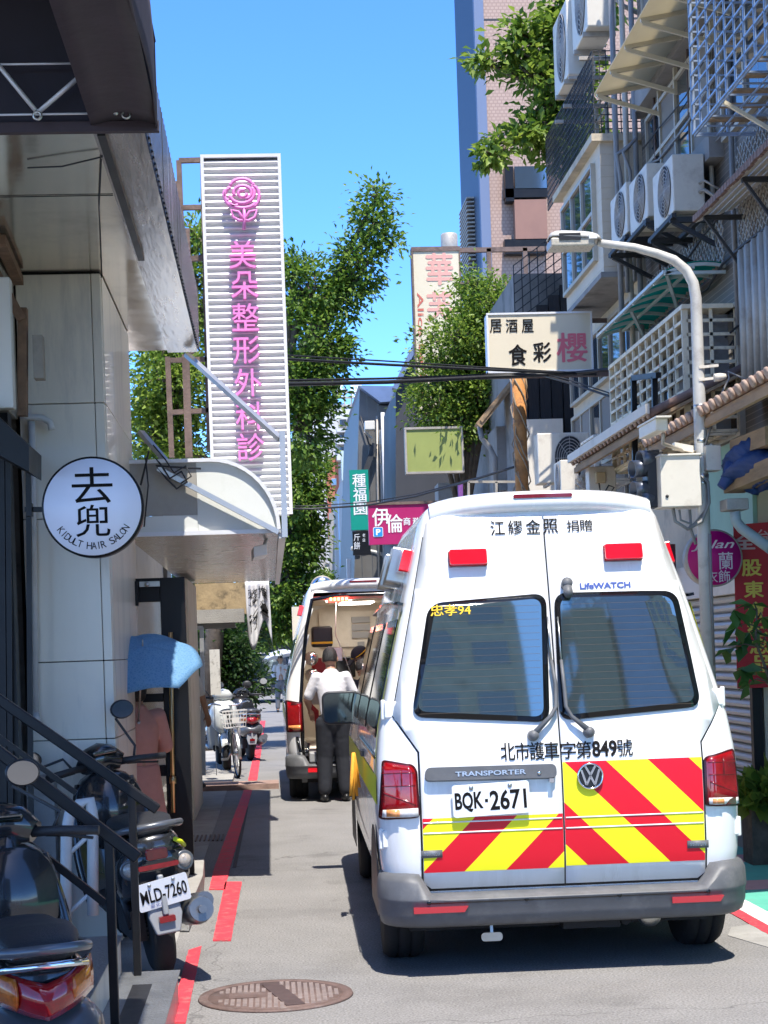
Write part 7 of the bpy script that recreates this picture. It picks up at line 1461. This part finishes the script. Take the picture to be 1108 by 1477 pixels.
def scooter(label, loc, rz, lean=0., body='scoot_black', tail='A', plate='', steer=.0, mirrors=((-.36, .96, 1.20), (.36, .96, 1.24)), scale=1., front='scoot_black'):
    r = thing('scooter', label, 'scooter', (0, 0, 0), 'scooters parked along the left side')
    for y in (0, 1.27):
        w_ = MB().lathe([(.14, -.05), (.20, -.055), (.235, -.035), (.245, 0), (.235, .035), (.20, .055), (.14, .05)], (0, y, .245), (1, 0, 0), 32).build('wheel', M['tyre'], r); h = MB(); h.lathe([(.15, -.03), (.15, .03)], (0, y, .245), (1, 0, 0), 24); h.lathe([(.05, -.06), (.05, .06)], (0, y, .245), (1, 0, 0), 14)
        for q in range(5): t = 2 * pi * q / 5; h.bar((0, y, .245), (0, y + .14 * cos(t), .245 + .14 * sin(t)), .03, .03)
        h.build('rim', M['muffler'], w_)
    b = MB(); oval_loft(b, [(-.36, .70, .085, .045, .8), (-.30, .685, .125, .085, .75), (-.18, .66, .155, .115, .75), (.05, .62, .165, .14, .75), (.30, .57, .16, .16, .75), (.46, .50, .13, .18, .75), (.54, .42, .10, .13, .75)]); b.build('tail_cover', M[body], r)
    s = MB(); oval_loft(s, [(-.34, .775, .07, .02, .7), (-.30, .785, .115, .035, .7), (-.12, .795, .14, .045, .7), (.08, .785, .145, .045, .7), (.20, .765, .14, .045, .7), (.42, .755, .115, .045, .7), (.53, .735, .07, .03, .7)]); s.build('seat', M['seat_black'], r)
    g = MB(); g.tube([(-.135, .02, .755), (-.155, -.20, .775), (-.14, -.36, .80), (-.08, -.435, .81), (.08, -.435, .81), (.14, -.36, .80), (.155, -.20, .775), (.135, .02, .755)], .017, 10); g.build('grab_rail', M['scoot_grey'], r)
    fl = MB(); fl.box((-.17, .46, .27), (.17, 1.02, .34)); fl.build('footboard', M['black_plastic'], r, bevel=.02)
    sh = MB()
    def shf(u, v):
        x = (-1 + 2 * u) * (.20 + .05 * sin(v * pi) - .05 * v); return Vector((x, .98 + .10 * v - .09 * (abs(2 * u - 1) ** 2) * (1 - .3 * v) + .02, .30 + .64 * v))
    sh.grid(shf, 14, 14); so = sh.build('leg_shield', M[body], r, solid=.03); MB().lathe([(.032, 0), (.03, .012), (.018, .014), (.016, .006), (0, .006)], (.07, .975 + .075 - .02, .80), (0, -1, .15), 18).build('ignition_lock', M['steel'], so); MB().obox((.05, 1.035, .66), (.10, 0, 0), (0, .02, 0), (0, .006, .025)).build('glove_slot', M['frit'], so)
    f = MB(); oval_loft(f, [(.98, .78, .19, .20, .8), (1.08, .76, .20, .24, .8), (1.17, .72, .15, .22, .8), (1.23, .68, .07, .12, .8)]); f.build('front_fairing', M[front], r)
    fd = MB(); fd.grid(lambda u, v: Vector(((-1 + 2 * u) * .075, 1.27 + .285 * cos(radians(25 + 120 * v)), .245 + .285 * sin(radians(25 + 120 * v)) - .05 * (2 * u - 1) ** 2)), 6, 12); fd.build('front_mudguard', M[body], r, solid=.006)
    fk = MB(); 
    for x in (-.075, .075): fk.tube([(x, 1.27, .245), (x, 1.10, .62)], .022, 8)
    fk.build('fork', M['muffler'], r)
    hs_ = MB(); cs, sn = cos(steer), sin(steer)
    def Hn(x, y, z): return Vector((x * cs - y * sn, 1.02 + x * sn + y * cs, z))
    oval = [Hn(-.12, .0, 1.03), Hn(-.06, .03, 1.06), Hn(0, .04, 1.065), Hn(.06, .03, 1.06), Hn(.12, 0, 1.03)]; hs_.tube(oval, [.045, .075, .09, .075, .045], 12); hs_.tube([Hn(0, .02, 1.03), (0, 1.07, .80)], [.06, .08], 10); hb = hs_.build('handlebar_cover', M[front], r)
    for x in (-1, 1): gp = MB(); gp.tube([Hn(x * .10, 0, 1.03), Hn(x * .22, -.03, 1.03), Hn(x * .36, -.07, 1.02)], [.022, .018, .019], 10); gp.tube([Hn(x * .16, .03, 1.01), Hn(x * .24, .05, 1.0), Hn(x * .34, .0, .985)], .007, 6); gp.build('grip', M['seat_black'], r); MB().obox(Hn(0, -.03, 1.085), Vector((.075 * cs, .075 * sn, 0)), Vector((-.04 * sn, .04 * cs, -.02)), Vector((0, .0, .012))).build('instrument_panel', M['dark_glass'], hb, bevel=.01)
    for x, y, z in mirrors:
        s_ = 1 if x > 0 else -1; mm = MB(); mm.tube([Hn(s_ * .19, -.01, 1.04), Hn(s_ * .22, .02, 1.10), Vector((x - s_ * .04, y + .02, z - .05)), Vector((x, y + .015, z))], .008, 8); mm.ball((x, y + .012, z), (.068, .022, .055), 18); mo = mm.build('mirror', M['black_plastic'], r); MB().lathe([(.0, 0), (1, 0)], (0, 0, 0), (0, -1, 0), 8)
        g_ = MB(); n = 24; g_.prism([(x + .060 * cos(2 * pi * q / n), y - .0115, z + .047 * sin(2 * pi * q / n)) for q in range(n)], (0, .004, 0)); g_.build('mirror_glass', M['mirror_dark'], mo)
    # rear lamps
    if tail == 'A':
        t = MB(); t.grid(lambda u, v: Vector(((-1 + 2 * u) * .165, -.405 + .19 * abs(2 * u - 1) ** 2.2 - .03 * sin(v * pi), .585 + .115 * v + .05 * abs(2 * u - 1))), 18, 5); to = t.build('tail_lamp', M['red_lens'], r, solid=.02)
        for s_ in (-1, 1): t = MB(); t.grid(lambda u, v: Vector((s_ * (.085 + .078 * u), -.412 + .19 * abs((.085 + .078 * u) / .165) ** 2.2 - .03 * sin(v * pi), .60 + .088 * v + .05 * (.085 + .078 * u) / .165)), 6, 5); t.build('indicator_lens', M['lens_orange'], to, solid=.012)
        q = MB(); oval_loft(q, [(-.40, .50, .05, .02, .8), (-.34, .50, .16, .075, .75), (-.22, .50, .195, .12, .75), (.0, .5, .18, .12, .75), (.1, .48, .14, .1, .75)]); q.build('rear_cowl', M['scoot_grey'], r)
        q = MB(); q.tube([(.0, -.385, .80), (-.05, -.38, .795), (-.1, -.37, .79)], .012, 6); q.tube([(-.135, -.35, .745), (-.07, -.40, .755), (.07, -.40, .755), (.135, -.35, .745)], .012, 8); q.build('chrome_trim', M['chrome'], r)
    else:
        q = MB(); oval_loft(q, [(-.37, .64, .08, .03, .8), (-.33, .61, .14, .09, .7), (-.24, .58, .175, .13, .7), (.0, .52, .175, .15, .7), (.15, .5, .14, .12, .7)]); q.build('rear_cowl', M[body], r)
        MB().prism([(x, -.375, .665 + z) for x, z in rrect(-.055, -.028, .055, .028, .015)], (0, .05, 0)).build('tail_lamp', M['red_lens'], r, bevel=.006); MB().prism([(x, -.372, .605 + z) for x, z in rrect(-.10, -.012, .10, .012, .008)], (0, .05, 0)).build('red_strip', M['dark_red_lens'], r)
        for s_ in (-1, 1): i_ = MB(); i_.lathe([(.036, 0), (.034, .012), (.018, .022), (0, .024)], (s_ * .135, -.335, .605), (s_ * .25, -1, 0), 16); io = i_.build('indicator', mat('smoked_lens', (.34, .30, .26), .12, coat=.5, var=.3, vscale=60) if 'smoked_lens' not in M else M['smoked_lens'], r); MB().lathe([(.05, -.01), (.05, .006), (.044, .008)], (s_ * .135, -.335, .605), (s_ * .25, -1, 0), 16).build('indicator_bezel', M['scoot_grey'], io)
        MB().tube([(.10, -.365, .72), (.13, -.34, .70), (.155, -.28, .67)], .012, 8).build('yellow_accent', M['hivis_yellow'], r)
    mg = MB(); mg.prism([(-.075, -.36, .44), (.075, -.36, .44), (.085, -.36, .36), (.06, -.38, .27), (-.06, -.38, .27), (-.085, -.36, .36)], (0, .035, 0)); mg.bar((0, -.33, .56), (0, -.34, .36), .10, .03); mo = mg.build('rear_mudguard', M['mudguard'], r, bevel=.01); MB().prism([(x, -.395, .345 + z) for x, z in rrect(-.04, -.015, .04, .015, .006)], (0, .03, 0)).build('rear_reflector', M['dark_red_lens'], mo)
    if plate:
        pX, pZ = Vector((cos(.09), 0, sin(.09))), Vector((-sin(.09), -.18, cos(.09))); c = Vector((.0, -.385, .475)); f = sheet(c, pX, pZ, (0, -1, -.18)); p = MB(); p.prism([f(x, y, -.003) for x, y in rrect(-.13, -.07, .13, .07, .012)], Vector((0, -.004, 0))); po = p.build('licence_plate', M['plate_white'], r); tx = MB(); put_text(tx, plate, lambda x, y, l: f(x, y, .003 + l), (-.112, -.035, .118, .035), .015); tx.build('plate_lettering', M['ink'], po)
        tx = MB(); put_text(tx, '臺北市', lambda x, y, l: f(x, y, .003 + l), (-.075, -.06, .0, -.042)); tx.build('small_lettering', M['blue_ink'], po); 
        for x in (-.06, .06): MB().lathe([(.009, 0), (.007, .004), (0, .004)], f(x, .055, .003), (0, -1, 0), 10).build('plate_bolt', M['steel'], po)
    e = MB(); e.tube([(.15, .30, .26), (.16, .05, .28), (.165, -.05, .30)], [.03, .045, .06], 12); e.tube([(.165, -.05, .30), (.17, -.30, .345), (.172, -.40, .36)], [.068, .075, .06], 16); e.lathe([(.02, 0), (.02, .03)], (.172, -.40, .36), (0, -1, .15), 10); eo = e.build('exhaust', M['muffler'], r); q = MB(); q.tube([(.195, -.06, .345), (.205, -.34, .39)], .045, 12); q.build('heat_shield', M['scoot_grey'], eo)
    en = MB(); en.box((-.13, -.06, .2), (-.06, .42, .36)); en.tube([(-.09, 0, .245), (.09, 0, .245)], .05, 12); en.tube([(-.14, .1, .5), (-.12, -.02, .27)], .025, 10); en.tube([(.14, .1, .5), (.12, -.02, .27)], .025, 10); en.build('engine', M['black_plastic'], r)
    r.location = loc; r.rotation_euler = (0, lean, rz); r.scale = (scale,) * 3; return r
p = PG(236, 1424); scooter('black scooter with a white plate parked beyond the entrance steps', (p.x - .02, p.y + .35, 0), radians(14), radians(-7), tail='B', plate='MLD-7260', steer=.25, scale=1.05, mirrors=((-.40, .98, 1.12), (.16, 1.04, 1.32)))
scooter('dark scooter with a wide red and amber tail lamp, nearest in the foreground', (PY(48, 1440, 5.5).x, 5.72, 0), radians(13), radians(-2), body='scoot_black', tail='A', steer=-.05, mirrors=((-.38, .96, 1.22), (.085, 1.0, 1.265)))
p = PG(333, 1098); scooter('pale-fronted scooter parked behind the basket bicycle', (p.x - .12, 25.6, .06), pi + .1, 0, body='scoot_white', front='scoot_white', tail='A')
scooter('black scooter beside the far red line, partly behind the bicycle', (PG(372, 1085).x - .1, 27.2, 0), .12, 0, tail='A')
# bicycle with basket, front wheel towards us
bp = PG(344, 1122); bc = thing('bicycle', 'old bicycle with a white wire basket facing the viewer', 'bicycle', (0, 0, 0))
for y in (0, 1.02):
    w_ = MB().tube([(0, y + .32 * cos(2 * pi * q / 40), .335 + .32 * sin(2 * pi * q / 40)) for q in range(40)], .018, 8, closed=True).build('wheel', M['tyre'], bc); s_ = MB()
    s_.tube([(0, y + .298 * cos(2 * pi * q / 40), .335 + .298 * sin(2 * pi * q / 40)) for q in range(40)], .009, 6, closed=True); s_.lathe([(.022, -.04), (.022, .04)], (0, y, .335), (1, 0, 0), 10)
    for q in range(24): t = 2 * pi * q / 24; s_.bar((.02 * (-1) ** q, y, .335), (0, y + .295 * cos(t), .335 + .295 * sin(t)), .003)
    s_.build('spokes', M['steel'], w_); m_ = MB(); m_.grid(lambda u, v, y=y: Vector(((-1 + 2 * u) * .028, y + .352 * cos(radians(20 + 170 * v)), .335 + .352 * sin(radians(20 + 170 * v)))), 3, 20); m_.build('mudguard', M['steel'], bc, solid=.002)
f_ = MB()
for s in (-1, 1): f_.tube([(s * .05, 0, .335), (s * .05, .10, .68), (0, .13, .78)], .012, 8)
f_.tube([(0, .13, .70), (0, .17, 1.0)], .018, 8); f_.tube([(0, .14, .75), (0, .5, .32), (0, .66, .36), (0, .6, .85)], .018, 8); f_.tube([(0, .15, .85), (0, .60, .62)], .016, 8)
for s in (-1, 1): f_.tube([(s * .03, .62, .38), (s * .05, 1.02, .335), (0, .61, .78)], .010, 8)
f_.build('frame', mat('bike_paint', (.05, .06, .06), .35, .2, var=.2, vscale=9), bc); h = MB(); h.tube([(-.28, .32, 1.02), (-.24, .2, 1.04), (-.1, .17, 1.0), (.1, .17, 1.0), (.24, .2, 1.04), (.28, .32, 1.02)], .012, 8); h.build('handlebar', M['chrome'], bc); sd = MB().ball((0, .64, .90), (.10, .14, .04), 14); sd.build('saddle', M['seat_black'], bc)
k_ = MB()
for i in range(9): x = -.17 + .34 * i / 8; k_.bar((x * .8, -.17, .70), (x, -.20, .93), .006); k_.bar((x * .8, .07, .70), (x, .1, .93), .006)
for z in (.70, .76, .82, .88, .93):
    t = (z - .70) / .23; xw, y0_, y1_ = .17 * (.8 + .2 * t), -.17 - .03 * t, .07 + .03 * t; k_.bar((-xw, y0_, z), (xw, y0_, z), .007 if z < .93 else .014); k_.bar((-xw, y1_, z), (xw, y1_, z), .007)
    for s in (-1, 1): k_.bar((s * xw, y0_, z), (s * xw, y1_, z), .007)
for i in range(6): k_.bar((-.136, -.15 + i * .04, .70), (.136, -.15 + i * .04, .70), .006)
k_.prism([(x, -.206, .80 + z) for x, z in rrect(-.05, -.04, .05, .04, .01)], (0, .005, 0)); k_.build('basket', M['white_cloth'], bc); MB().lathe([(.03, 0), (.04, .06), (.03, .07), (0, .07)], (.0, -.0, .64), (0, -1, 0), 14).build('headlamp', M['chrome'], bc); pd = MB(); pd.box((-.14, .52, .22), (-.05, .60, .25)); pd.box((.05, .56, .40), (.14, .64, .43)); pd.tube([(-.05, .56, .235), (.05, .60, .415)], .012, 8); pd.build('crank', M['steel'], bc)
bc.location = (bp.x, bp.y + .02, 0); bc.rotation_euler = (0, radians(-3), radians(9))
